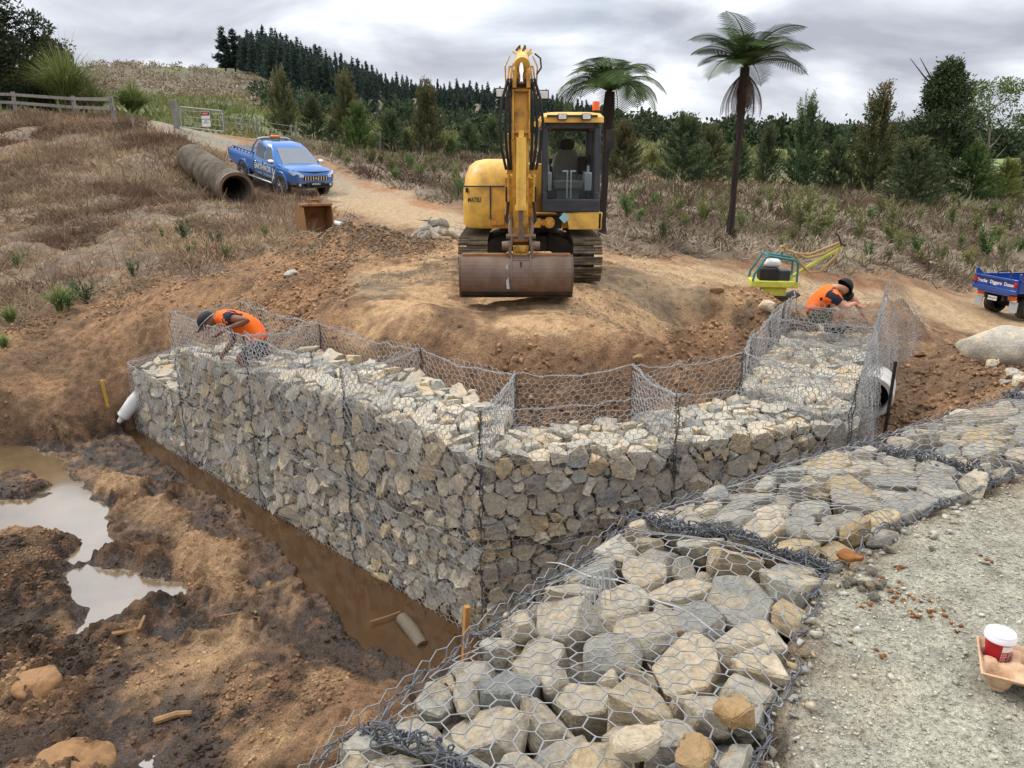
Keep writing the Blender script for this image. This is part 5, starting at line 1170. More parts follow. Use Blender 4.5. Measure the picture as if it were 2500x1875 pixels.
for s in (-1, 1): quad('window', [(3.5, s*0.842, 1.3), (4.5, s*0.842, 1.3), (4.4, s*0.812, 1.85), (3.5, s*0.812, 1.85)], M_tint, TK)
quad('rear_window', [(3.14, -0.6, 1.35), (3.14, 0.6, 1.35), (3.185, 0.55, 1.85), (3.185, -0.55, 1.85)], M_tint, TK)
MB().tube([(0.5, 0.55, 1.3), (0.55, 0.5, 1.42), (1.0, 0.5, 1.42), (1.05, 0.5, 1.3)], 0.02).tube([(0.5, 0.0, 1.3), (0.55, 0.0, 1.42), (1.0, 0.0, 1.42), (1.05, 0.0, 1.3)], 0.02).build('load_rail', M_black, TK, True)
gb = empty('gas_bottle', (0, 0, 0)); 
q_ = TK.matrix_basis @ Vector((1.15, -0.45, 0.93)); gb.location = q_; tag(gb, 'green bottle with a collar standing in the truck tray', 'bottle')
M_green = plain('pale_green_paint', srgb(96, 168, 130), 0.5)
MB().lathe([(0.001, 0), (0.13, 0), (0.13, 0.5), (0.10, 0.62), (0.045, 0.68), (0.04, 0.74), (0.001, 0.74)], 18).build('bottle_body', M_green, gb, True)
MB().lathe([(0.085, 0.64), (0.085, 0.82), (0.075, 0.82), (0.075, 0.64)], 14).box((0, 0, 0.76), (0.05, 0.05, 0.10)).build('valve_collar', M_green, gb, True)
print('vehicles', round(time.time()-T_START, 1))
# ================================================================== plants
def leaf_mat(name, c0, c1, tip=None, rough=0.75, hue=0.25):
    """leaf colour between c0 and c1, each leaf and each plant a little different; tip: colour of the young or dry ends"""
    q = NT(name); a = q.n('ShaderNodeAttribute', attribute_name='leaf'); sp = q.n('ShaderNodeSeparateColor'); q.l(a.outputs['Color'], sp.inputs[0])
    c = q.mix(sp.outputs[0], c0, c1)
    if tip: c = q.mix(sp.outputs[1], c, tip)
    r = q.n('ShaderNodeObjectInfo').outputs['Random']
    hs = q.n('ShaderNodeHueSaturation'); q.l(c, hs.inputs['Color']); q.l(q.rng(r, 0, 1, 0.5-0.02, 0.5+0.02), hs.inputs['Hue']); q.l(q.rng(r, 0, 1, 1-hue*0.6, 1+hue*0.6), hs.inputs['Value']); hs.inputs['Saturation'].default_value = 0.95
    q.set(hs.outputs[0], rough, None, None, 0.2)
    tl_ = q.n('ShaderNodeBsdfTranslucent'); q.l(hs.outputs[0], tl_.inputs[0]); ms = q.n('ShaderNodeMixShader'); ms.inputs[0].default_value = 0.18
    q.l(q.b.outputs[0], ms.inputs[1]); q.l(tl_.outputs[0], ms.inputs[2]); q.l(ms.outputs[0], q.out.inputs['Surface'])
    return q.m
M_manuka = leaf_mat('manuka_leaf', srgb(48, 66, 46), srgb(90, 110, 70), srgb(140, 132, 86))
M_manukaB = leaf_mat('manuka_bronze_leaf', srgb(62, 70, 46), srgb(104, 108, 66), srgb(150, 128, 84))
M_broad = leaf_mat('broad_leaf', srgb(30, 40, 30), srgb(62, 78, 50), srgb(84, 92, 56))
M_pine = leaf_mat('pine_needles', srgb(38, 50, 48), srgb(66, 82, 72), srgb(80, 94, 78))
M_seedl = leaf_mat('seedling_leaf', srgb(84, 98, 56), srgb(138, 142, 88), srgb(160, 150, 96))
M_seedg = leaf_mat('green_seedling_leaf', srgb(48, 78, 40), srgb(100, 132, 66), srgb(140, 150, 80))
M_flax = leaf_mat('flax_leaf', srgb(70, 94, 48), srgb(132, 148, 82), srgb(176, 164, 104))
M_fern = leaf_mat('fern_leaf', srgb(34, 54, 28), srgb(72, 96, 46), srgb(104, 114, 56))
M_deadf = leaf_mat('dead_fern', srgb(58, 44, 38), srgb(96, 78, 66), srgb(120, 98, 80))
M_dry = leaf_mat('dry_grass', srgb(126, 106, 82), srgb(188, 166, 130), srgb(116, 92, 72), 0.9)
M_stick = leaf_mat('grey_dead_sticks', srgb(116, 98, 80), srgb(186, 170, 146), srgb(100, 76, 60), 0.9)
M_bark = plain('bark', srgb(74, 60, 50), 0.95, 0, 0.35, 12, 0.6)
M_trunkf = plain('fern_trunk_fibre', srgb(50, 40, 36), 0.98, 0, 0.4, 20, 0.9)
def blades(P, D, U, L, W, shade, tip):
    """flat leaves: base P, direction D, width direction U, length L, width W"""
    n = len(P); L = L[:, None]; W = W[:, None]
    a = P-U*W*0.25; b = P+U*W*0.25; m0 = P+D*L*0.55-U*W*0.5; m1 = P+D*L*0.55+U*W*0.5; t = P+D*L
    V = np.stack([a, b, m1, t, m0], 1).reshape(-1, 3)
    i = np.arange(n)[:, None]*5
    F = np.concatenate([i+np.array([0, 1, 2, 4]), i+np.array([4, 2, 3, 3])], 0)
    A = np.stack([shade, tip, np.zeros(n), np.ones(n)], -1).repeat(5, 0)
    return V, F, A
def unit(v): return v/(np.linalg.norm(v, axis=-1, keepdims=True)+1e-9)
def leaf_mesh(name, P, D, L, W, shade, tip, rg):
    D = unit(D); U = unit(np.cross(D, unit(rg.normal(0, 1, D.shape)+np.array([0, 0, 0.3]))))
    n = len(P); L = np.broadcast_to(L, (n,)); W = np.broadcast_to(W, (n,))
    a = P-U*(W*0.3)[:, None]; b = P+U*(W*0.3)[:, None]; m0 = P+D*(L*0.5)[:, None]-U*(W*0.5)[:, None]; m1 = P+D*(L*0.5)[:, None]+U*(W*0.5)[:, None]; t = P+D*L[:, None]
    V = np.stack([a, b, m1, t, m0], 1).reshape(-1, 3); i = np.arange(n)[:, None]*5
    F = np.concatenate([i+np.array([0, 1, 2]), i+np.array([0, 2, 4]), i+np.array([4, 2, 3])], 0)
    me = mesh_np(name, V, F)
    at = me.color_attributes.new('leaf', 'FLOAT_COLOR', 'POINT')
    at.data.foreach_set('color', np.stack([np.clip(shade, 0, 1), np.clip(tip, 0, 1), shade*0, shade*0+1], -1).repeat(5, 0).astype(np.float32).ravel())
    return me
def manuka_mesh(seed, h=3.0, w=1.5, nb=90, nl=46, spire=1.0, leaf=0.085):
    rg = np.random.default_rng(seed); P = []; D = []; S = []; T = []
    tips = []
    for k in range(nb):
        t = rg.random()**0.85; z0 = h*(0.0+0.80*t); az = rg.uniform(0, 6.283)
        prof = (1-t)**0.62*(0.62+0.38*math.sin(min(1, t*3.5+0.25)*math.pi/2)); R = w*0.5*prof*rg.uniform(0.6, 1.18)+0.06
        rise = h*(0.10+0.16*rg.random())*spire+(0.10*h*spire if t > 0.75 else 0)
        s = np.linspace(0.12, 1, nl)**0.8
        out = np.array([math.cos(az), math.sin(az), 0])
        C = np.array([0, 0, z0])+out*R*(s[:, None]**0.85)+np.array([0, 0, 1.0])*rise*(s[:, None]**1.6)
        C += rg.normal(0, 0.035*h/3*(1.25-0.5*s[:, None]), (nl, 3))
        d = out*0.5+np.array([0, 0, 0.75])+rg.normal(0, 0.42, (nl, 3))
        P.append(C); D.append(d); S.append(rg.random(nl)*0.8+0.2*s); T.append(np.clip((s-0.6)*1.6, 0, 1)*rg.random()*(0.4+0.6*t))
    P = np.concatenate(P); n = len(P)
    return leaf_mesh('crown', P, np.concatenate(D), leaf*h/3*rg.uniform(0.7, 1.5, n), 0.030*h/3*rg.uniform(0.7, 1.4, n), np.concatenate(S), np.concatenate(T), rg)
def trunk_mesh(h, r, seed=0, lean=0.04, forks=4):
    rg = random.Random(seed); m = MB(); pts = [Vector((lean*h*math.sin(k*0.9+seed)*0.3*k/5, lean*h*math.cos(k*1.3)*0.3*k/5, h*k/5)) for k in range(6)]
    m.tube(pts, [r*(1-0.16*k) for k in range(6)], 7)
    for k in range(forks):
        b = pts[1+k % 4]; a = rg.uniform(0, 6.28); L = h*rg.uniform(0.2, 0.4); m.tube([b, b+Vector((math.cos(a)*L*0.5, math.sin(a)*L*0.5, L*0.35)), b+Vector((math.cos(a)*L*0.9, math.sin(a)*L*0.9, L*0.8))], [r*0.5, r*0.3, r*0.1], 5)
    me = bpy.data.meshes.new('trunk'); me.from_pydata([tuple(v) for v in m.v], [], m.f); me.update(); return me
class Plant:
    """a kind of plant: meshes for crown and trunk built once, placed many times"""
    def __init__(s, crowns, trunk, h, mat, tmat): s.c = crowns; s.t = trunk; s.h = h; s.mat = mat; s.tm = tmat; s.k = 0
    def put(s, name, loc, h, label, cat, group=None, wid=1.0, v=None, mat=None, lean=0):
        r = empty(name, loc, random.uniform(0, 6.28), label, cat, group); f = h/s.h; r.scale = (f*wid, f*wid, f); 
        if lean: r.rotation_euler = (lean*random.uniform(-1, 1), lean*random.uniform(-1, 1), r.rotation_euler.z)
        me = s.c[(s.k if v is None else v) % len(s.c)]; s.k += 1
        o = link(bpy.data.objects.new('crown', me), r)
        if not me.materials: me.materials.append(s.mat)
        if mat: o.material_slots[0].link = 'OBJECT'; o.material_slots[0].material = mat
        if s.t:
            if not s.t.materials: s.t.materials.append(s.tm)
            link(bpy.data.objects.new('trunk', s.t), r)
        return r
K_man = Plant([manuka_mesh(200+k, 3.0, 2.7, 190, 70, 0.8) for k in range(3)]+[manuka_mesh(210+k, 3.0, 2.0, 170, 70, 1.25) for k in range(3)], trunk_mesh(2.2, 0.06, 1), 3.0, M_manuka, M_bark)
def at_base(px, py, top): b = hit(px, py); t = aty(px, top, b.y); return Vector((b.x, b.y, Hg(b.x, b.y)-0.03)), t.z-b.z
MAN = [(615, 300, 168, 1.0, 4, 1, 'bronze-green conical shrub nearest the gate'), (678, 302, 206, 1.05, 0, 0, 'small dark green shrub right of the gate fence'), (752, 318, 176, 1.0, 3, 1, 'tall bronze-tipped shrub behind the pickup'),
       (776, 330, 222, 1.15, 1, 2, 'bright green bushy shrub in front of the tall bronze one'), (846, 326, 236, 1.15, 2, 0, 'grey-green rounded shrub between two taller ones'), (925, 344, 196, 1.0, 5, 1, 'tall bronze feathery shrub left of the excavator boom'),
       (1012, 332, 262, 1.2, 0, 0, 'low dark shrub just left of the excavator hood'), (1062, 338, 254, 1.1, 2, 0, 'dark shrub half hidden by the excavator boom'), (1205, 345, 262, 1.2, 1, 0, 'dark shrub seen between boom and cab'),
       (1345, 392, 268, 1.1, 2, 1, 'olive shrub right of the excavator cab'), (1408, 372, 322, 1.3, 0, 3, 'low yellow-green bush beyond the olive shrub'), (1472, 398, 246, 1.25, 1, 0, 'large dense green shrub left of the tall tree fern'), (1532, 398, 272, 1.15, 0, 1, 'dark bronze shrub right behind the fern trunk, leftmost there'),
       (1590, 392, 300, 1.1, 2, 0, 'dark shrub just right of the tall fern trunk'), (1652, 404, 288, 0.95, 3, 0, 'narrow green shrub right of the tall fern'), (1728, 412, 236, 1.0, 4, 0, 'spiky open-branched shrub with upright shoots'), (1800, 414, 302, 1.15, 0, 0, 'rounded dark shrub right of the spiky one'),
       (1880, 420, 218, 1.05, 5, 1, 'tall bronze-topped shrub left of the big dark tree'), (1965, 448, 302, 1.3, 1, 0, 'broad green shrub below the big dark tree'), (2015, 425, 330, 1.1, 2, 0, 'dark shrub between the broad shrub and the pointed one'), (2092, 434, 308, 1.2, 0, 2, 'fresh green pointed shrub right of the big dark tree'),
       (2165, 440, 345, 1.2, 1, 3, 'yellowish round bush by the right edge'), (2205, 420, 330, 1.2, 2, 0, 'dark shrub cut by the right edge'), (880, 335, 285, 1.2, 0, 0, 'low shrub between the grey-green and the bronze one'), (1285, 372, 300, 1.1, 1, 0, 'shrub partly hidden behind the cab'), (975, 345, 300, 1.2, 2, 2, 'small bright shrub left of the hood shrub'),
       (720, 312, 262, 1.2, 1, 0, 'low shrub left of the tall bronze one')]
mm = [None, M_manukaB, M_seedg, leaf_mat('yellow_green_leaf', srgb(96, 110, 48), srgb(150, 150, 76), srgb(170, 150, 90))]
for px, py, tp2, wd_, v, mk, lab in MAN:
    b, h = at_base(px, py, tp2); K_man.put('manuka_shrub', b, h, lab, 'shrub', 'planted shrubs along the site', wd_, v, mm[mk])
# ---- seedlings on the two scrub slopes
def seedling_mesh(seed, h=0.8, n=170, w=0.4, leaf=0.075):
    rg = np.random.default_rng(seed); ns = 9; P = []; D = []; S = []
    for k in range(ns):
        az = rg.uniform(0, 6.28); r = w*0.5*rg.uniform(0.2, 1); H_ = h*rg.uniform(0.55, 1); s = np.sqrt(rg.random(n//ns))
        P.append(np.stack([math.cos(az)*r*s, math.sin(az)*r*s, H_*s], -1)+rg.normal(0, 0.025, (n//ns, 3))); D.append(np.array([math.cos(az)*.5, math.sin(az)*.5, .8])+rg.normal(0, .5, (n//ns, 3))); S.append(s)
    P = np.concatenate(P); m = len(P); s = np.concatenate(S)
    return leaf_mesh('crown', P, np.concatenate(D), leaf*rg.uniform(.6, 1.3, m), 0.024*rg.uniform(.7, 1.3, m), rg.random(m), np.clip(s-0.6, 0, 1)*1.5*rg.random(m), rg)
st_me = MB().tube([(0, 0, -0.05), (0.01, 0, 0.3), (0, 0.01, 0.6)], [0.012, 0.009, 0.004], 5)
_m = bpy.data.meshes.new('trunk'); _m.from_pydata([tuple(v) for v in st_me.v], [], st_me.f)
K_sd = Plant([seedling_mesh(300+k, 0.8, 430, 0.5, 0.085) for k in range(4)], _m, 0.8, M_seedl, M_bark)
def spiky_mesh(seed, h=0.7, n=60, w=0.035, arch=0.5):
    rg = np.random.default_rng(seed); V = []; F = []; A = []; o = 0
    for k in range(n):
        az = rg.uniform(0, 6.28); L = h*rg.uniform(0.7, 1.15); out = np.array([math.cos(az), math.sin(az), 0]); side = np.array([-math.sin(az), math.cos(az), 0]); sp = rg.uniform(0.12, arch)
        s = np.linspace(0, 1, 6); C = out*(sp*L*s**1.5)[:, None]+np.array([0, 0, 1])*(L*(s-0.55*sp*s**2.6))[:, None]+rg.normal(0, 0.03*h, 3)*np.array([1, 1, 0])
        ww = w*(1-s**2)*0.5+0.001
        V += [np.concatenate([C-side*ww[:, None], C+side*ww[:, None]])]; F += [np.array([[i, i+1, i+7, i+6] for i in range(5)])+o]; A += [np.stack([np.full(12, rg.random()), np.tile(np.clip(s-.5, 0, 1), 2)*rg.random()*1.6, np.zeros(12), np.ones(12)], -1)]; o += 12
    me = mesh_np('leaves', np.concatenate(V), np.concatenate(F)); at = me.color_attributes.new('leaf', 'FLOAT_COLOR', 'POINT'); at.data.foreach_set('color', np.concatenate(A).astype(np.float32).ravel()); return me
# the larger ones first, each named by what is near it
SEED = [(733, 345, 310, 'L'), (748, 360, 325, 'L'), (848, 385, 330, 'L'), (890, 370, 330, 'G'), (905, 388, 350, 'L'), (936, 372, 340, 'L'), (985, 392, 355, 'L'), (990, 428, 385, 'G'), (985, 408, 372, 'L'), (790, 355, 320, 'L'), (855, 390, 358, 'G'), (870, 350, 322, 'L'), (955, 372, 345, 'G'), (1060, 395, 350, 'G'), (800, 332, 305, 'L'),
        (1345, 455, 420, 'G'), (1360, 470, 415, 'G'), (1382, 495, 452, 'G'), (1412, 450, 415, 'G'), (1372, 440, 405, 'L'), (1445, 480, 435, 'L'), (1465, 470, 425, 'L'), (1555, 480, 430, 'L'), (1600, 500, 450, 'L'), (1575, 455, 410, 'L'), (1632, 470, 415, 'L'), (1700, 480, 410, 'L'), (1725, 505, 420, 'L'), (1745, 470, 400, 'L'), (1760, 520, 440, 'L'), (1790, 500, 425, 'L'), (1850, 520, 450, 'L'), (1925, 500, 430, 'L'), (1925, 530, 470, 'L'), (1935, 560, 500, 'L'), (1905, 470, 420, 'L'),
        (1880, 480, 445, 'G'), (1840, 475, 440, 'L'), (1985, 480, 440, 'L'), (2005, 460, 430, 'G'), (2055, 490, 440, 'L'), (2075, 540, 500, 'L'), (2100, 510, 460, 'L'), (2110, 480, 445, 'L'), (2130, 560, 490, 'G'), (2150, 530, 480, 'L'), (2165, 580, 520, 'L'), (2180, 500, 450, 'L'), (2195, 555, 515, 'G'), (2140, 470, 435, 'G'), (2030, 570, 520, 'L'), (1980, 555, 505, 'G'), (1870, 565, 520, 'G'), (1690, 545, 500, 'L'), (2090, 585, 540, 'Y'), (2060, 445, 415, 'L'), (1660, 440, 405, 'L'), (1520, 440, 410, 'L'), (1480, 510, 470, 'L'), (1430, 525, 490, 'L'), (2180, 470, 430, 'L'), (1585, 530, 490, 'L')]
near_w = [(760, 'on the slope above the track'), (1000, 'on the slope behind the excavator'), (1420, 'beside the excavator on the mulch'), (1600, 'around the foot of the tall fern'), (1800, 'on the mulch below the spiky shrub'), (2000, 'on the mulch below the big dark tree'), (2300, 'on the mulch above the tip truck')]
for px, py, tp2, kd in SEED:
    b, h = at_base(px, py, tp2); wh = [w_ for x, w_ in near_w if px <= x][0]
    nm = {'L': 'pale olive seedling ', 'G': 'leafy green seedling ', 'Y': 'yellow-green seedling '}[kd]+wh
    K_sd.put('seedling', b, max(0.35, h), nm, 'seedling', nm, random.uniform(0.9, 1.4), None, {'L': None, 'G': M_seedg, 'Y': mm[3]}[kd], 0.08)
rs = random.Random(3)
for k in range(46):                                          # the small ones between
    if k % 3: px, py = rs.uniform(1420, 2205), rs.uniform(430, 590)
    else: px, py = rs.uniform(740, 1000), rs.uniform(335, 420)
    if k % 3 == 0 and py > 345+(px-740)*0.33: continue
    b = hit(px, py)
    if py > 545+(px-1420)*0.055: continue
    wh = [w_ for x, w_ in near_w if px <= x][0]; nm = 'small dry seedling '+wh
    K_sd.put('seedling', (b.x, b.y, Hg(b.x, b.y)-0.02), rs.uniform(0.3, 0.75), nm, 'seedling', nm, rs.uniform(0.9, 1.5), None, M_manukaB if k % 2 else None, 0.1)
for px, py, tp2, lab in ((1518, 485, 430, 'spiky green cabbage plant on the mulch left of the tall fern'), (1465, 465, 432, 'yellowish spiky plant left of the cabbage plant')):
    b, h = at_base(px, py, tp2); r = empty('cabbage_plant', b, 0.3, lab, 'plant'); mobj('leaves', spiky_mesh(px, h*1.1, 70, 0.06, 0.6), M_flax, r)
ORD = ['first', 'second', 'third', 'fourth', 'fifth', 'sixth', 'seventh', 'eighth', 'ninth', 'tenth', 'eleventh', 'twelfth', 'thirteenth', 'fourteenth', 'fifteenth', 'sixteenth', 'seventeenth', 'eighteenth', 'nineteenth', 'twentieth']
def number_from_left(name):
    by = {}
    for o in COL.objects:
        if o.name.split('.')[0] == name and o.parent is None: by.setdefault(o['label'], []).append(o)
    for lab, L in by.items():
        if len(L) < 2: continue
        L.sort(key=lambda o: o.location.x/o.location.y)
        for k, o in enumerate(L): o['label'] = '%s, %s from the left' % (lab, ORD[min(k, 19)])
number_from_left('seedling')
# ---- left slope weeds
for px, py, tp2, lab, mt in ((150, 680, 628, 'green leafy weed clump at the foot of the brown slope', M_seedg), (188, 655, 595, 'dark green shrubby weed on the brown slope', M_manuka), (45, 590, 545, 'small green weed near the left edge of the brown slope', M_seedg), (400, 530, 480, 'thin grey-green weed on the brown slope below the pipe', M_manuka), (470, 545, 505, 'thin weed left of the digging bucket', M_manuka), (490, 560, 525, 'short weed beside the timber pegs', M_seedg), (350, 520, 490, 'faint green weed in the middle of the brown slope', M_seedg), (415, 560, 520, 'sparse green weed left of the spoil', M_seedg), (290, 600, 560, 'thin weed above the clay bank', M_manuka), (575, 530, 500, 'low green weed by the timber pegs', M_seedg)):
    b, h = at_base(px, py, tp2); K_sd.put('weed', b, h, lab, 'weed', None, 1.3, None, mt, 0.1)
for px, py, tp2, lab in ((130, 678, 618, 'clump of pale green grass at the foot of the brown slope'), (25, 700, 655, 'clump of yellowish grass at the left edge'), (10, 755, 725, 'dry grass tuft low at the left edge')):
    b, h = at_base(px, py, tp2); r = empty('grass_clump', b, 0, lab, 'grass clump'); mobj('leaves', spiky_mesh(px+5, h*1.15, 150, 0.016, 0.9), M_flax, r)
# ---- dark tree and long grass by the fence at top left
def broad_mesh(seed, blobs, n, leaf=0.16, w=0.09):
    rg = np.random.default_rng(seed); P = []; D = []; S = []
    for (c, r) in blobs:
        m = int(n*r*r); d = unit(rg.normal(0, 1, (m, 3))); rad = r*(rg.random(m)**0.28)
        for j in range(6):                                   # uneven outline: twigs
            a = unit(rg.normal(0, 1, 3)); k = (d@a > 0.93); rad = np.where(k, rad*rg.uniform(1.05, 1.5), rad)
        P.append(np.array(c)+d*rad[:, None]*np.array([1, 1, 0.9])); D.append(d+rg.normal(0, .7, (m, 3))); S.append(rg.random(m))
    P = np.concatenate(P); m = len(P)
    return leaf_mesh('crown', P, np.concatenate(D), leaf*rg.uniform(.6, 1.4, m), w*rg.uniform(.6, 1.3, m), np.concatenate(S), rg.random(m)**4, rg)
tb = hit(35, 240); TB = empty('broadleaf_tree', (tb.x, tb.y+2.5, tb.z), 0, 'dark broadleaf tree behind the rail fence at the left edge', 'tree')
rg_ = np.random.default_rng(8); bl = []
for k in range(62):
    x = rg_.uniform(-5.5, 2.6); top = 6.3-1.3*max(0, x+0.6)-0.05*(x+2)**2; bl.append(((x, rg_.uniform(-1.3, 1.5), rg_.uniform(0.2, max(0.8, top))), rg_.uniform(0.55, 1.1)))
mobj('crown', broad_mesh(9, bl, 900, 0.20, 0.10), M_broad, TB); o = link(bpy.data.objects.new('trunk', trunk_mesh(4.2, 0.16, 4, 0.1, 8)), TB); o.data.materials.append(M_bark)
def toetoe(seed, h, n, name, loc, label, arch=1.0, w=0.022, green=1):
    r = empty(name, loc, 0, label, 'grass clump'); mobj('leaves', spiky_mesh(seed, h, n, w, arch), M_flax if green else M_dry, r)
    pl = MB(); rr = random.Random(seed)
    for k in range(5): a = rr.uniform(0, 6.28); pl.tube([(0, 0, 0), (0.1*h*math.cos(a), 0.1*h*math.sin(a), 0.8*h), (0.25*h*math.cos(a), 0.25*h*math.sin(a), 1.15*h)], [0.012, 0.01, 0.004], 4)
    pl.build('flower_stalks', M_dry, r); return r
b, h = at_base(150, 245, 120); toetoe(1, h*1.3, 1100, 'long_grass_clump', b, 'tall drooping dark green grass clump over the rail fence', 1.1, 0.05)
b, h = at_base(205, 250, 165); toetoe(4, h*1.1, 500, 'long_grass_clump', b, 'dry drooping grass hanging over the fence end', 1.2, 0.035)
b, h = at_base(290, 252, 180); toetoe(2, h*1.15, 900, 'long_grass_clump', b, 'rounded bright green grass clump beside the track top', 1.1, 0.05)
# ---- tree ferns
def frond(L, droop, up, seed, pn=34, dead=False):
    """rachis curve with pinnae both sides, in the XZ plane going +X"""
    rg = np.random.default_rng(seed); s = np.linspace(0, 1, pn+1); ang = up-droop*s**1.25; dx = np.cos(ang)*L/pn; dz = np.sin(ang)*L/pn
    C = np.stack([np.cumsum(dx), np.zeros(pn+1), np.cumsum(dz)], -1); V = []; F = []; A = []; o = 0
    for i in range(3, pn):
        t = C[i+1]-C[i] if i < pn else C[i]-C[i-1]; t = t/np.linalg.norm(t); nrm = np.array([-t[2], 0, t[0]])
        pl = 0.34*L*math.sin(min(1, (s[i]*1.05))*math.pi)**0.7*(1 if not dead else 0.5)*rg.uniform(0.85, 1.1)+0.02
        for sd_ in (-1, 1):
            d = np.array([0, sd_, 0])*0.86+t*0.42; dr = -nrm*(0.25 if not dead else 0.9); d = d/np.linalg.norm(d); w_ = 0.030*L*(0.36 if not dead else .22)
            k = np.array([0, 0.35, 0.7, 1.0]); Q = C[i]+d*(pl*k)[:, None]+dr*(pl*0.55*k**2)[:, None]
            ww = w_*np.array([0.55, 0.9, 0.7, 0.05]); V.append(np.concatenate([Q-t*ww[:, None], Q+t*ww[:, None]])); F.append(np.array([[j, j+1, j+5, j+4] for j in range(3)])+o); A.append(np.full((8, 4), [rg.random(), 0.6*s[i]*rg.random(), 0, 1])); o += 8
    tv, tf = tubes(C[:-1], C[1:], 0.012*L*(1-0.8*s[:-1])+0.003, 4); V.append(tv); F.append(tf+o); A.append(np.full((len(tv), 4), [0.1, 0.3, 0, 1]))
    me = mesh_np('frond', np.concatenate(V), np.concatenate(F)); at = me.color_attributes.new('leaf', 'FLOAT_COLOR', 'POINT'); at.data.foreach_set('color', np.concatenate(A).astype(np.float32).ravel()); return me
def tree_fern(px, py, top, crown_w, label, nf, skirt, seed, lean=0.0, droop=1.5):
    b, h = at_base(px, py, top); rr = random.Random(seed); r = empty('tree_fern', b, 0, label, 'tree fern')
    ht = h-0.34*crown_w*0.45; pts = [Vector((lean*ht*(k/8)**1.5, 0, ht*k/8)) for k in range(9)]; tr = MB(); tr.tube(pts, [0.13, 0.095, 0.085, 0.08, 0.08, 0.085, 0.10, 0.13, 0.11], 12)
    tr.v = [(x*(1+0)+0.014*math.sin(z*37+x*90), y+0.014*math.cos(z*31+y*80), z) for x, y, z in tr.v]; tr.build('trunk', M_trunkf, r)
    L = crown_w*0.60; fm = [frond(L, droop*rr.uniform(.85, 1.15), 0.95, seed+k) for k in range(4)]
    for k in range(nf):
        o = mobj('frond', fm[k % 4], M_fern, r); o.location = pts[-1]; el = rr.uniform(-0.25, 0.45) if k % 3 else rr.uniform(-0.55, -0.1); o.rotation_euler = (rr.uniform(-.2, .2), -el, 2*math.pi*k/nf*1.0+rr.uniform(-.2, .2)); s = rr.uniform(0.8, 1.1); o.scale = (s, s, s)
    if skirt:
        dm = [frond(L*0.62, 1.0, -0.2, seed+20+k, 22, True) for k in range(3)]
        for k in range(skirt):
            o = mobj('dead_frond', dm[k % 3], M_deadf, r); o.location = pts[-1]-Vector((0, 0, 0.12)); o.rotation_euler = (rr.uniform(-.3, .3), rr.uniform(0.30, 0.95), rr.uniform(0, 6.28)); s = rr.uniform(0.8, 1.25); o.scale = (s, s, s)
    return r
tree_fern(1575, 528, 110, 2.7, 'tall tree fern with a skirt of dead fronds', 26, 26, 31, 0.01, 1.55)
tree_fern(1300, 512, 158, 2.4, 'tree fern with arching fronds directly behind the excavator cab', 26, 0, 41, 0.02, 2.1)
b, h = at_base(1705, 395, 330)
# ---- big dark tree and the umbrella tree behind it
b, h = at_base(2012, 418, 122); TT = empty('tall_dark_tree', b, 0, 'tall dark evergreen rising above the shrubs on the right', 'tree')
rg_ = np.random.default_rng(12); bl = []
for k in range(150):
    t = rg_.random()**0.9; z = h*(0.16+0.75*t); R = h*0.46*(1-t)**0.75*(0.72+0.28*math.sin(t*17)); a = rg_.uniform(0, 6.28); bl.append(((R*math.cos(a)*rg_.uniform(.5, 1.15), R*math.sin(a)*rg_.uniform(.4, 1), z), h*rg_.uniform(0.05, 0.095)))
mobj('crown', broad_mesh(13, bl, 420, 0.20, 0.085), leaf_mat('dark_evergreen', srgb(36, 50, 34), srgb(74, 92, 54), srgb(100, 108, 64)), TT); o = link(bpy.data.objects.new('trunk', trunk_mesh(h*0.92, 0.16, 6, 0.05, 8)), TT); o.data.materials.append(M_bark)
b, h = at_base(2195, 415, 192); UM = empty('umbrella_tree', b+Vector((1.0, 6, 0.2)), 0, 'pale flat-topped tree with bare limbs at the right edge', 'tree')
h *= 1.12; bl = [((x, y, z), r) for x, y, z, r in [(rg_.uniform(-2.2, 2.6), rg_.uniform(-1.5, 1.5), h*rg_.choice([0.62, 0.72, 0.84, 0.95])+rg_.uniform(-.15, .15), rg_.uniform(0.35, 0.75)) for _ in range(44)]]
mu = broad_mesh(14, [((0, 0, 0), 0.001)]+bl, 420, 0.16, 0.09); co = np.empty(len(mu.vertices)*3, np.float32); mu.vertices.foreach_get('co', co); mobj('crown', mu, M_seedg, UM)
o = link(bpy.data.objects.new('trunk', trunk_mesh(h*0.9, 0.12, 7, 0.15, 14)), UM); o.data.materials.append(plain('pale_bark', srgb(150, 138, 120), 0.9))
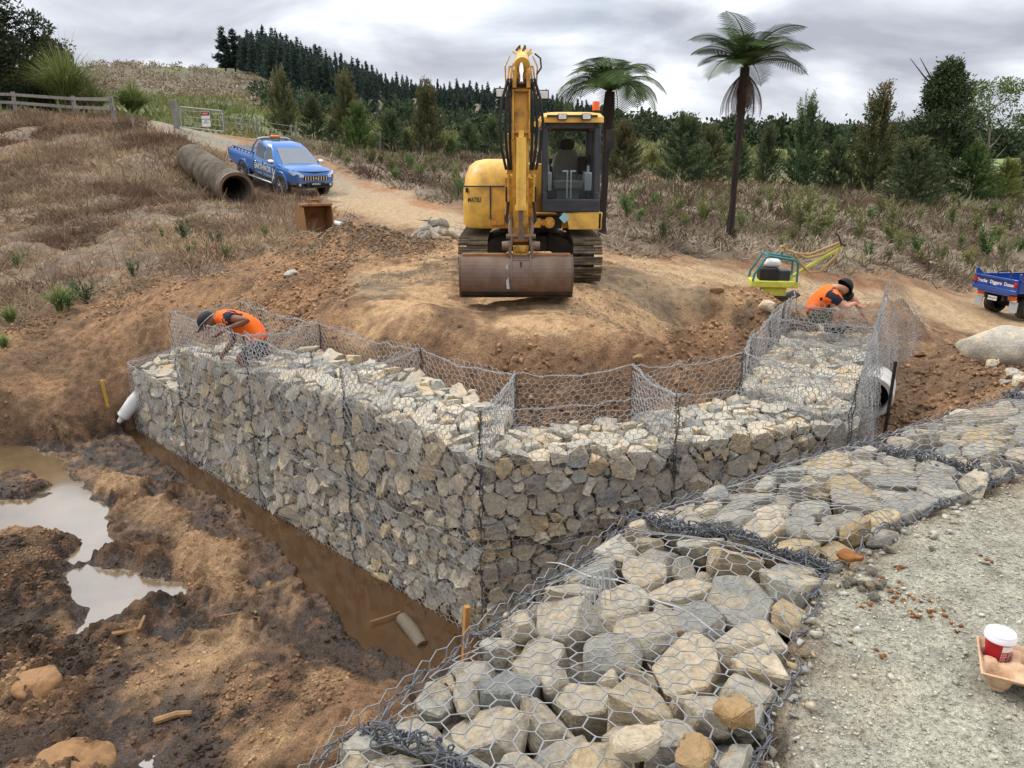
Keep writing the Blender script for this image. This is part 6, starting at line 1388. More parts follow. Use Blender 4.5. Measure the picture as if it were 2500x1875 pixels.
# ---- pines
def pine_mesh(seed, h=18.0, n=620, w=5.2, bare=0.12):
    rg = np.random.default_rng(seed); P = []; D = []; S = []; z = h*bare; 
    while z < h*0.985:
        t = (z/h-bare)/(1-bare); R = w*0.5*(1-t)**0.8*rg.uniform(.75, 1.15)+0.12; nb = int(5+3*rg.random())
        for k in range(nb):
            a = rg.uniform(0, 6.28); m = max(4, int(n*R/w/26*3.2)); s = rg.random(m)**0.6; r_ = R*rg.uniform(.6, 1.1)
            P.append(np.stack([math.cos(a)*r_*s, math.sin(a)*r_*s, z+0.10*r_*s+0.22*r_*s*s], -1)+rg.normal(0, 0.16, (m, 3))); D.append(np.array([math.cos(a)*.6, math.sin(a)*.6, .5])+rg.normal(0, .5, (m, 3))); S.append(rg.random(m)*0.7+0.3*s)
        z += h*0.042*rg.uniform(.7, 1.3)
    m = 10; P.append(np.stack([rg.normal(0, .05, m), rg.normal(0, .05, m), h*rg.uniform(.93, 1, m)], -1)); D.append(np.array([0, 0, 1])+rg.normal(0, .25, (m, 3))); S.append(np.full(m, .5))
    P = np.concatenate(P); m = len(P); return leaf_mesh('crown', P, np.concatenate(D), rg.uniform(.5, 1.1, m), rg.uniform(.22, .42, m), np.concatenate(S), rg.random(m)**3, rg)
pines = [pine_mesh(400+k, 18, 620, 4.8+0.5*k) for k in range(5)]; ptrunk = trunk_mesh(17, 0.22, 3, 0.02, 0)
K_pine = Plant(pines, ptrunk, 18.0, M_pine, M_bark)
CR = np.array([(470, 60, 255), (497, 52, 258), (540, 58, 262), (560, 52, 265), (600, 60, 270), (650, 78, 280), (700, 104, 290), (750, 116, 300), (800, 134, 312), (850, 154, 322), (900, 166, 332), (960, 170, 342), (1010, 168, 352), (1060, 178, 362), (1130, 184, 370), (1200, 195, 378), (1260, 212, 385), (1340, 240, 392)])
PG = 'pines along the wooded ridge'; rp_ = random.Random(11)
for k, (px, dx) in enumerate(((478, 0), (500, 0))):
    d = 235; t = aty(px, 56+k*4, d); zb_ = float(samp(H, np.array([t.x]), np.array([t.y]))[0]); K_pine.put('pine_tree', (t.x, t.y, zb_-0.3), t.z-zb_, ['left one of the two pines standing apart on the ridge', 'right one of the two pines standing apart on the ridge'][k], 'pine', PG, 1.7)
px = 532.0
while px < 1345:
    tp2 = np.interp(px, CR[:, 0], CR[:, 1])+3+rp_.uniform(-7, 9); d = np.interp(px, CR[:, 0], CR[:, 2])*rp_.uniform(0.97, 1.03); t = aty(px, tp2, d); zb_ = float(samp(H, np.array([t.x]), np.array([t.y]))[0])
    side = 'left end' if px < 640 else 'upper left part' if px < 800 else 'middle' if px < 1000 else 'right part' if px < 1180 else 'far right end'
    nm = 'dark pine on the %s of the wooded skyline' % side
    K_pine.put('pine_tree', (t.x, t.y, zb_-0.3), max(7, t.z-zb_)*0.97, nm, 'pine', nm, rp_.uniform(.85, 1.15)); px += rp_.uniform(8, 15)
number_from_left('pine_tree')
# the rest of the wood reads as one mass
Vs = []; Fs = []; As = []; o_ = 0; base_pm = []
for me_ in pines:
    co = np.empty(len(me_.vertices)*3, np.float32); me_.vertices.foreach_get('co', co); fi = np.empty(len(me_.polygons)*3, np.int32); me_.polygons.foreach_get('vertices', fi); cl = np.empty(len(me_.vertices)*4, np.float32); me_.color_attributes['leaf'].data.foreach_get('color', cl); base_pm.append((co.reshape(-1, 3), fi.reshape(-1, 3), cl.reshape(-1, 4)))
rgf = np.random.default_rng(21); cnt = 0
DM = np.array([(525, 226), (560, 205), (600, 172), (650, 150), (700, 132), (900, 118), (1400, 120)])
while cnt < 520:
    px = rgf.uniform(525, 1350); dmx = np.interp(px, CR[:, 0], CR[:, 2]); dmn = np.interp(px, DM[:, 0], DM[:, 1]); d = dmn+(dmx-dmn)*rgf.random()**0.8
    d0 = ray(px, 200); x, y = d0[0]/d0[1]*d, d; z = float(samp(H, np.array([x]), np.array([y]))[0]); ct_ = aty(px, np.interp(px, CR[:, 0], CR[:, 1])+16, d); h_ = min(rgf.uniform(15, 21)*np.interp(d, [110, 240], [0.7, 1.0]), max(4.0, (ct_.z-z)*rgf.uniform(0.8, 1.0))); s = h_/18; c, f, a = base_pm[cnt % 5]; th = rgf.uniform(0, 6.28)
    R = np.array([[math.cos(th), -math.sin(th), 0], [math.sin(th), math.cos(th), 0], [0, 0, 1]]); Vs.append((c*s*np.array([1.15, 1.15, 1]))@R.T+np.array([x, y, z-0.3])); Fs.append(f+o_); As.append(a*np.array([0.8+0.4*rgf.random(), 1, 1, 1])); o_ += len(c); cnt += 1
me_ = mesh_np('pine_wood', np.concatenate(Vs), np.concatenate(Fs)); at = me_.color_attributes.new('leaf', 'FLOAT_COLOR', 'POINT'); at.data.foreach_set('color', np.concatenate(As).astype(np.float32).ravel())
tag(mobj('pine_wood', me_, M_pine), 'dense dark pine wood covering the ridge slope', kind='stuff')
# ---- trees on the far side at the right: one low belt, and the pines standing out of it
for px, tp2, d, lab in ((1402, 236, 260, 'lone dark pine above the green field right of the cab'), (1385, 262, 255, 'smaller pine left of the lone one above the field'), (1612, 292, 230, 'far tree right of the tall fern trunk'), (1690, 318, 210, 'far rounded tree beside the grey roofline gap')):
    t = aty(px, tp2, d); zb_ = float(samp(H, np.array([t.x]), np.array([t.y]))[0]); K_pine.put('pine_tree', (t.x, t.y, zb_-0.2), max(5, t.z-zb_), lab, 'tree', 'trees beyond the green field', 1.5)
bl = []
for k in range(150):
    px = rgf.uniform(1330, 2330); d = rgf.uniform(110, 190); t = aty(px, rgf.uniform(302, 325), d); z = float(samp(H, np.array([t.x]), np.array([t.y]))[0]); r_ = rgf.uniform(1.6, 3.0); bl.append(((t.x, t.y, max(z+0.6*r_, t.z-r_*rgf.uniform(0.6, 2.5))), r_))
tag(mobj('far_tree_belt', broad_mesh(15, bl, 46, 0.7, 0.45), M_broad), 'far belt of trees along the horizon on the right', kind='stuff')
# scrub on the left hill
bl = []
for k in range(520):
    px = rgf.uniform(190, 600); d = 75+120*rgf.random(); d0 = ray(px, 180); x, y = d0[0]/d0[1]*d, d; z = float(samp(H, np.array([x]), np.array([y]))[0]); 
    if fbm(np.array([x*0.05]), np.array([y*0.05]), 3, 90)[0] < -0.12 and d < 150: continue
    r_ = rgf.uniform(0.4, 1.1); bl.append(((x, y, z+0.3*r_), r_))
tag(mobj('hill_scrub', broad_mesh(16, bl, 80, 0.4, 0.22), M_stick), 'grey-brown scrub covering the hillside', kind='stuff')
bl2 = []
for k in range(90):
    px = rgf.uniform(560, 1330); d = rgf.uniform(60, 115); d0 = ray(px, 290); x, y = d0[0]/d0[1]*d, d; z = float(samp(H, np.array([x]), np.array([y]))[0]); r_ = rgf.uniform(0.8, 1.9); bl2.append(((x, y, z+0.5*r_), r_))
tag(mobj('gully_bushes', broad_mesh(17, bl2, 110, 0.4, 0.22), M_broad), 'dark bushes filling the gully below the pine wood', kind='stuff')
print('plants', round(time.time()-T_START, 1))
# ------------------------------------------------------------------ dry grass and dead sticks, beyond counting
def scatter(name, mask, n, box, mat, label, hgt, wid, flat, seed, lump=None, dens_far=0.0):
    rg = np.random.default_rng(seed); x = rg.uniform(box[0], box[1], n*5); d = rg.random(n*5); y = box[2]+(box[3]-box[2])*d**1.35
    m = samp(mask, x, y); keep = rg.random(len(x)) < m
    if lump is not None: keep &= rg.random(len(x)) < np.clip(0.35+1.3*fbm(x*lump, y*lump, 3, seed), 0.04, 1)
    ang = np.abs(np.arctan2(x, y)) < 0.66; keep &= ang; x, y = x[keep][:n], y[keep][:n]; z = samp(H, x, y); m = len(x)
    D = rg.normal(0, 1, (m, 3)); D[:, 2] = np.abs(D[:, 2])*(1-flat)+0.10+(1-flat)*0.9; sc_ = 1+0.035*np.clip(y-12, 0, 30)
    L = hgt*rg.uniform(0.4, 1.4, m)*sc_*(1+0.5*fbm(x*0.7, y*0.7, 2, seed+1)); W = wid*rg.uniform(.6, 1.5, m)*sc_
    cl = np.clip(0.5+0.8*fbm(x*0.6, y*0.6, 3, seed+2)+rg.normal(0, .22, m), 0, 1); tip = np.clip(0.9*fbm(x*0.45+9, y*0.45, 3, seed+4)+rg.normal(0, .2, m), 0, 1)
    return tag(mobj(name, leaf_mesh(name, np.stack([x, y, z-0.01], -1), D, L, W, cl, tip, rg), mat), label, kind='stuff')
scatter('dry_grass', Z_grassL*(1-Z_track), 110000, (-32, 2, 12, 42), M_dry, 'matted dry brown grass on the left slope', 0.16, 0.018, 0.62, 51, 0.7)
scatter('tall_dry_weeds', Z_grassL*(1-Z_track), 7000, (-28, 1, 13, 40), leaf_mat('red_brown_weeds', srgb(104, 86, 70), srgb(150, 126, 98), srgb(104, 74, 60), 0.9), 'taller reddish dead weeds on the left slope', 0.36, 0.012, 0.1, 52, 0.35)
scatter('dead_sticks', np.maximum(Z_scrubR, Z_scrubM)*(1-Z_roadR), 100000, (-14, 34, 14, 52), M_stick, 'grey dead sticks and mulch over the planting slopes', 0.20, 0.020, 0.82, 53, 0.9)
scatter('low_scrub', np.maximum(Z_scrubR, Z_scrubM)*(1-Z_roadR), 16000, (-10, 34, 16, 52), leaf_mat('dark_low_scrub', srgb(78, 68, 52), srgb(118, 112, 78), srgb(92, 66, 54), 0.9), 'low dark dead growth on the planting slopes', 0.26, 0.02, 0.15, 54, 0.5)
scatter('hill_grass', Z_far*sstep(130, 90, GY), 26000, (-60, 40, 42, 110), leaf_mat('pasture_grass', srgb(84, 100, 52), srgb(124, 132, 76), srgb(140, 128, 84), 0.9), 'rank grass on the far paddock', 0.30, 0.05, 0.3, 55, 0.15)
print('grass', round(time.time()-T_START, 1))
# ================================================================== things on the site
def rock_mesh(seed, sx=1, sy=1, sz=0.8, sub=3, rough=0.18, round_=0.5):
    rg = np.random.default_rng(seed); bm = bmesh.new()
    for _ in range(16):
        d = unit(rg.normal(0, 1, 3)); bm.verts.new(d*rg.uniform(0.75, 1.0)*np.array([sx, sy, sz])*0.5)
    r_ = bmesh.ops.convex_hull(bm, input=bm.verts); bmesh.ops.delete(bm, geom=[g for g in r_['geom_interior'] if isinstance(g, bmesh.types.BMVert)], context='VERTS')
    if round_: bmesh.ops.bevel(bm, geom=list(bm.edges), offset=0.06*round_*min(sx, sy, sz)*2, segments=2, affect='EDGES')
    bmesh.ops.triangulate(bm, faces=bm.faces)
    for _ in range(sub):
        bmesh.ops.subdivide_edges(bm, edges=[e for e in bm.edges if e.calc_length() > 0.10*max(sx, sy)], cuts=1); bmesh.ops.triangulate(bm, faces=bm.faces)
    o = Vector(rg.uniform(-40, 40, 3)); bm.normal_update(); k = 2.5/max(sx, sy)
    for v in bm.verts: v.co += v.normal*rough*0.25*min(sx, sz)*(mnoise.noise(v.co*k+o)+0.5*mnoise.noise(v.co*k*2.7+o))
    me = bpy.data.meshes.new('rock'); bm.to_mesh(me); bm.free()
    if round_ >= 0.8: me.polygons.foreach_set('use_smooth', np.ones(len(me.polygons), bool))
    return me
M_boulder = rock_mat('boulder_stone', 1.0, 0.12, 1.35); M_ochre = plain('ochre_stone', srgb(164, 136, 96), 0.95, 0, 0.4, 9, 0.9, srgb(122, 90, 54), 0.8, 11)
M_clayrock = plain('clay_covered_stone', srgb(158, 120, 80), 0.9, 0, 0.35, 4, 0.9, srgb(98, 68, 44), 0.9, 5)
M_claylump = plain('orange_clay', srgb(146, 96, 52), 0.95, 0, 0.35, 8, 0.7)
def boulder_mesh(seed, sx, sy, sz):
    rg = np.random.default_rng(seed); bm = bmesh.new(); bmesh.ops.create_icosphere(bm, subdivisions=4, radius=0.5); o = Vector(rg.uniform(-40, 40, 3))
    pl = [(Vector(unit(rg.normal(0, 1, 3))), rg.uniform(0.34, 0.46)) for _ in range(9)]
    for v in bm.verts:
        for n, d in pl:
            k = v.co.dot(n)-d
            if k > 0: v.co -= n*k*0.85
        v.co *= 1+0.10*mnoise.noise(v.co*3+o)+0.04*mnoise.noise(v.co*8+o)+0.02*mnoise.noise(v.co*19+o); v.co = Vector((v.co.x*sx, v.co.y*sy, v.co.z*sz))
    me = bpy.data.meshes.new('boulder'); bm.to_mesh(me); bm.free(); me.polygons.foreach_set('use_smooth', np.ones(len(me.polygons), bool)); return me
def rock(name, px, py, size, label, mat=None, group=None, sink=0.25, seed=1, cat='rock', rz=0.0, z=None, round_=0.4, p=None):
    b = p if p is not None else gpt(px, py); o = mobj(name, boulder_mesh(seed, *[x*1.12 for x in size]) if round_ >= 0.8 else rock_mesh(seed, *size, round_=round_, rough=0.5), mat or M_boulder); o.location = (b.x, b.y, (b.z if z is None else z)+size[2]*(0.5-sink)); o.rotation_euler = (0.12*math.sin(seed), 0.12*math.cos(seed*2), rz)
    return tag(o, label, cat, group)
b_ = gpt(2155, 778)
rock('boulder', 2158, 782, (0.95, 0.7, 0.55), 'large pale boulder on the bank at the right edge', seed=61, sink=0.12, cat='boulder', rz=-0.35, round_=0.8)
rock('rock', 2142, 800, (0.24, 0.2, 0.17), 'squarish tan rock just below the large pale boulder', seed=62)
rock('rock', 2188, 815, (0.30, 0.25, 0.18), 'flat tan rock low at the right edge', seed=63); rock('rock', 2205, 835, (0.26, 0.3, 0.22), 'tan rock lowest at the right edge', seed=64); rock('rock', 2170, 830, (0.2, 0.14, 0.1), 'small pale rock left of the lowest one', seed=65)
rock('rock', 2080, 775, (0.18, 0.2, 0.14), 'small rock half buried left of the large boulder', seed=66); rock('rock', 1985, 770, (0.22, 0.3, 0.14), 'clay covered rock on the bank beside the wing wall', M_clayrock, seed=67)
rock('rock', 1655, 698, (0.34, 0.26, 0.22), 'dark grey rock left of the crouching man', seed=68); rock('rock', 1680, 706, (0.28, 0.24, 0.14), 'pale flat rock beside the wing net', seed=69)
rock('boulder', 150, 1625, (0.52, 0.44, 0.22), 'smooth clay covered boulder in the mud at bottom left', M_clayrock, seed=78, sink=0.48, cat='boulder', round_=1.0); rock('boulder', 75, 1480, (0.42, 0.36, 0.2), 'clay covered stone in the mud at the left edge', M_clayrock, seed=71, sink=0.5, cat='boulder', round_=0.9)
rock('rock', 549, 1318, (0.10, 0.09, 0.07), 'small ochre stone on the dried mud', M_ochre, seed=72); rock('rock', 632, 595, (0.26, 0.2, 0.14), 'rounded stone on the clay left of the excavator', seed=73, round_=0.8); rock('rock', 1548, 668, (0.22, 0.2, 0.12), 'pale round stone at the right rim of the pad', M_ochre, seed=74, round_=0.8)
rock('rock', 1378, 768, (0.2, 0.16, 0.12), 'pale stone on the front slope of the pad', M_ochre, seed=75); rock('rock', 2015, 575, (0.45, 0.3, 0.22), 'dark stone in the mulch above the road', M_rock, seed=76); rock('rock', 2310-180, 600, (0.3, 0.3, 0.2), 'tan stone in the mulch left of the tip truck', M_ochre, seed=77)
rr = random.Random(17)
for k in range(20):                                          # the rubble pile
    t = rr.random(); px = 900+105*t; py = 528-28*rr.random()*(1-abs(t-0.45)); b = hit(px, py); s = rr.uniform(0.26, 0.58)
    o = mobj('rock', rock_mesh(600+k % 9, 1, 0.8, 0.6), M_rock); o.scale = (s,)*3; hgt = 0.28*max(0, 1-abs(t-0.4)*2)*rr.random(); o.location = (b.x, b.y, Hg(b.x, b.y)+0.12*s+hgt); o.rotation_euler = (rr.uniform(-.6, .6), rr.uniform(-.6, .6), rr.uniform(0, 6)); tag(o, 'grey angular rock in the rubble pile by the excavator', 'rock', 'rubble pile left of the excavator')
# loose stones lying on the near net
def on_net(px, py, z=0.04): return atz(px, py, z)
for px, py, size, mt, lab, sd_ in ((1588, 1552, (0.155, 0.12, 0.11), M_ochre, 'ochre stone lying on the net beside the gravel', 81), (1378, 1612, (0.21, 0.13, 0.12), M_rockF, 'angular grey-tan stone lying on the near net', 82), (1495, 1645, (0.16, 0.13, 0.10), M_ochre, 'ochre stone on the net at the bottom edge', 83)):
    p = on_net(px, py, 0.11); rock('loose_stone', 0, 0, size, lab, mt, sink=0.30, seed=sd_, p=p, rz=sd_, round_=0.25, cat='stone')
rock('clay_lump', 0, 0, (0.13, 0.07, 0.06), 'rust-orange lump of clay on the second basket net', M_claylump, sink=0.2, seed=84, p=on_net(1832, 1208, 0.04), rz=-0.4, cat='clay lump')
# long flat slabs stood in the bending man's basket
for k, (a, b_, lab) in enumerate(((LW(4.35, 0.70), LW(3.75, 0.85), 'long grey slab leaning in the basket behind the bending man, upper'), (LW(4.5, 0.55), LW(4.0, 0.65), 'long grey slab lying in the basket behind the bending man, lower'))):
    m = mobj('stone_slab', rock_mesh(90+k, 0.62, 0.16, 0.09), M_rock); m.location = ((a[0]+b_[0])/2, (a[1]+b_[1])/2, -0.82-0.05*k); m.rotation_euler = (0.1, -0.28 if k == 0 else -0.05, math.atan2(b_[1]-a[1], b_[0]-a[0])); tag(m, lab, 'stone')
# ---- corrugated pipe on the slope
pa = gpt(512, 446); pb_ = gpt(418, 374); R_ = 0.50; L_ = (pb_-pa).length
CPp = empty('corrugated_pipe', pa, label='long rusty corrugated culvert pipe lying beside the pickup', cat='pipe'); d_ = (pb_-pa).normalized(); CPp.rotation_euler = d_.to_track_quat('Y', 'Z').to_euler()
def corrugated_mat():
    q = NT('galvanised_corrugated'); t = q.n('ShaderNodeTexCoord').outputs['Object']; n = q.noise(t, 1.6, 6, 0.65); n2 = q.noise(t, 9, 5)
    c = q.ramp(n.outputs['Fac'], [(0.36, srgb(150, 142, 122)), (0.5, srgb(122, 112, 96)), (0.62, srgb(98, 76, 58)), (0.72, srgb(140, 134, 122))]).outputs[0]
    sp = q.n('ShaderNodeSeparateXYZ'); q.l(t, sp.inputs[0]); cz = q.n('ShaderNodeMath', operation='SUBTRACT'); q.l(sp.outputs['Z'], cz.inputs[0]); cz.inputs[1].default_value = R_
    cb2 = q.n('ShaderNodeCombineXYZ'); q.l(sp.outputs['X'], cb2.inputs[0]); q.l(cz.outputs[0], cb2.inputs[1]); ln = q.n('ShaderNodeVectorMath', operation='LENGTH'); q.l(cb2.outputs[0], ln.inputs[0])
    c = q.mix(q.rng(ln.outputs['Value'], R_-0.11, R_+0.02, 1.0, 0.0), c, srgb(44, 36, 30))      # colour darkened in the grooves so the ribs stand out
    q.set(q.mix(q.rng(n2.outputs['Fac'], .35, .65, 0, .5), c, srgb(98, 88, 72)), 0.65, 0.25); return q.m
NC = 20; prof = []
for i in range(NC*6+1): y = L_*i/(NC*6); prof.append((R_-0.04+0.09*math.cos(2*math.pi*i/6), y))
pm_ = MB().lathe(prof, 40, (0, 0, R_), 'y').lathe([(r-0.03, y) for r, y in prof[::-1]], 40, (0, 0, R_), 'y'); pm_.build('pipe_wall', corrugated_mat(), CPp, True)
MB().lathe([(R_+0.045, -0.10), (R_+0.045, 0.06), (R_-0.03, 0.06), (R_-0.05, -0.10), (R_+0.045, -0.10)], 40, (0, 0, R_), 'y').build('pipe_collar', M_steel, CPp, True)
# ---- digging bucket left on the ground
b = gpt(684, 512); DB = empty('digging_bucket', b, math.radians(214), 'rusty digging bucket standing on the ground below the pipe', 'bucket')
bp2 = [(0.0, 0.78), (-0.22, 0.70), (-0.36, 0.42), (-0.30, 0.12), (-0.10, 0.0), (0.34, 0.02), (0.22, 0.72)]
for s in (-1, 1): MB().prism(bp2, 0, s*0.36-0.012, s*0.36+0.012).build('side_plate', M_rust, DB)
sh2 = MB()
for (y0, z0), (y1, z1) in zip(bp2[:-2], bp2[1:-1]):
    n = Vector((0, z1-z0, -(y1-y0))).normalized()*0.02; sh2.add([(-.36, y0, z0), (.36, y0, z0), (.36, y1, z1), (-.36, y1, z1), (-.36, y0-n.y, z0-n.z), (.36, y0-n.y, z0-n.z), (.36, y1-n.y, z1-n.z), (-.36, y1-n.y, z1-n.z)], [(0, 1, 2, 3), (4, 7, 6, 5), (0, 4, 5, 1), (2, 6, 7, 3), (0, 3, 7, 4), (1, 5, 6, 2)])
sh2.build('bucket_shell', M_rust, DB); MB().box((0, 0.1, 0.78), (0.78, 0.26, 0.06)).build('top_lip', M_rust, DB, bevel=0.01)
for s in (-1, 1): MB().prism([(-0.15, 0.74), (0.1, 0.80), (0.06, 0.92), (-0.08, 0.92)], 0, s*0.12-0.015, s*0.12+0.015).build('hitch_ear', M_rust, DB)
MB().cyl((-0.16, 0.0, 0.88), (0.16, 0.0, 0.88), 0.03).build('hitch_pin', M_rust, DB, True)
# ---- pvc pipe, pegs, posts
M_wood = plain('pine_timber', srgb(190, 138, 78), 0.8, 0, 0.25, 12, 0.3); M_oldwood = plain('weathered_timber', srgb(138, 134, 126), 0.95, 0, 0.3, 14, 0.5, srgb(92, 88, 80), 0.6, 5); M_pvc = plain('white_pvc', srgb(205, 202, 196), 0.5, 0, 0.1, 4, 0, srgb(150, 124, 90), 0.5, 3)
a, b = gpt(650, 474), gpt(735, 492); tag(MB().cyl(Vector(a)+Vector((0, 0.3, 0.1)), Vector(b)+Vector((0, 0.3, 0.08)), 0.075, n=16).build('plastic_pipe', M_pvc, None, True), 'white plastic pipe lying behind the rusty digging bucket', 'pipe')
def peg(name, px, py, top, w, label, mat=M_wood, tilt=(0, 0), d=None):
    b, h = at_base(px, py, top); b = Vector((b.x, b.y, Hg(b.x, b.y))); m = MB().box((0, 0, h/2-0.1), (w, d or w, h+0.2)).build(name, mat, None, bevel=0.002); m.location = b; m.rotation_euler = (tilt[0], tilt[1], 0.4); return tag(m, label, cat='stake')
peg('timber_peg', 231, 868, 815, 0.045, 'yellow timber peg beside the far left end of the gabion wall', plain('yellow_peg', srgb(190, 146, 62), 0.7), (0, -0.06)); peg('marker_post', 289, 276, 248, 0.09, 'short grey post beside the top of the track', M_oldwood)
sp_ = atz(1003, 1418, -2.7); st_ = MB().box((0, 0, 0.28), (0.05, 0.05, 0.95)).build('timber_stake', M_wood, None, bevel=0.002); tpz = aty(1016, 1312, sp_.y); st_.location = (sp_.x, sp_.y, -2.8); st_.scale = (1, 1, max(0.6, (tpz.z+2.8)/0.755)); st_.rotation_euler = (0.0, 0.06, 0.5); tag(st_, 'square timber stake in the ditch at the wall corner', 'stake')
bp_ = atz(1913, 925, -1.55); pp = MB().box((0, 0, 0.32), (0.03, 0.03, 1.0)).build('black_post', M_black, None, bevel=0.003); pp.location = bp_; tag(pp, 'thin black post beside the white culvert end', 'post')
for px, py, rz, lab in ((562, 519, 0.5, 'pale sharpened peg lying on the grass, left one'), (574, 516, -0.9, 'pale sharpened peg lying on the grass, right one')):
    b = gpt(px, py, 0.03); m = MB().loft([[(-.2, -.025, -.02), (-.2, .025, -.02), (-.2, .025, .02), (-.2, -.025, .02)], [(.16, -.025, -.02), (.16, .025, -.02), (.16, .025, .02), (.16, -.025, .02)], [(.26, -.004, -.004), (.26, .004, -.004), (.26, .004, .004), (.26, -.004, .004)]]).build('timber_peg', plain('fresh_timber', srgb(216, 196, 140), 0.8), None); m.location = b; m.rotation_euler = (0, -0.12, rz); tag(m, lab, 'stake')
# wrapped pipe end and the drain in the ditch
a, b = aty(262, 905, 11.45), aty(290, 868, 11.55); dv_ = (b-a); w1 = empty('wrapped_pipe', a, label='white wrapped pipe end poking out left of the gabion wall', cat='pipe'); w1.rotation_euler = dv_.to_track_quat('Z', 'Y').to_euler()
Lw = dv_.length; MB().lathe([(0.001, -0.08), (0.035, -0.06), (0.045, 0.0), (0.055, 0.02), (0.10, 0.05), (0.105, 0.2), (0.115, Lw), (0.10, Lw+0.15), (0.001, Lw+0.15)], 14).build('wrapping', plain('white_cloth', srgb(214, 212, 208), 0.8, 0, 0.1, 8, 0.5), w1, True)
a, b = atz(868, 1335, -2.70), atz(912, 1395, -2.76); m = MB().tube([a, a.lerp(b, .5)+Vector((0, 0, 0.02)), b], [0.06, 0.065, 0.06], 12).build('drain_sock', plain('drain_sock', srgb(120, 108, 92), 0.95, 0, 0.3, 40, 0.6), None, True); tag(m, 'grey drain sock half sunk in the ditch water by the wall', 'drain')
# culvert end beyond the wing wall
cu = aty(1878, 856, 8.85); CU = empty('culvert_pipe', cu, label='white-rimmed culvert pipe end beside the wing wall net', cat='pipe'); CU.rotation_euler = (0.05, 0.15, math.radians(-28))
MB().lathe([(0.21, 0.5), (0.21, 0.0), (0.215, -0.03), (0.265, -0.03), (0.27, 0.0), (0.27, 0.5)], 30, (0, 0, 0), 'y').build('pipe_wall', M_pvc, CU, True); MB().lathe([(0.209, 0.10), (0.12, 0.35), (0.001, 0.45)], 30, (0, 0, 0), 'y').build('dark_bore', M_black, CU, True)
# sticks in the mud
for pts, r, lab in ((((243, 1378), (300, 1358), (312, 1330)), 0.022, 'forked bare stick lying in the mud beside the bright puddle'), (((330, 1540), (380, 1530), (412, 1526)), 0.03, 'thick stick half buried in the clods near the bottom'), (((470, 1326), (520, 1327), (556, 1330)), 0.008, 'thin straight stick on the dried mud'), (((800, 1360), (840, 1345), (865, 1330)), 0.010, 'bent thin branch reaching into the ditch')):
    P = [gpt(*p, 0.03) for p in pts]; P = [Vector((p.x, p.y, max(p.z, WATER_Z+0.03))) for p in P]; tag(MB().tube(P, [r, r*0.9, r*0.7], 7).build('stick', plain('dry_stick', srgb(150, 116, 78), 0.9, 0, 0.3, 15, 0.4), None, True), lab, 'stick')
# ---- rail fence at top left
FE = empty('rail_fence', gpt(120, 250), label='weathered timber rail fence across the top left', cat='fence'); fb = FE.location.copy()
fp = [gpt(-60, 246), gpt(36, 250), gpt(165, 260), gpt(247, 266)]
fp = [Vector((p.x, p.y, p.z)) for p in fp]
for i, p in enumerate(fp):
    MB().box((0, 0, 0.5), (0.16, 0.14, 1.4)).build('post', M_oldwood, FE, bevel=0.01).location = p-fb
for i in range(3):
    for hgt in (1.06, 0.66):
        a, b = fp[i]+Vector((0, -0.09, hgt)), fp[i+1]+Vector((0, -0.09, hgt)); m = MB(); d = (b-a); x = d.normalized(); m.loft([[c+Vector((0, -0.02, -0.075)), c+Vector((0, 0.02, -0.075)), c+Vector((0, 0.02, 0.075)), c+Vector((0, -0.02, 0.075))] for c in (a-x*0.05-fb, b+x*0.05-fb)]); m.build('rail', M_oldwood, FE)
# ---- farm gate, its sign and the fence beyond
g0, g1 = gpt(391, 283), gpt(484, 297); g1 = aty(486, 296, g0.y*0.97); gz = g0.z
GA = empty('farm_gate', g0, label='open metal farm gate at the top of the track', cat='gate'); dg_ = Vector((g1.x-g0.x, g1.y-g0.y, -0.25)); 
def gp(t, h): return Vector((dg_.x*t, dg_.y*t, dg_.z*t+h))
for t in (0.03, 0.99): MB().tube([gp(t, 0.12), gp(t, 1.0)], 0.024, 8).build('gate_upright', M_alloy, GA, True)
for h in (0.12, 1.0): MB().tube([gp(0.03, h), gp(0.99, h)], 0.024, 8).build('gate_rail', M_alloy, GA, True)
for h in (0.36, 0.60, 0.86): MB().tube([gp(0.03, h), gp(0.99, h)], 0.010, 6).build('gate_wire', M_alloy, GA, True)
MB().tube([gp(0.03, 0.98), gp(0.45, 0.14)], 0.02, 6).build('gate_brace', M_oldwood, GA, True)
m = MB().box((0, 0, 0.55), (0.22, 0.2, 1.5)).build('gate_post', M_oldwood, None, bevel=0.02); m.location = g0+Vector((-0.18, 0, 0)); tag(m, 'thick weathered post the farm gate hangs on', 'post')
SG = empty('warning_sign', g0+gp(0.62, 0.58)+Vector((0, -0.05, 0)), math.atan2(dg_.y, dg_.x), 'white warning sign with red and black heading on the gate', 'sign')
MB().box((0, 0, 0), (0.50, 0.012, 0.66)).build('panel', M_white, SG); hd = MB().box((0, -0.009, 0.23), (0.48, 0.006, 0.17)).build('heading', M_black, SG); ro = MB().lathe([(0.001, 0), (0.21, 0), (0.21, 0.004), (0.001, 0.004)], 24, (0, 0, 0), 'y').build('red_oval', plain('sign_red', srgb(196, 36, 40), 0.5), SG); ro.location = (0, -0.018, 0.23); ro.scale = (1, 1, 0.34)
text('lettering', 'DANGER', 0.085, M_white, SG, (0, -0.021, 0.23), (math.pi/2, 0, 0)); text('lettering', 'CONSTRUCTION\nSITE\nKEEP OUT', 0.075, M_black, SG, (0, -0.010, -0.09), (math.pi/2, 0, 0))
WF = empty('wire_fence', gpt(520, 292), label='old wire fence with crooked posts right of the gate', cat='fence'); wb = WF.location.copy(); wps = [gpt(x, y) for x, y in ((486, 288), (512, 290), (528, 294), (549, 296), (560, 298), (632, 310), (640, 311))]
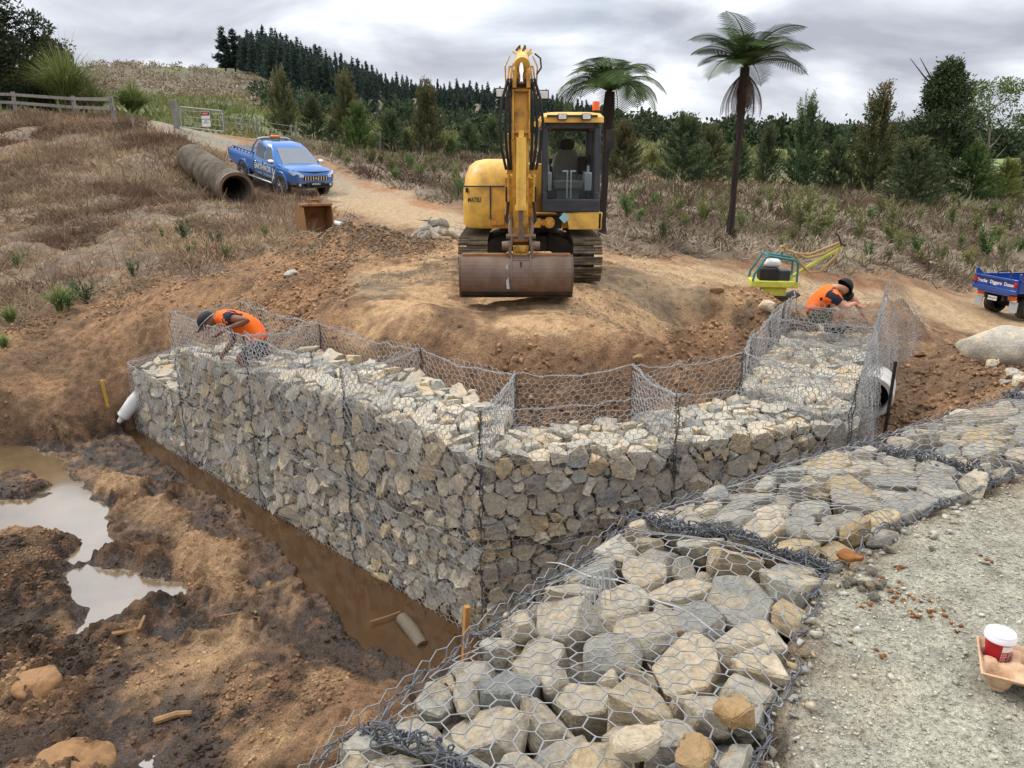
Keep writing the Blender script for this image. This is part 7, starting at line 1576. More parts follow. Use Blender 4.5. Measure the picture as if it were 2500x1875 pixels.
for k, p in enumerate(wps): m = MB().box((0, 0, 0.42), (0.10, 0.10, 1.15)).build('post', M_oldwood, WF, bevel=0.01); m.location = p-wb; m.rotation_euler = (0.05*math.sin(k*3), 0.10*math.sin(k*2.1), k)
for h in (0.3, 0.6, 0.9): MB().tube([p-wb+Vector((0, 0, h)) for p in wps], 0.008, 4).build('wire', M_wire, WF)
for k, (px, py) in enumerate(((905, 345), (914, 345), (822, 332), (1557, 385), (1372, 372), (2178, 372), (2184, 374))):
    b = gpt(px, py); m = MB().box((0, 0, 0.5), (0.12, 0.12, 1.3)).build('fence_post', M_oldwood, None, bevel=0.01); m.location = b; tag(m, ['left of two grey posts left of the boom', 'right of two grey posts left of the boom', 'grey post behind the bright green shrub', 'grey post behind the tall fern trunk', 'grey post right of the cab among shrubs', 'left one of two posts by the yellowish bush', 'right one of two posts by the yellowish bush'][k], 'post')
# ---- plate compactor
cb_ = gpt(1668, 640); CO = empty('plate_compactor', cb_+Vector((0, 0, -0.01)), math.radians(-8), 'lime-green plate compactor with long handle on the road edge', 'compactor'); M_lime = plain('lime_paint', srgb(206, 206, 84), 0.5, 0, 0.1, 4, 0, srgb(150, 120, 70), 0.4, 5); M_teal = plain('teal_tube', srgb(58, 122, 118), 0.5)
pl_ = MB().prism([(-0.62, 0.16), (-0.50, 0.03), (-0.40, 0.0), (0.32, 0.0), (0.45, 0.07), (0.45, 0.10), (0.30, 0.04), (-0.40, 0.04), (-0.60, 0.19)], 1, -0.26, 0.26); pl_.build('base_plate', M_dark, CO, bevel=0.006)
MB().box((-0.02, 0, 0.27), (0.84, 0.50, 0.12)).box((0.0, 0, 0.13), (0.42, 0.36, 0.18)).build('lower_frame', M_lime, CO, bevel=0.015)
MB().box((-0.12, 0, 0.44), (0.34, 0.36, 0.24)).build('engine', M_black, CO, bevel=0.03); MB().box((-0.05, 0.05, 0.63), (0.28, 0.26, 0.14)).build('fuel_tank', M_white, CO, bevel=0.05); MB().box((0.15, 0, 0.42), (0.22, 0.3, 0.20)).build('air_filter', M_cabd, CO, bevel=0.02)
for s in (-1, 1): MB().tube([(-0.42, s*0.24, 0.33), (-0.40, s*0.24, 0.45), (-0.22, s*0.24, 0.76), (-0.16, s*0.24, 0.79), (0.30, s*0.24, 0.72), (0.36, s*0.24, 0.66), (0.36, s*0.24, 0.33)], 0.022, 8).build('guard_tube', M_teal, CO, True)
MB().tube([(-0.18, -0.24, 0.79), (-0.18, 0.24, 0.79)], 0.022, 8).tube([(0.1, 0, 0.76), (0.1, 0, 0.86)], 0.02).build('lifting_bar', M_teal, CO, True)
hd2 = MB().loft([[(0.20, -0.05, 0.26), (0.20, 0.05, 0.26), (0.24, 0.05, 0.36), (0.24, -0.05, 0.36)], [(0.86, -0.04, 0.74), (0.86, 0.04, 0.74), (0.90, 0.04, 0.83), (0.90, -0.04, 0.83)], [(1.14, -0.03, 0.92), (1.14, 0.03, 0.92), (1.16, 0.03, 0.99), (1.16, -0.03, 0.99)]]); hd2.build('handle_arm', M_lime, CO, bevel=0.01)
MB().tube([(1.14, -0.20, 1.0), (1.14, 0.20, 1.0)], 0.02).tube([(1.14, 0, 0.96), (1.05, -0.05, 1.15), (0.98, -0.05, 1.20)], 0.014).build('hand_bar', M_black, CO, True)
RO = tag(MB().tube([(0.10, -0.02, 0.84), (0.12, 0.03, 0.92), (0.06, -0.03, 0.95), (0.16, -0.02, 0.98), (0.14, 0.03, 0.88), (0.3, 0, 0.84), (0.55, -0.02, 0.74), (0.85, 0, 0.82), (1.12, 0, 1.0), (1.05, -0.06, 0.8), (0.8, -0.06, 0.5), (0.6, -0.06, 0.48), (0.42, -0.05, 0.66), (0.3, -0.03, 0.82), (0.6, 0.03, 0.8), (1.1, 0.02, 1.02)], 0.026, 7).build('rope', plain('tan_rope', srgb(176, 146, 100), 0.95, 0, 0.2, 30, 0.5), None, True), 'thick tan rope knotted over the plate compactor', 'rope'); RO.location = CO.location; RO.rotation_euler = CO.rotation_euler
a, b = gpt(1680, 655, 0.03), gpt(1722, 664, 0.03); tag(MB().tube([a, b], 0.03, 7).build('marker_stick', plain('pinkish_timber', srgb(214, 160, 128), 0.8), None, True), 'pinkish stick on the ground below the plate compactor', 'stick')
# ---- coffee cup in its tray on the gravel
ct = atz(2190, 1478, 0.005); TR = empty('cup_tray', (ct.x, ct.y, Hg(ct.x, ct.y)+0.006), math.radians(-27), 'moulded brown cardboard cup tray on the gravel', 'tray'); M_card = plain('moulded_card', srgb(206, 170, 136), 0.95, 0, 0.12, 30, 0.5)
N = 40; X = np.linspace(-0.105, 0.105, N); Y = np.linspace(-0.105, 0.105, N); XX, YY = np.meshgrid(X, Y); Zt = np.full(XX.shape, 0.040)
for sx in (-1, 1):
    for sy in (-1, 1): d = np.hypot(XX-sx*0.050, YY-sy*0.050); Zt -= 0.032*sstep(0.040, 0.030, d)
d = np.hypot(XX, YY); Zt += 0.014*sstep(0.03, 0.012, d)
for a in (0, 1, 2, 3): cx, cy = [(0.07, 0), (-0.07, 0), (0, 0.07), (0, -0.07)][a]; Zt += 0.012*sstep(0.022, 0.012, np.maximum(np.abs(XX-cx), np.abs(YY-cy)))
e = np.maximum(np.abs(XX), np.abs(YY)); Zt += 0.022*sstep(0.088, 0.102, e); Zt -= 0.006*sstep(0.102, 0.106, e)
idx = np.arange(N*N).reshape(N, N); F = np.stack([idx[:-1, :-1], idx[:-1, 1:], idx[1:, 1:], idx[1:, :-1]], -1).reshape(-1, 4); tm = mesh_np('tray_shell', np.stack([XX, YY, Zt], -1).reshape(-1, 3), F); to = mobj('tray_shell', tm, M_card, TR, True); so = to.modifiers.new('thick', 'SOLIDIFY'); so.thickness = 0.003; to.location.z = 0.012
for sx in (-1, 1):
    for sy in (-1, 1): MB().lathe([(0.030, 0.035), (0.022, 0.002), (0.001, 0.002)], 16, (sx*0.05, sy*0.05, 0)).build('foot', M_card, TR, True)
cc = TR.matrix_basis @ Vector((-0.05, 0.05, 0.022)); CU2 = empty('coffee_cup', cc, math.radians(-20), 'red takeaway coffee cup with white lid in the tray', 'cup')
M_cup = plain('red_card', srgb(168, 26, 36), 0.5, 0, 0.08, 10)
MB().lathe([(0.001, 0), (0.028, 0), (0.0285, 0.003), (0.0405, 0.098), (0.039, 0.098)], 32).build('cup_wall', M_cup, CU2, True); MB().lathe([(0.0425, 0.088), (0.0445, 0.090), (0.0445, 0.100), (0.0425, 0.103), (0.041, 0.112), (0.038, 0.114), (0.036, 0.109), (0.001, 0.108)], 32).build('lid', plain('white_lid', srgb(232, 228, 230), 0.4, 0, 0.04), CU2, True)
def arc_patch(a0, a1, z0, z1, off=0.0006):
    m = MB(); n = 10; R = lambda z: 0.0285+(z/0.098)*0.012+off; vs = []
    for z in (z0, z1):
        for k in range(n+1): a = a0+(a1-a0)*k/n; vs.append((R(z)*math.cos(a), R(z)*math.sin(a), z))
    return m.add(vs, [(k, k+1, n+2+k, n+1+k) for k in range(n)])
A0, A1 = math.radians(-88), math.radians(-25)
arc_patch(A0, A1, 0.062, 0.083).build('label_patch', M_white, CU2)
for k in range(8): z = 0.056-k*0.0062; arc_patch(A0+0.14, A0+0.14+0.42*(0.7+0.3*((k*7) % 3)/2), z, z+0.0016).build('printed_line', M_white, CU2); arc_patch(A0+0.01, A0+0.08, z-0.0008, z+0.0026).build('printed_dot', M_white, CU2); arc_patch(A1-0.42, A1-0.35, z-0.0008, z+0.0026).build('printed_dot', M_white, CU2); arc_patch(A1-0.28, A1-0.02, z, z+0.0016).build('printed_line', M_white, CU2)
# ---- wire staples and a loose wire end on the near basket
stp = []; p0 = atz(1262, 1282, 0.09)
for k in range(4):
    a = np.array(p0)+np.array([0.02*k, 0.01*k, 0]); stp.append(polyline_tube([a+np.array([0, 0, -0.07]), a+np.array([0.01, 0.03, 0.06]), a+np.array([0.03, 0.03, 0.062]), a+np.array([0.04, 0.0, -0.06])], 0.0022, 4))
tt = np.linspace(0, 1, 30)[:, None]; q0, q1 = np.array(atz(1180, 1215, 0.06)), np.array(atz(1640, 1420, 0.08)); cv = q0*(1-tt)+q1*tt; cv[:, 2:3] += 0.05*np.sin(tt*3.14)+0.01*np.sin(tt*20); stp.append(polyline_tube(cv, 0.0020, 4)); cv2 = cv+np.array([0.01, -0.03, 0.01])*np.sin(tt*7); stp.append(polyline_tube(cv2, 0.0020, 4))
V, F = join(stp); tag(mobj('loose_wire', mesh_np('loose_wire', V, F), M_wire), 'loose tie wires and staples lying on the near basket', 'wire')
# ---- clods, gravel and crumbs, beyond counting
def crumbs(name, x, y, s, mat, label, seed, squash=0.7, nv=8, sink=0.3, kind='stuff', soil=False):
    rg = np.random.default_rng(seed); n = len(x); z = samp(H, x, y)
    base = []
    for k in range(6):
        bm = bmesh.new()
        for _ in range(nv): d = unit(rg.normal(0, 1, 3)); bm.verts.new(d*rg.uniform(.7, 1.1)*0.5*np.array([1, rg.uniform(.6, 1), squash]))
        r_ = bmesh.ops.convex_hull(bm, input=bm.verts); bmesh.ops.delete(bm, geom=[g for g in r_['geom_interior'] if isinstance(g, bmesh.types.BMVert)], context='VERTS'); bmesh.ops.triangulate(bm, faces=bm.faces); bm.verts.index_update()
        base.append((np.array([v.co[:] for v in bm.verts]), np.array([[v.index for v in f.verts] for f in bm.faces]))); bm.free()
    V = []; F = []; o = 0
    A = []
    for k in range(6):
        i = np.arange(n)[k::6]; m = len(i); b, f = base[k]; th = rg.uniform(0, 6.28, m); c, sn = np.cos(th), np.sin(th); P = b[None]*s[i][:, None, None]; P = np.stack([P[..., 0]*c[:, None]-P[..., 1]*sn[:, None], P[..., 0]*sn[:, None]+P[..., 1]*c[:, None], P[..., 2]], -1)
        P += np.stack([x[i], y[i], z[i]+s[i]*squash*(0.5-sink)], -1)[:, None]; V.append(P.reshape(-1, 3)); F.append((f[None]+(np.arange(m)*len(b))[:, None, None]).reshape(-1, 3)+o); o += m*len(b)
        if soil: A.append(np.repeat(np.c_[np.stack([samp(K[..., c], x[i], y[i]) for c in range(3)], -1)*rg.uniform(0.7, 1.35, (m, 1)), np.ones(m)], len(b), 0))
        else: A.append(np.repeat(np.stack([rg.random(m), rg.random(m)**3, np.zeros(m), np.ones(m)], -1), len(b), 0))
    me = mesh_np(name, np.concatenate(V), np.concatenate(F)); at = me.color_attributes.new('leaf', 'FLOAT_COLOR', 'POINT'); at.data.foreach_set('color', np.concatenate(A).astype(np.float32).ravel())
    return tag(mobj(name, me, mat), label, kind=kind)
def bits_mat(name, c0, c1, c2):
    q = NT(name); t = q.n('ShaderNodeTexCoord').outputs['Object']; a = q.n('ShaderNodeAttribute', attribute_name='leaf'); sp = q.n('ShaderNodeSeparateColor'); q.l(a.outputs['Color'], sp.inputs[0]); c = q.mix(sp.outputs[1], q.mix(sp.outputs[0], c0, c1), c2)
    n = q.noise(t, 40, 5, .6); c = q.mix(1.0, c, q.ramp(n.outputs['Fac'], [(.3, (.7, .7, .7)), (.7, (1.2, 1.2, 1.2))]).outputs[0], 'MULTIPLY'); q.set(c, 0.95, None, q.bump(n.outputs['Fac'], 0.7, 0.01), 0.15); return q.m
def crumb_soil():
    q = NT('soil_crumb'); t = q.n('ShaderNodeTexCoord').outputs['Object']; a = q.n('ShaderNodeAttribute', attribute_name='leaf'); n = q.noise(t, 60, 5, .65); c = q.mix(1.0, a.outputs['Color'], q.ramp(n.outputs['Fac'], [(.3, (.65, .65, .65)), (.7, (1.3, 1.3, 1.3))]).outputs[0], 'MULTIPLY'); q.set(c, 0.95, None, q.bump(n.outputs['Fac'], 0.9, 0.01), 0.15); return q.m
M_crumb = crumb_soil()
rg = np.random.default_rng(77)
def pick(mask, box, n, lump=None, seed=0):
    x = rg.uniform(box[0], box[1], n*8); y = rg.uniform(box[2], box[3], n*8); k = rg.random(n*8) < samp(mask, x, y)
    if lump: k &= rg.random(n*8) < np.clip(0.25+1.2*fbm(x*lump, y*lump, 3, seed), 0.02, 1)
    return x[k][:n], y[k][:n]
dryland = np.where(H > WATER_Z+0.03, 1.0, 0.0)
x, y = pick(Z_mud*dryland*(1-0.75*paleP), (-8, 1.5, 4.0, 12.5), 34000, 0.9, 3); crumbs('mud_clods', x, y, 0.008+0.06*rg.random(len(x))**4, M_crumb, 'clods of brown clay churned up in the mud', 5, 0.7, 9, 0.42, soil=True)
x, y = pick(clay*sstep(18, 14, GY), (-9, 10, 7.0, 18), 40000, 0.8, 6); crumbs('clay_clods', x, y, 0.012+0.11*rg.random(len(x))**4.8, M_crumb, 'crumbled clay clods over the cut banks', 6, 0.75, 9, 0.35, soil=True)
x, y = pick(Z_pad+0.5*Z_roadR, (-5, 9, 8.5, 18), 9000, 0.8, 8); crumbs('pad_stones', x, y, 0.010+0.045*rg.random(len(x))**4, bits_mat('pad_stone', srgb(150, 120, 82), srgb(190, 168, 134), srgb(120, 112, 104)), 'scattered small stones on the clay pad', 7, 0.6, 8)
mc = hit(780, 545); dd = np.exp(-((GX-mc.x)**2+(GY-mc.y)**2)/1.3); x, y = pick(np.clip(dd*1.4, 0, 1), (mc.x-3, mc.x+3, mc.y-3, mc.y+3), 3200); crumbs('gravel_heap', x, y, 0.03+0.07*rg.random(len(x))**2, bits_mat('heap_gravel', srgb(104, 96, 84), srgb(150, 140, 120), srgb(120, 90, 60)), 'loose dark gravel over the heap left of the excavator', 8)
x, y = pick(Z_road, (-0.6, 4.6, 0.9, 5.2), 26000); k = rg.random(len(x)); crumbs('gravel', x, y, 0.006+0.013*rg.random(len(x))**2+0.030*(k > 0.985)*rg.random(len(x)), bits_mat('road_gravel', srgb(160, 157, 142), srgb(214, 209, 188), srgb(178, 160, 128)), 'crushed grey gravel of the road surface', 9, 0.65, 8, 0.25)
er = np.array(ROW_R); xs = []; ys = []
for k in range(1, len(er)-1):
    t = rg.random(110); o = np.abs(rg.normal(0, 0.09, 110)); e = er[k+1]-er[k]; nn = np.array([e[1], -e[0]])/np.linalg.norm(e); p = er[k]+t[:, None]*e+nn*(o[:, None]-0.02); xs.append(p[:, 0]); ys.append(p[:, 1])
x, y = np.concatenate(xs), np.concatenate(ys); crumbs('edge_gravel', x, y, 0.012+0.045*rg.random(len(x))**2, bits_mat('edge_gravel', srgb(146, 146, 140), srgb(196, 192, 178), srgb(170, 150, 116)), 'coarser gravel gathered along the foot of the near baskets', 10, 0.7, 9, 0.2)
cl = [(1955, 1290), (1940, 1300), (1965, 1335), (1930, 1240), (2010, 1310), (1990, 1330), (2030, 1330), (1900, 1265), (1870, 1320), (2060, 1360), (1945, 1270), (1955, 1310), (2130, 1225), (1905, 1420)]
P = [atz(px, py, 0) for px, py in cl]; x = np.concatenate([p.x+rg.normal(0, 0.022, 7) for p in P]); y = np.concatenate([p.y+rg.normal(0, 0.022, 7) for p in P]); crumbs('clay_crumbs', x, y, 0.006+0.030*rg.random(len(x))**2, bits_mat('orange_crumb', srgb(128, 84, 48), srgb(164, 116, 70), srgb(108, 68, 40)), 'rust-orange clay crumbs dropped on the gravel', 11, 0.6, 9, 0.2)
mb_ = [(1830, 1255), (1880, 1250), (1862, 1275), (1858, 1285), (1878, 1282), (1893, 1278), (1905, 1272), (1885, 1302), (1830, 1272), (1842, 1268), (2340-330, 1200), (2200-280, 1195), (1735, 1430), (1900, 1150), (1962, 1130), (1688, 1470)]
for k, (px, py) in enumerate(mb_):
    p = atz(px, py, 0.0); o = mobj('gravel_stone', rock_mesh(640+k % 6, 1, .8, .6, 1), M_rockF); s = 0.045+0.03*((k*37) % 10)/10; o.scale = (s,)*3; o.location = (p.x, p.y, Hg(p.x, p.y)+0.22*s); o.rotation_euler = (0.3*math.sin(k), 0.3*math.cos(k), k); tag(o, 'pale gravel stone lying loose by the foot of the near baskets', 'stone', 'loose gravel stones by the near baskets')
number_from_left('rock'); number_from_left('gravel_stone')
print('site', round(time.time()-T_START, 1))
# ================================================================== people
M_skin = plain('brown_skin', srgb(128, 84, 62), 0.6, 0, 0.12, 10); M_skin2 = plain('fair_skin', srgb(196, 142, 112), 0.6, 0, 0.12, 10)
M_orange = plain('hi_vis_orange', srgb(255, 112, 30), 0.8, 0, 0.08, 6, 0.2); M_navy = plain('navy_cloth', srgb(34, 32, 46), 0.9, 0, 0.2, 8, 0.2); M_capk = plain('black_cap', srgb(26, 26, 30), 0.8, 0, 0.2, 8)
M_camo = plain('camouflage_cloth', srgb(96, 92, 72), 0.95, 0, 0.3, 10, 0.2, srgb(56, 52, 44), 0.9, 9); M_shorts = plain('dark_shorts', srgb(36, 38, 46), 0.9, 0, 0.2, 8)
def skinned(name, joints, bones, root, mat, parent, sub=2):
    """one continuous surface grown round a posed skeleton; joints: name -> (point, radius or (rx, ry))"""
    names = list(joints); me = bpy.data.meshes.new(name); me.from_pydata([tuple(joints[n][0]) for n in names], [(names.index(a), names.index(b)) for a, b in bones], []); me.update()
    o = bpy.data.objects.new(name, me); COL.objects.link(o); sk = o.modifiers.new('skin', 'SKIN'); sk.branch_smoothing = 0.6; sk.use_smooth_shade = True
    for i, n in enumerate(names):
        r = joints[n][1]; me.skin_vertices[0].data[i].radius = r if hasattr(r, '__len__') else (r, r); me.skin_vertices[0].data[i].use_root = (n == root)
    s = o.modifiers.new('sub', 'SUBSURF'); s.levels = s.render_levels = sub
    bpy.context.view_layer.update(); dg = bpy.context.evaluated_depsgraph_get(); m2 = bpy.data.meshes.new_from_object(o.evaluated_get(dg)); bpy.data.objects.remove(o); bpy.data.meshes.remove(me)
    m2.name = name; m2.materials.clear(); q = mobj(name, m2, mat, parent, True); return q
def hand(J, B, wrist, side, d, u, k):
    """palm and five fingers; d: pointing direction, u: across the knuckles"""
    d = Vector(d).normalized(); u = Vector(u).normalized(); n = d.cross(u); w = J[wrist][0]; p = w+d*0.085; J[side+'palm'] = (p, (0.036, 0.022)); B.append((wrist, side+'palm'))
    for f, (o, L) in enumerate(((-0.030, 0.072), (-0.010, 0.082), (0.011, 0.078), (0.030, 0.062))):
        a = p+d*0.028+u*o; b = a+d*L*0.5+n*0.012; c = b+d*L*0.32+n*0.032*k; J[side+'f%da' % f] = (a, 0.0105); J[side+'f%db' % f] = (b, 0.0095); J[side+'f%dc' % f] = (c, 0.0075); B += [(side+'palm', side+'f%da' % f), (side+'f%da' % f, side+'f%db' % f), (side+'f%db' % f, side+'f%dc' % f)]
    a = w+d*0.05-u*0.036; b = a+d*0.035-u*0.022+n*0.015; J[side+'ta'] = (a, 0.013); J[side+'tb'] = (b, 0.010); B += [(side+'palm', side+'ta'), (side+'ta', side+'tb')]
def off(J, base): return {k: (Vector(v[0])-base, v[1]) for k, v in J.items()}
def cap_on(head, up, fwd, parent, R=0.118, mat=None):
    up = Vector(up).normalized(); fwd = Vector(fwd); fwd = (fwd-up*fwd.dot(up)).normalized(); rt = fwd.cross(up); M = Matrix((rt, fwd, up)).transposed(); m = MB()
    rings = []
    for t in np.linspace(0, 1, 8):
        a = t*math.pi/2; rings.append([Vector(head)+M @ Vector((R*0.93*math.cos(a)*math.cos(b), R*1.08*math.cos(a)*math.sin(b), 0.015+R*1.0*math.sin(a))) for b in np.linspace(0, 2*math.pi, 20, endpoint=False)])
    m.loft(rings, cap=False); c = m.build('cap', mat or M_capk, parent, True)
    v = MB(); P = []
    for b in np.linspace(math.radians(25), math.radians(155), 9): P.append((Vector(head)+M @ Vector((R*0.92*math.cos(b), R*1.05*math.sin(b), 0.022)), Vector(head)+M @ Vector((R*0.86*math.cos(b), R*1.05*math.sin(b)+0.085*math.sin(b)**0.5, -0.004))))
    v.add([p for pr in P for p in pr], [(2*i, 2*i+1, 2*i+3, 2*i+2) for i in range(8)]); vo = v.build('visor', M_cabd, c, True); s = vo.modifiers.new('t', 'SOLIDIFY'); s.thickness = 0.005
    bd = MB().tube([Vector(head)+M @ Vector((R*0.955*math.cos(b), R*1.10*math.sin(b), 0.02)) for b in np.linspace(0, 2*math.pi, 25)], 0.006, 5); bd.build('cap_band', M_lgrey if mat is None else M_capk, c, True)
def face_bits(J, B, head, fwd, up, rt):
    J['nose'] = (head+fwd*0.112-up*0.015, 0.012); J['brow'] = (head+fwd*0.082+up*0.02, (0.05, 0.035)); J['chin'] = (head+fwd*0.075-up*0.085, (0.032, 0.03)); B += [('head', 'brow'), ('brow', 'nose'), ('head', 'chin')]
    for s, n in ((1, 'earR'), (-1, 'earL')): J[n] = (head+rt*s*0.086-up*0.01, (0.012, 0.024)); B.append(('head', n))
def shirt_faces(o, shoulders, base, r1, stripe, mats, arm_ax):
    """dark yokes over the shoulders with orange piping"""
    me = o.data; me.materials.append(mats[0]); n = len(me.polygons); c = np.empty(n*3); me.polygons.foreach_get('center', c); c = c.reshape(-1, 3); idx = np.zeros(n, np.int32)
    for (s, ax) in zip(shoulders, arm_ax):
        d = c-np.array(s-base); ax = np.array(ax)/np.linalg.norm(ax); t = d@ax; r = np.linalg.norm(d, axis=1); k = (r < r1) & (t > -0.085); side = d-t[:, None]*ax; ph = np.arctan2(side[:, 2], side[:, 0])
        st_ = (np.abs(((ph*stripe/6.283) % 1)-0.5) < 0.13) & (t > -0.06); idx[k & ~st_] = 1; idx[k & st_] = 0
    me.polygons.foreach_set('material_index', idx)
def clothe(name, body, J, B, keep, base, grow, mat, parent):
    """a garment: the part of the body's surface nearest the given bones, let out a little; keep: bone -> (from, to) along it"""
    me = body.data; n = len(me.vertices); co = np.empty(n*3, np.float32); me.vertices.foreach_get('co', co); co = co.reshape(-1, 3).astype(float); best = np.full(n, 1e9); own = np.zeros(n, bool)
    for a, b in B:
        p = np.array(J[a][0]-base); q = np.array(J[b][0]-base); e = q-p; t = np.clip((co-p)@e/(e@e+1e-9), 0, 1); ra = np.mean(J[a][1]); rb = np.mean(J[b][1]); d = np.linalg.norm(co-p-t[:, None]*e, axis=1)-(ra+(rb-ra)*t)*0.8
        k = d < best; best = np.where(k, d, best); r = keep.get((a, b)); own = np.where(k, (t >= r[0]) & (t <= r[1]) if r else False, own)
    bm = bmesh.new(); bm.from_mesh(me); bm.verts.ensure_lookup_table(); bmesh.ops.delete(bm, geom=[v for v in bm.verts if not own[v.index]], context='VERTS'); bm.normal_update()
    o = Vector((3, 7, 1))
    for v in bm.verts: v.co += v.normal*(grow+0.35*grow*mnoise.noise(v.co*9+o))
    m2 = bpy.data.meshes.new(name); bm.to_mesh(m2); bm.free(); m2.materials.clear(); ob = mobj(name, m2, mat, parent, True); s = ob.modifiers.new('hem', 'SOLIDIFY'); s.thickness = 0.006; return ob
A = lambda px, py, y: aty(px, py, y)
# ---- man bending over the left wall, facing left
Yb = 9.55; PB = Vector((A(545, 745, Yb).x, Yb, -1.15)); P1 = empty('person', PB, label='man in orange singlet and black cap bending over the left wall net', cat='person')
J = {'hip': (A(572, 740, Yb), (0.18, 0.15)), 'waist': (A(553, 712, Yb), (0.175, 0.15)), 'chest': (A(512, 688, Yb), (0.19, 0.165)), 'neckb': (A(476, 682, Yb), (0.11, 0.10)), 'neck': (A(464, 686, Yb), 0.068), 'head': (A(449, 695, Yb), (0.095, 0.108))}
B = [('hip', 'waist'), ('waist', 'chest'), ('chest', 'neckb'), ('neckb', 'neck'), ('neck', 'head')]
fw_ = Vector((-0.72, -0.10, -0.68)).normalized(); upv = Vector((-0.68, 0, 0.73)).normalized(); rt_ = fw_.cross(upv); face_bits(J, B, J['head'][0], fw_, upv, rt_)
for s, y, sh, el, wr in (('R', Yb-0.25, (492, 688), (538, 692), (486, 712)), ('L', Yb+0.2, (500, 688), (505, 735), (480, 768))):
    J[s+'sh'] = (A(*sh, y), (0.072, 0.068)); J[s+'el'] = (A(*el, y-(0.10 if s == 'R' else 0)), 0.046); J[s+'wr'] = (A(*wr, y-(0.08 if s == 'R' else 0.0)), 0.031); B += [('chest', s+'sh'), (s+'sh', s+'el'), (s+'el', s+'wr')]
hand(J, B, 'Rwr', 'R', (-0.8, -0.2, -0.5), (0, 0.9, -0.3), -1); hand(J, B, 'Lwr', 'L', (-0.3, -0.1, -0.9), (0, 1, 0), 1)
for s, y in (('R', Yb-0.13), ('L', Yb+0.13)):
    J[s+'hj'] = (A(570, 752, y), (0.10, 0.095)); J[s+'kn'] = (A(515, 772, y), 0.065); J[s+'an'] = (A(556, 820, y), 0.045); J[s+'toe'] = (A(530, 826, y), (0.045, 0.03)); B += [('hip', s+'hj'), (s+'hj', s+'kn'), (s+'kn', s+'an'), (s+'an', s+'toe')]
b1 = skinned('body', off(J, PB), B, 'hip', M_skin, P1)
so_ = clothe('singlet', b1, J, B, {('hip', 'waist'): (0.1, 1), ('waist', 'chest'): (0, 1), ('chest', 'neckb'): (0, 1), ('neckb', 'neck'): (0, 0.35), ('chest', 'Rsh'): (0, 1), ('chest', 'Lsh'): (0, 1), ('Rsh', 'Rel'): (0, 0.35), ('Lsh', 'Lel'): (0, 0.35)}, PB, 0.02, M_orange, P1); shirt_faces(so_, [J['Rsh'][0], J['Lsh'][0]], PB, 0.20, 11, [M_navy], [J['Rel'][0]-J['Rsh'][0], J['Lel'][0]-J['Lsh'][0]])
clothe('shorts', b1, J, B, {('hip', 'Rhj'): (0, 1), ('hip', 'Lhj'): (0, 1), ('Rhj', 'Rkn'): (0, 0.75), ('Lhj', 'Lkn'): (0, 0.75), ('hip', 'waist'): (0, 0.1)}, PB, 0.016, M_shorts, P1); cap_on(J['head'][0]-PB, upv, fw_, P1)
for s in 'RL': m = MB().loft([[J[s+'an'][0]-PB+Vector((dx, dy, dz)) for dx, dy, dz in ((.06, -.045, -.03), (.06, .045, -.03), (.06, .04, .10), (.06, -.04, .10))], [J[s+'toe'][0]-PB+Vector((dx, dy, dz)) for dx, dy, dz in ((-.07, -.045, -.03), (-.07, .045, -.03), (-.07, .03, .03), (-.07, -.03, .03))]]); m.build('boot', M_shorts, P1, bevel=0.015)
# ---- man crouching in the wing, turned away to the right
Yc = 11.0; PC = Vector((A(1770, 690, Yc).x, Yc, -1.1)); P2 = empty('person', PC, label='man in orange shirt and black cap crouching in the right wing basket', cat='person')
J = {'hip': (A(1748, 686, Yc), (0.165, 0.15)), 'waist': (A(1752, 662, Yc), (0.165, 0.145)), 'chest': (A(1775, 636, Yc), (0.18, 0.15)), 'neckb': (A(1800, 621, Yc+0.02), (0.085, 0.08)), 'neck': (A(1811, 619, Yc+0.04), 0.058), 'head': (A(1824, 620, Yc+0.06), (0.09, 0.10))}
B = [('hip', 'waist'), ('waist', 'chest'), ('chest', 'neckb'), ('neckb', 'neck'), ('neck', 'head')]
fw_ = Vector((0.62, 0.25, -0.74)).normalized(); upv = Vector((0.62, 0.25, 0.72)).normalized(); upv = (upv-fw_*upv.dot(fw_)).normalized(); rt_ = fw_.cross(upv); face_bits(J, B, J['head'][0], fw_, upv, rt_)
for s, y, sh, el, wr in (('R', Yc-0.25, (1800, 640), (1824, 666), (1846, 655)), ('L', Yc+0.22, (1822, 632), (1848, 650), (1860, 672))):
    J[s+'sh'] = (A(*sh, y), (0.078, 0.072)); J[s+'el'] = (A(*el, y-(0.06 if s == 'R' else 0)), 0.05); J[s+'wr'] = (A(*wr, y+0.05), 0.032); B += [('chest', s+'sh'), (s+'sh', s+'el'), (s+'el', s+'wr')]
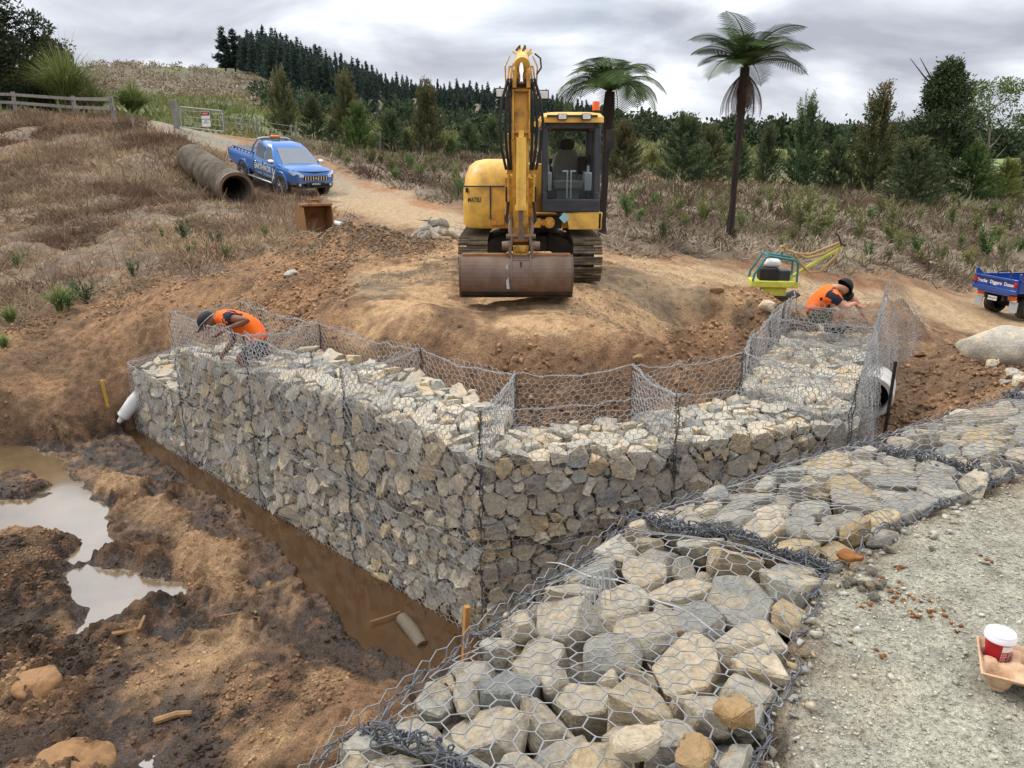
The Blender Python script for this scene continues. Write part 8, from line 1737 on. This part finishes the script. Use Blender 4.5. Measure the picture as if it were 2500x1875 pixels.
hand(J, B, 'Rwr', 'R', (0.8, 0.2, -0.4), (0, 0.9, 0.3), 1); hand(J, B, 'Lwr', 'L', (0.5, 0.0, -0.8), (0, 1, 0), 1)
for s, y, kn, an, toe in (('R', Yc-0.16, (1808, 680), (1790, 712), (1812, 716)), ('L', Yc+0.18, (1822, 676), (1806, 706), (1830, 708))):
    J[s+'hj'] = (A(1756, 688, y), (0.105, 0.10)); J[s+'kn'] = (A(*kn, y), 0.068); J[s+'an'] = (A(*an, y), 0.045); J[s+'toe'] = (A(*toe, y), (0.045, 0.03)); B += [('hip', s+'hj'), (s+'hj', s+'kn'), (s+'kn', s+'an'), (s+'an', s+'toe')]
b2 = skinned('body', off(J, PC), B, 'hip', M_skin2, P2)
so_ = clothe('shirt', b2, J, B, {('hip', 'waist'): (0, 1), ('waist', 'chest'): (0, 1), ('chest', 'neckb'): (0, 0.85), ('chest', 'Rsh'): (0, 1), ('chest', 'Lsh'): (0, 1), ('Rsh', 'Rel'): (0, 0.62), ('Lsh', 'Lel'): (0, 0.62)}, PC, 0.025, M_orange, P2); shirt_faces(so_, [J['Rsh'][0], J['Lsh'][0]], PC, 0.21, 4, [M_navy], [J['Rel'][0]-J['Rsh'][0], J['Lel'][0]-J['Lsh'][0]])
clothe('shorts', b2, J, B, {('hip', 'Rhj'): (0, 1), ('hip', 'Lhj'): (0, 1), ('Rhj', 'Rkn'): (0, 0.75), ('Lhj', 'Lkn'): (0, 0.75), ('hip', 'waist'): (0, 0.1)}, PC, 0.016, M_camo, P2); cap_on(J['head'][0]-PC, upv, fw_, P2, mat=M_capk)
for s in 'RL': m = MB().loft([[J[s+'an'][0]-PC+Vector((dx, dy, dz)) for dx, dy, dz in ((-.06, -.045, -.03), (-.06, .045, -.03), (-.06, .04, .10), (-.06, -.04, .10))], [J[s+'toe'][0]-PC+Vector((dx, dy, dz)) for dx, dy, dz in ((.07, -.045, -.03), (.07, .045, -.03), (.07, .03, .03), (.07, -.03, .03))]]); m.build('boot', M_shorts, P2, bevel=0.015)
print('people', round(time.time()-T_START, 1))
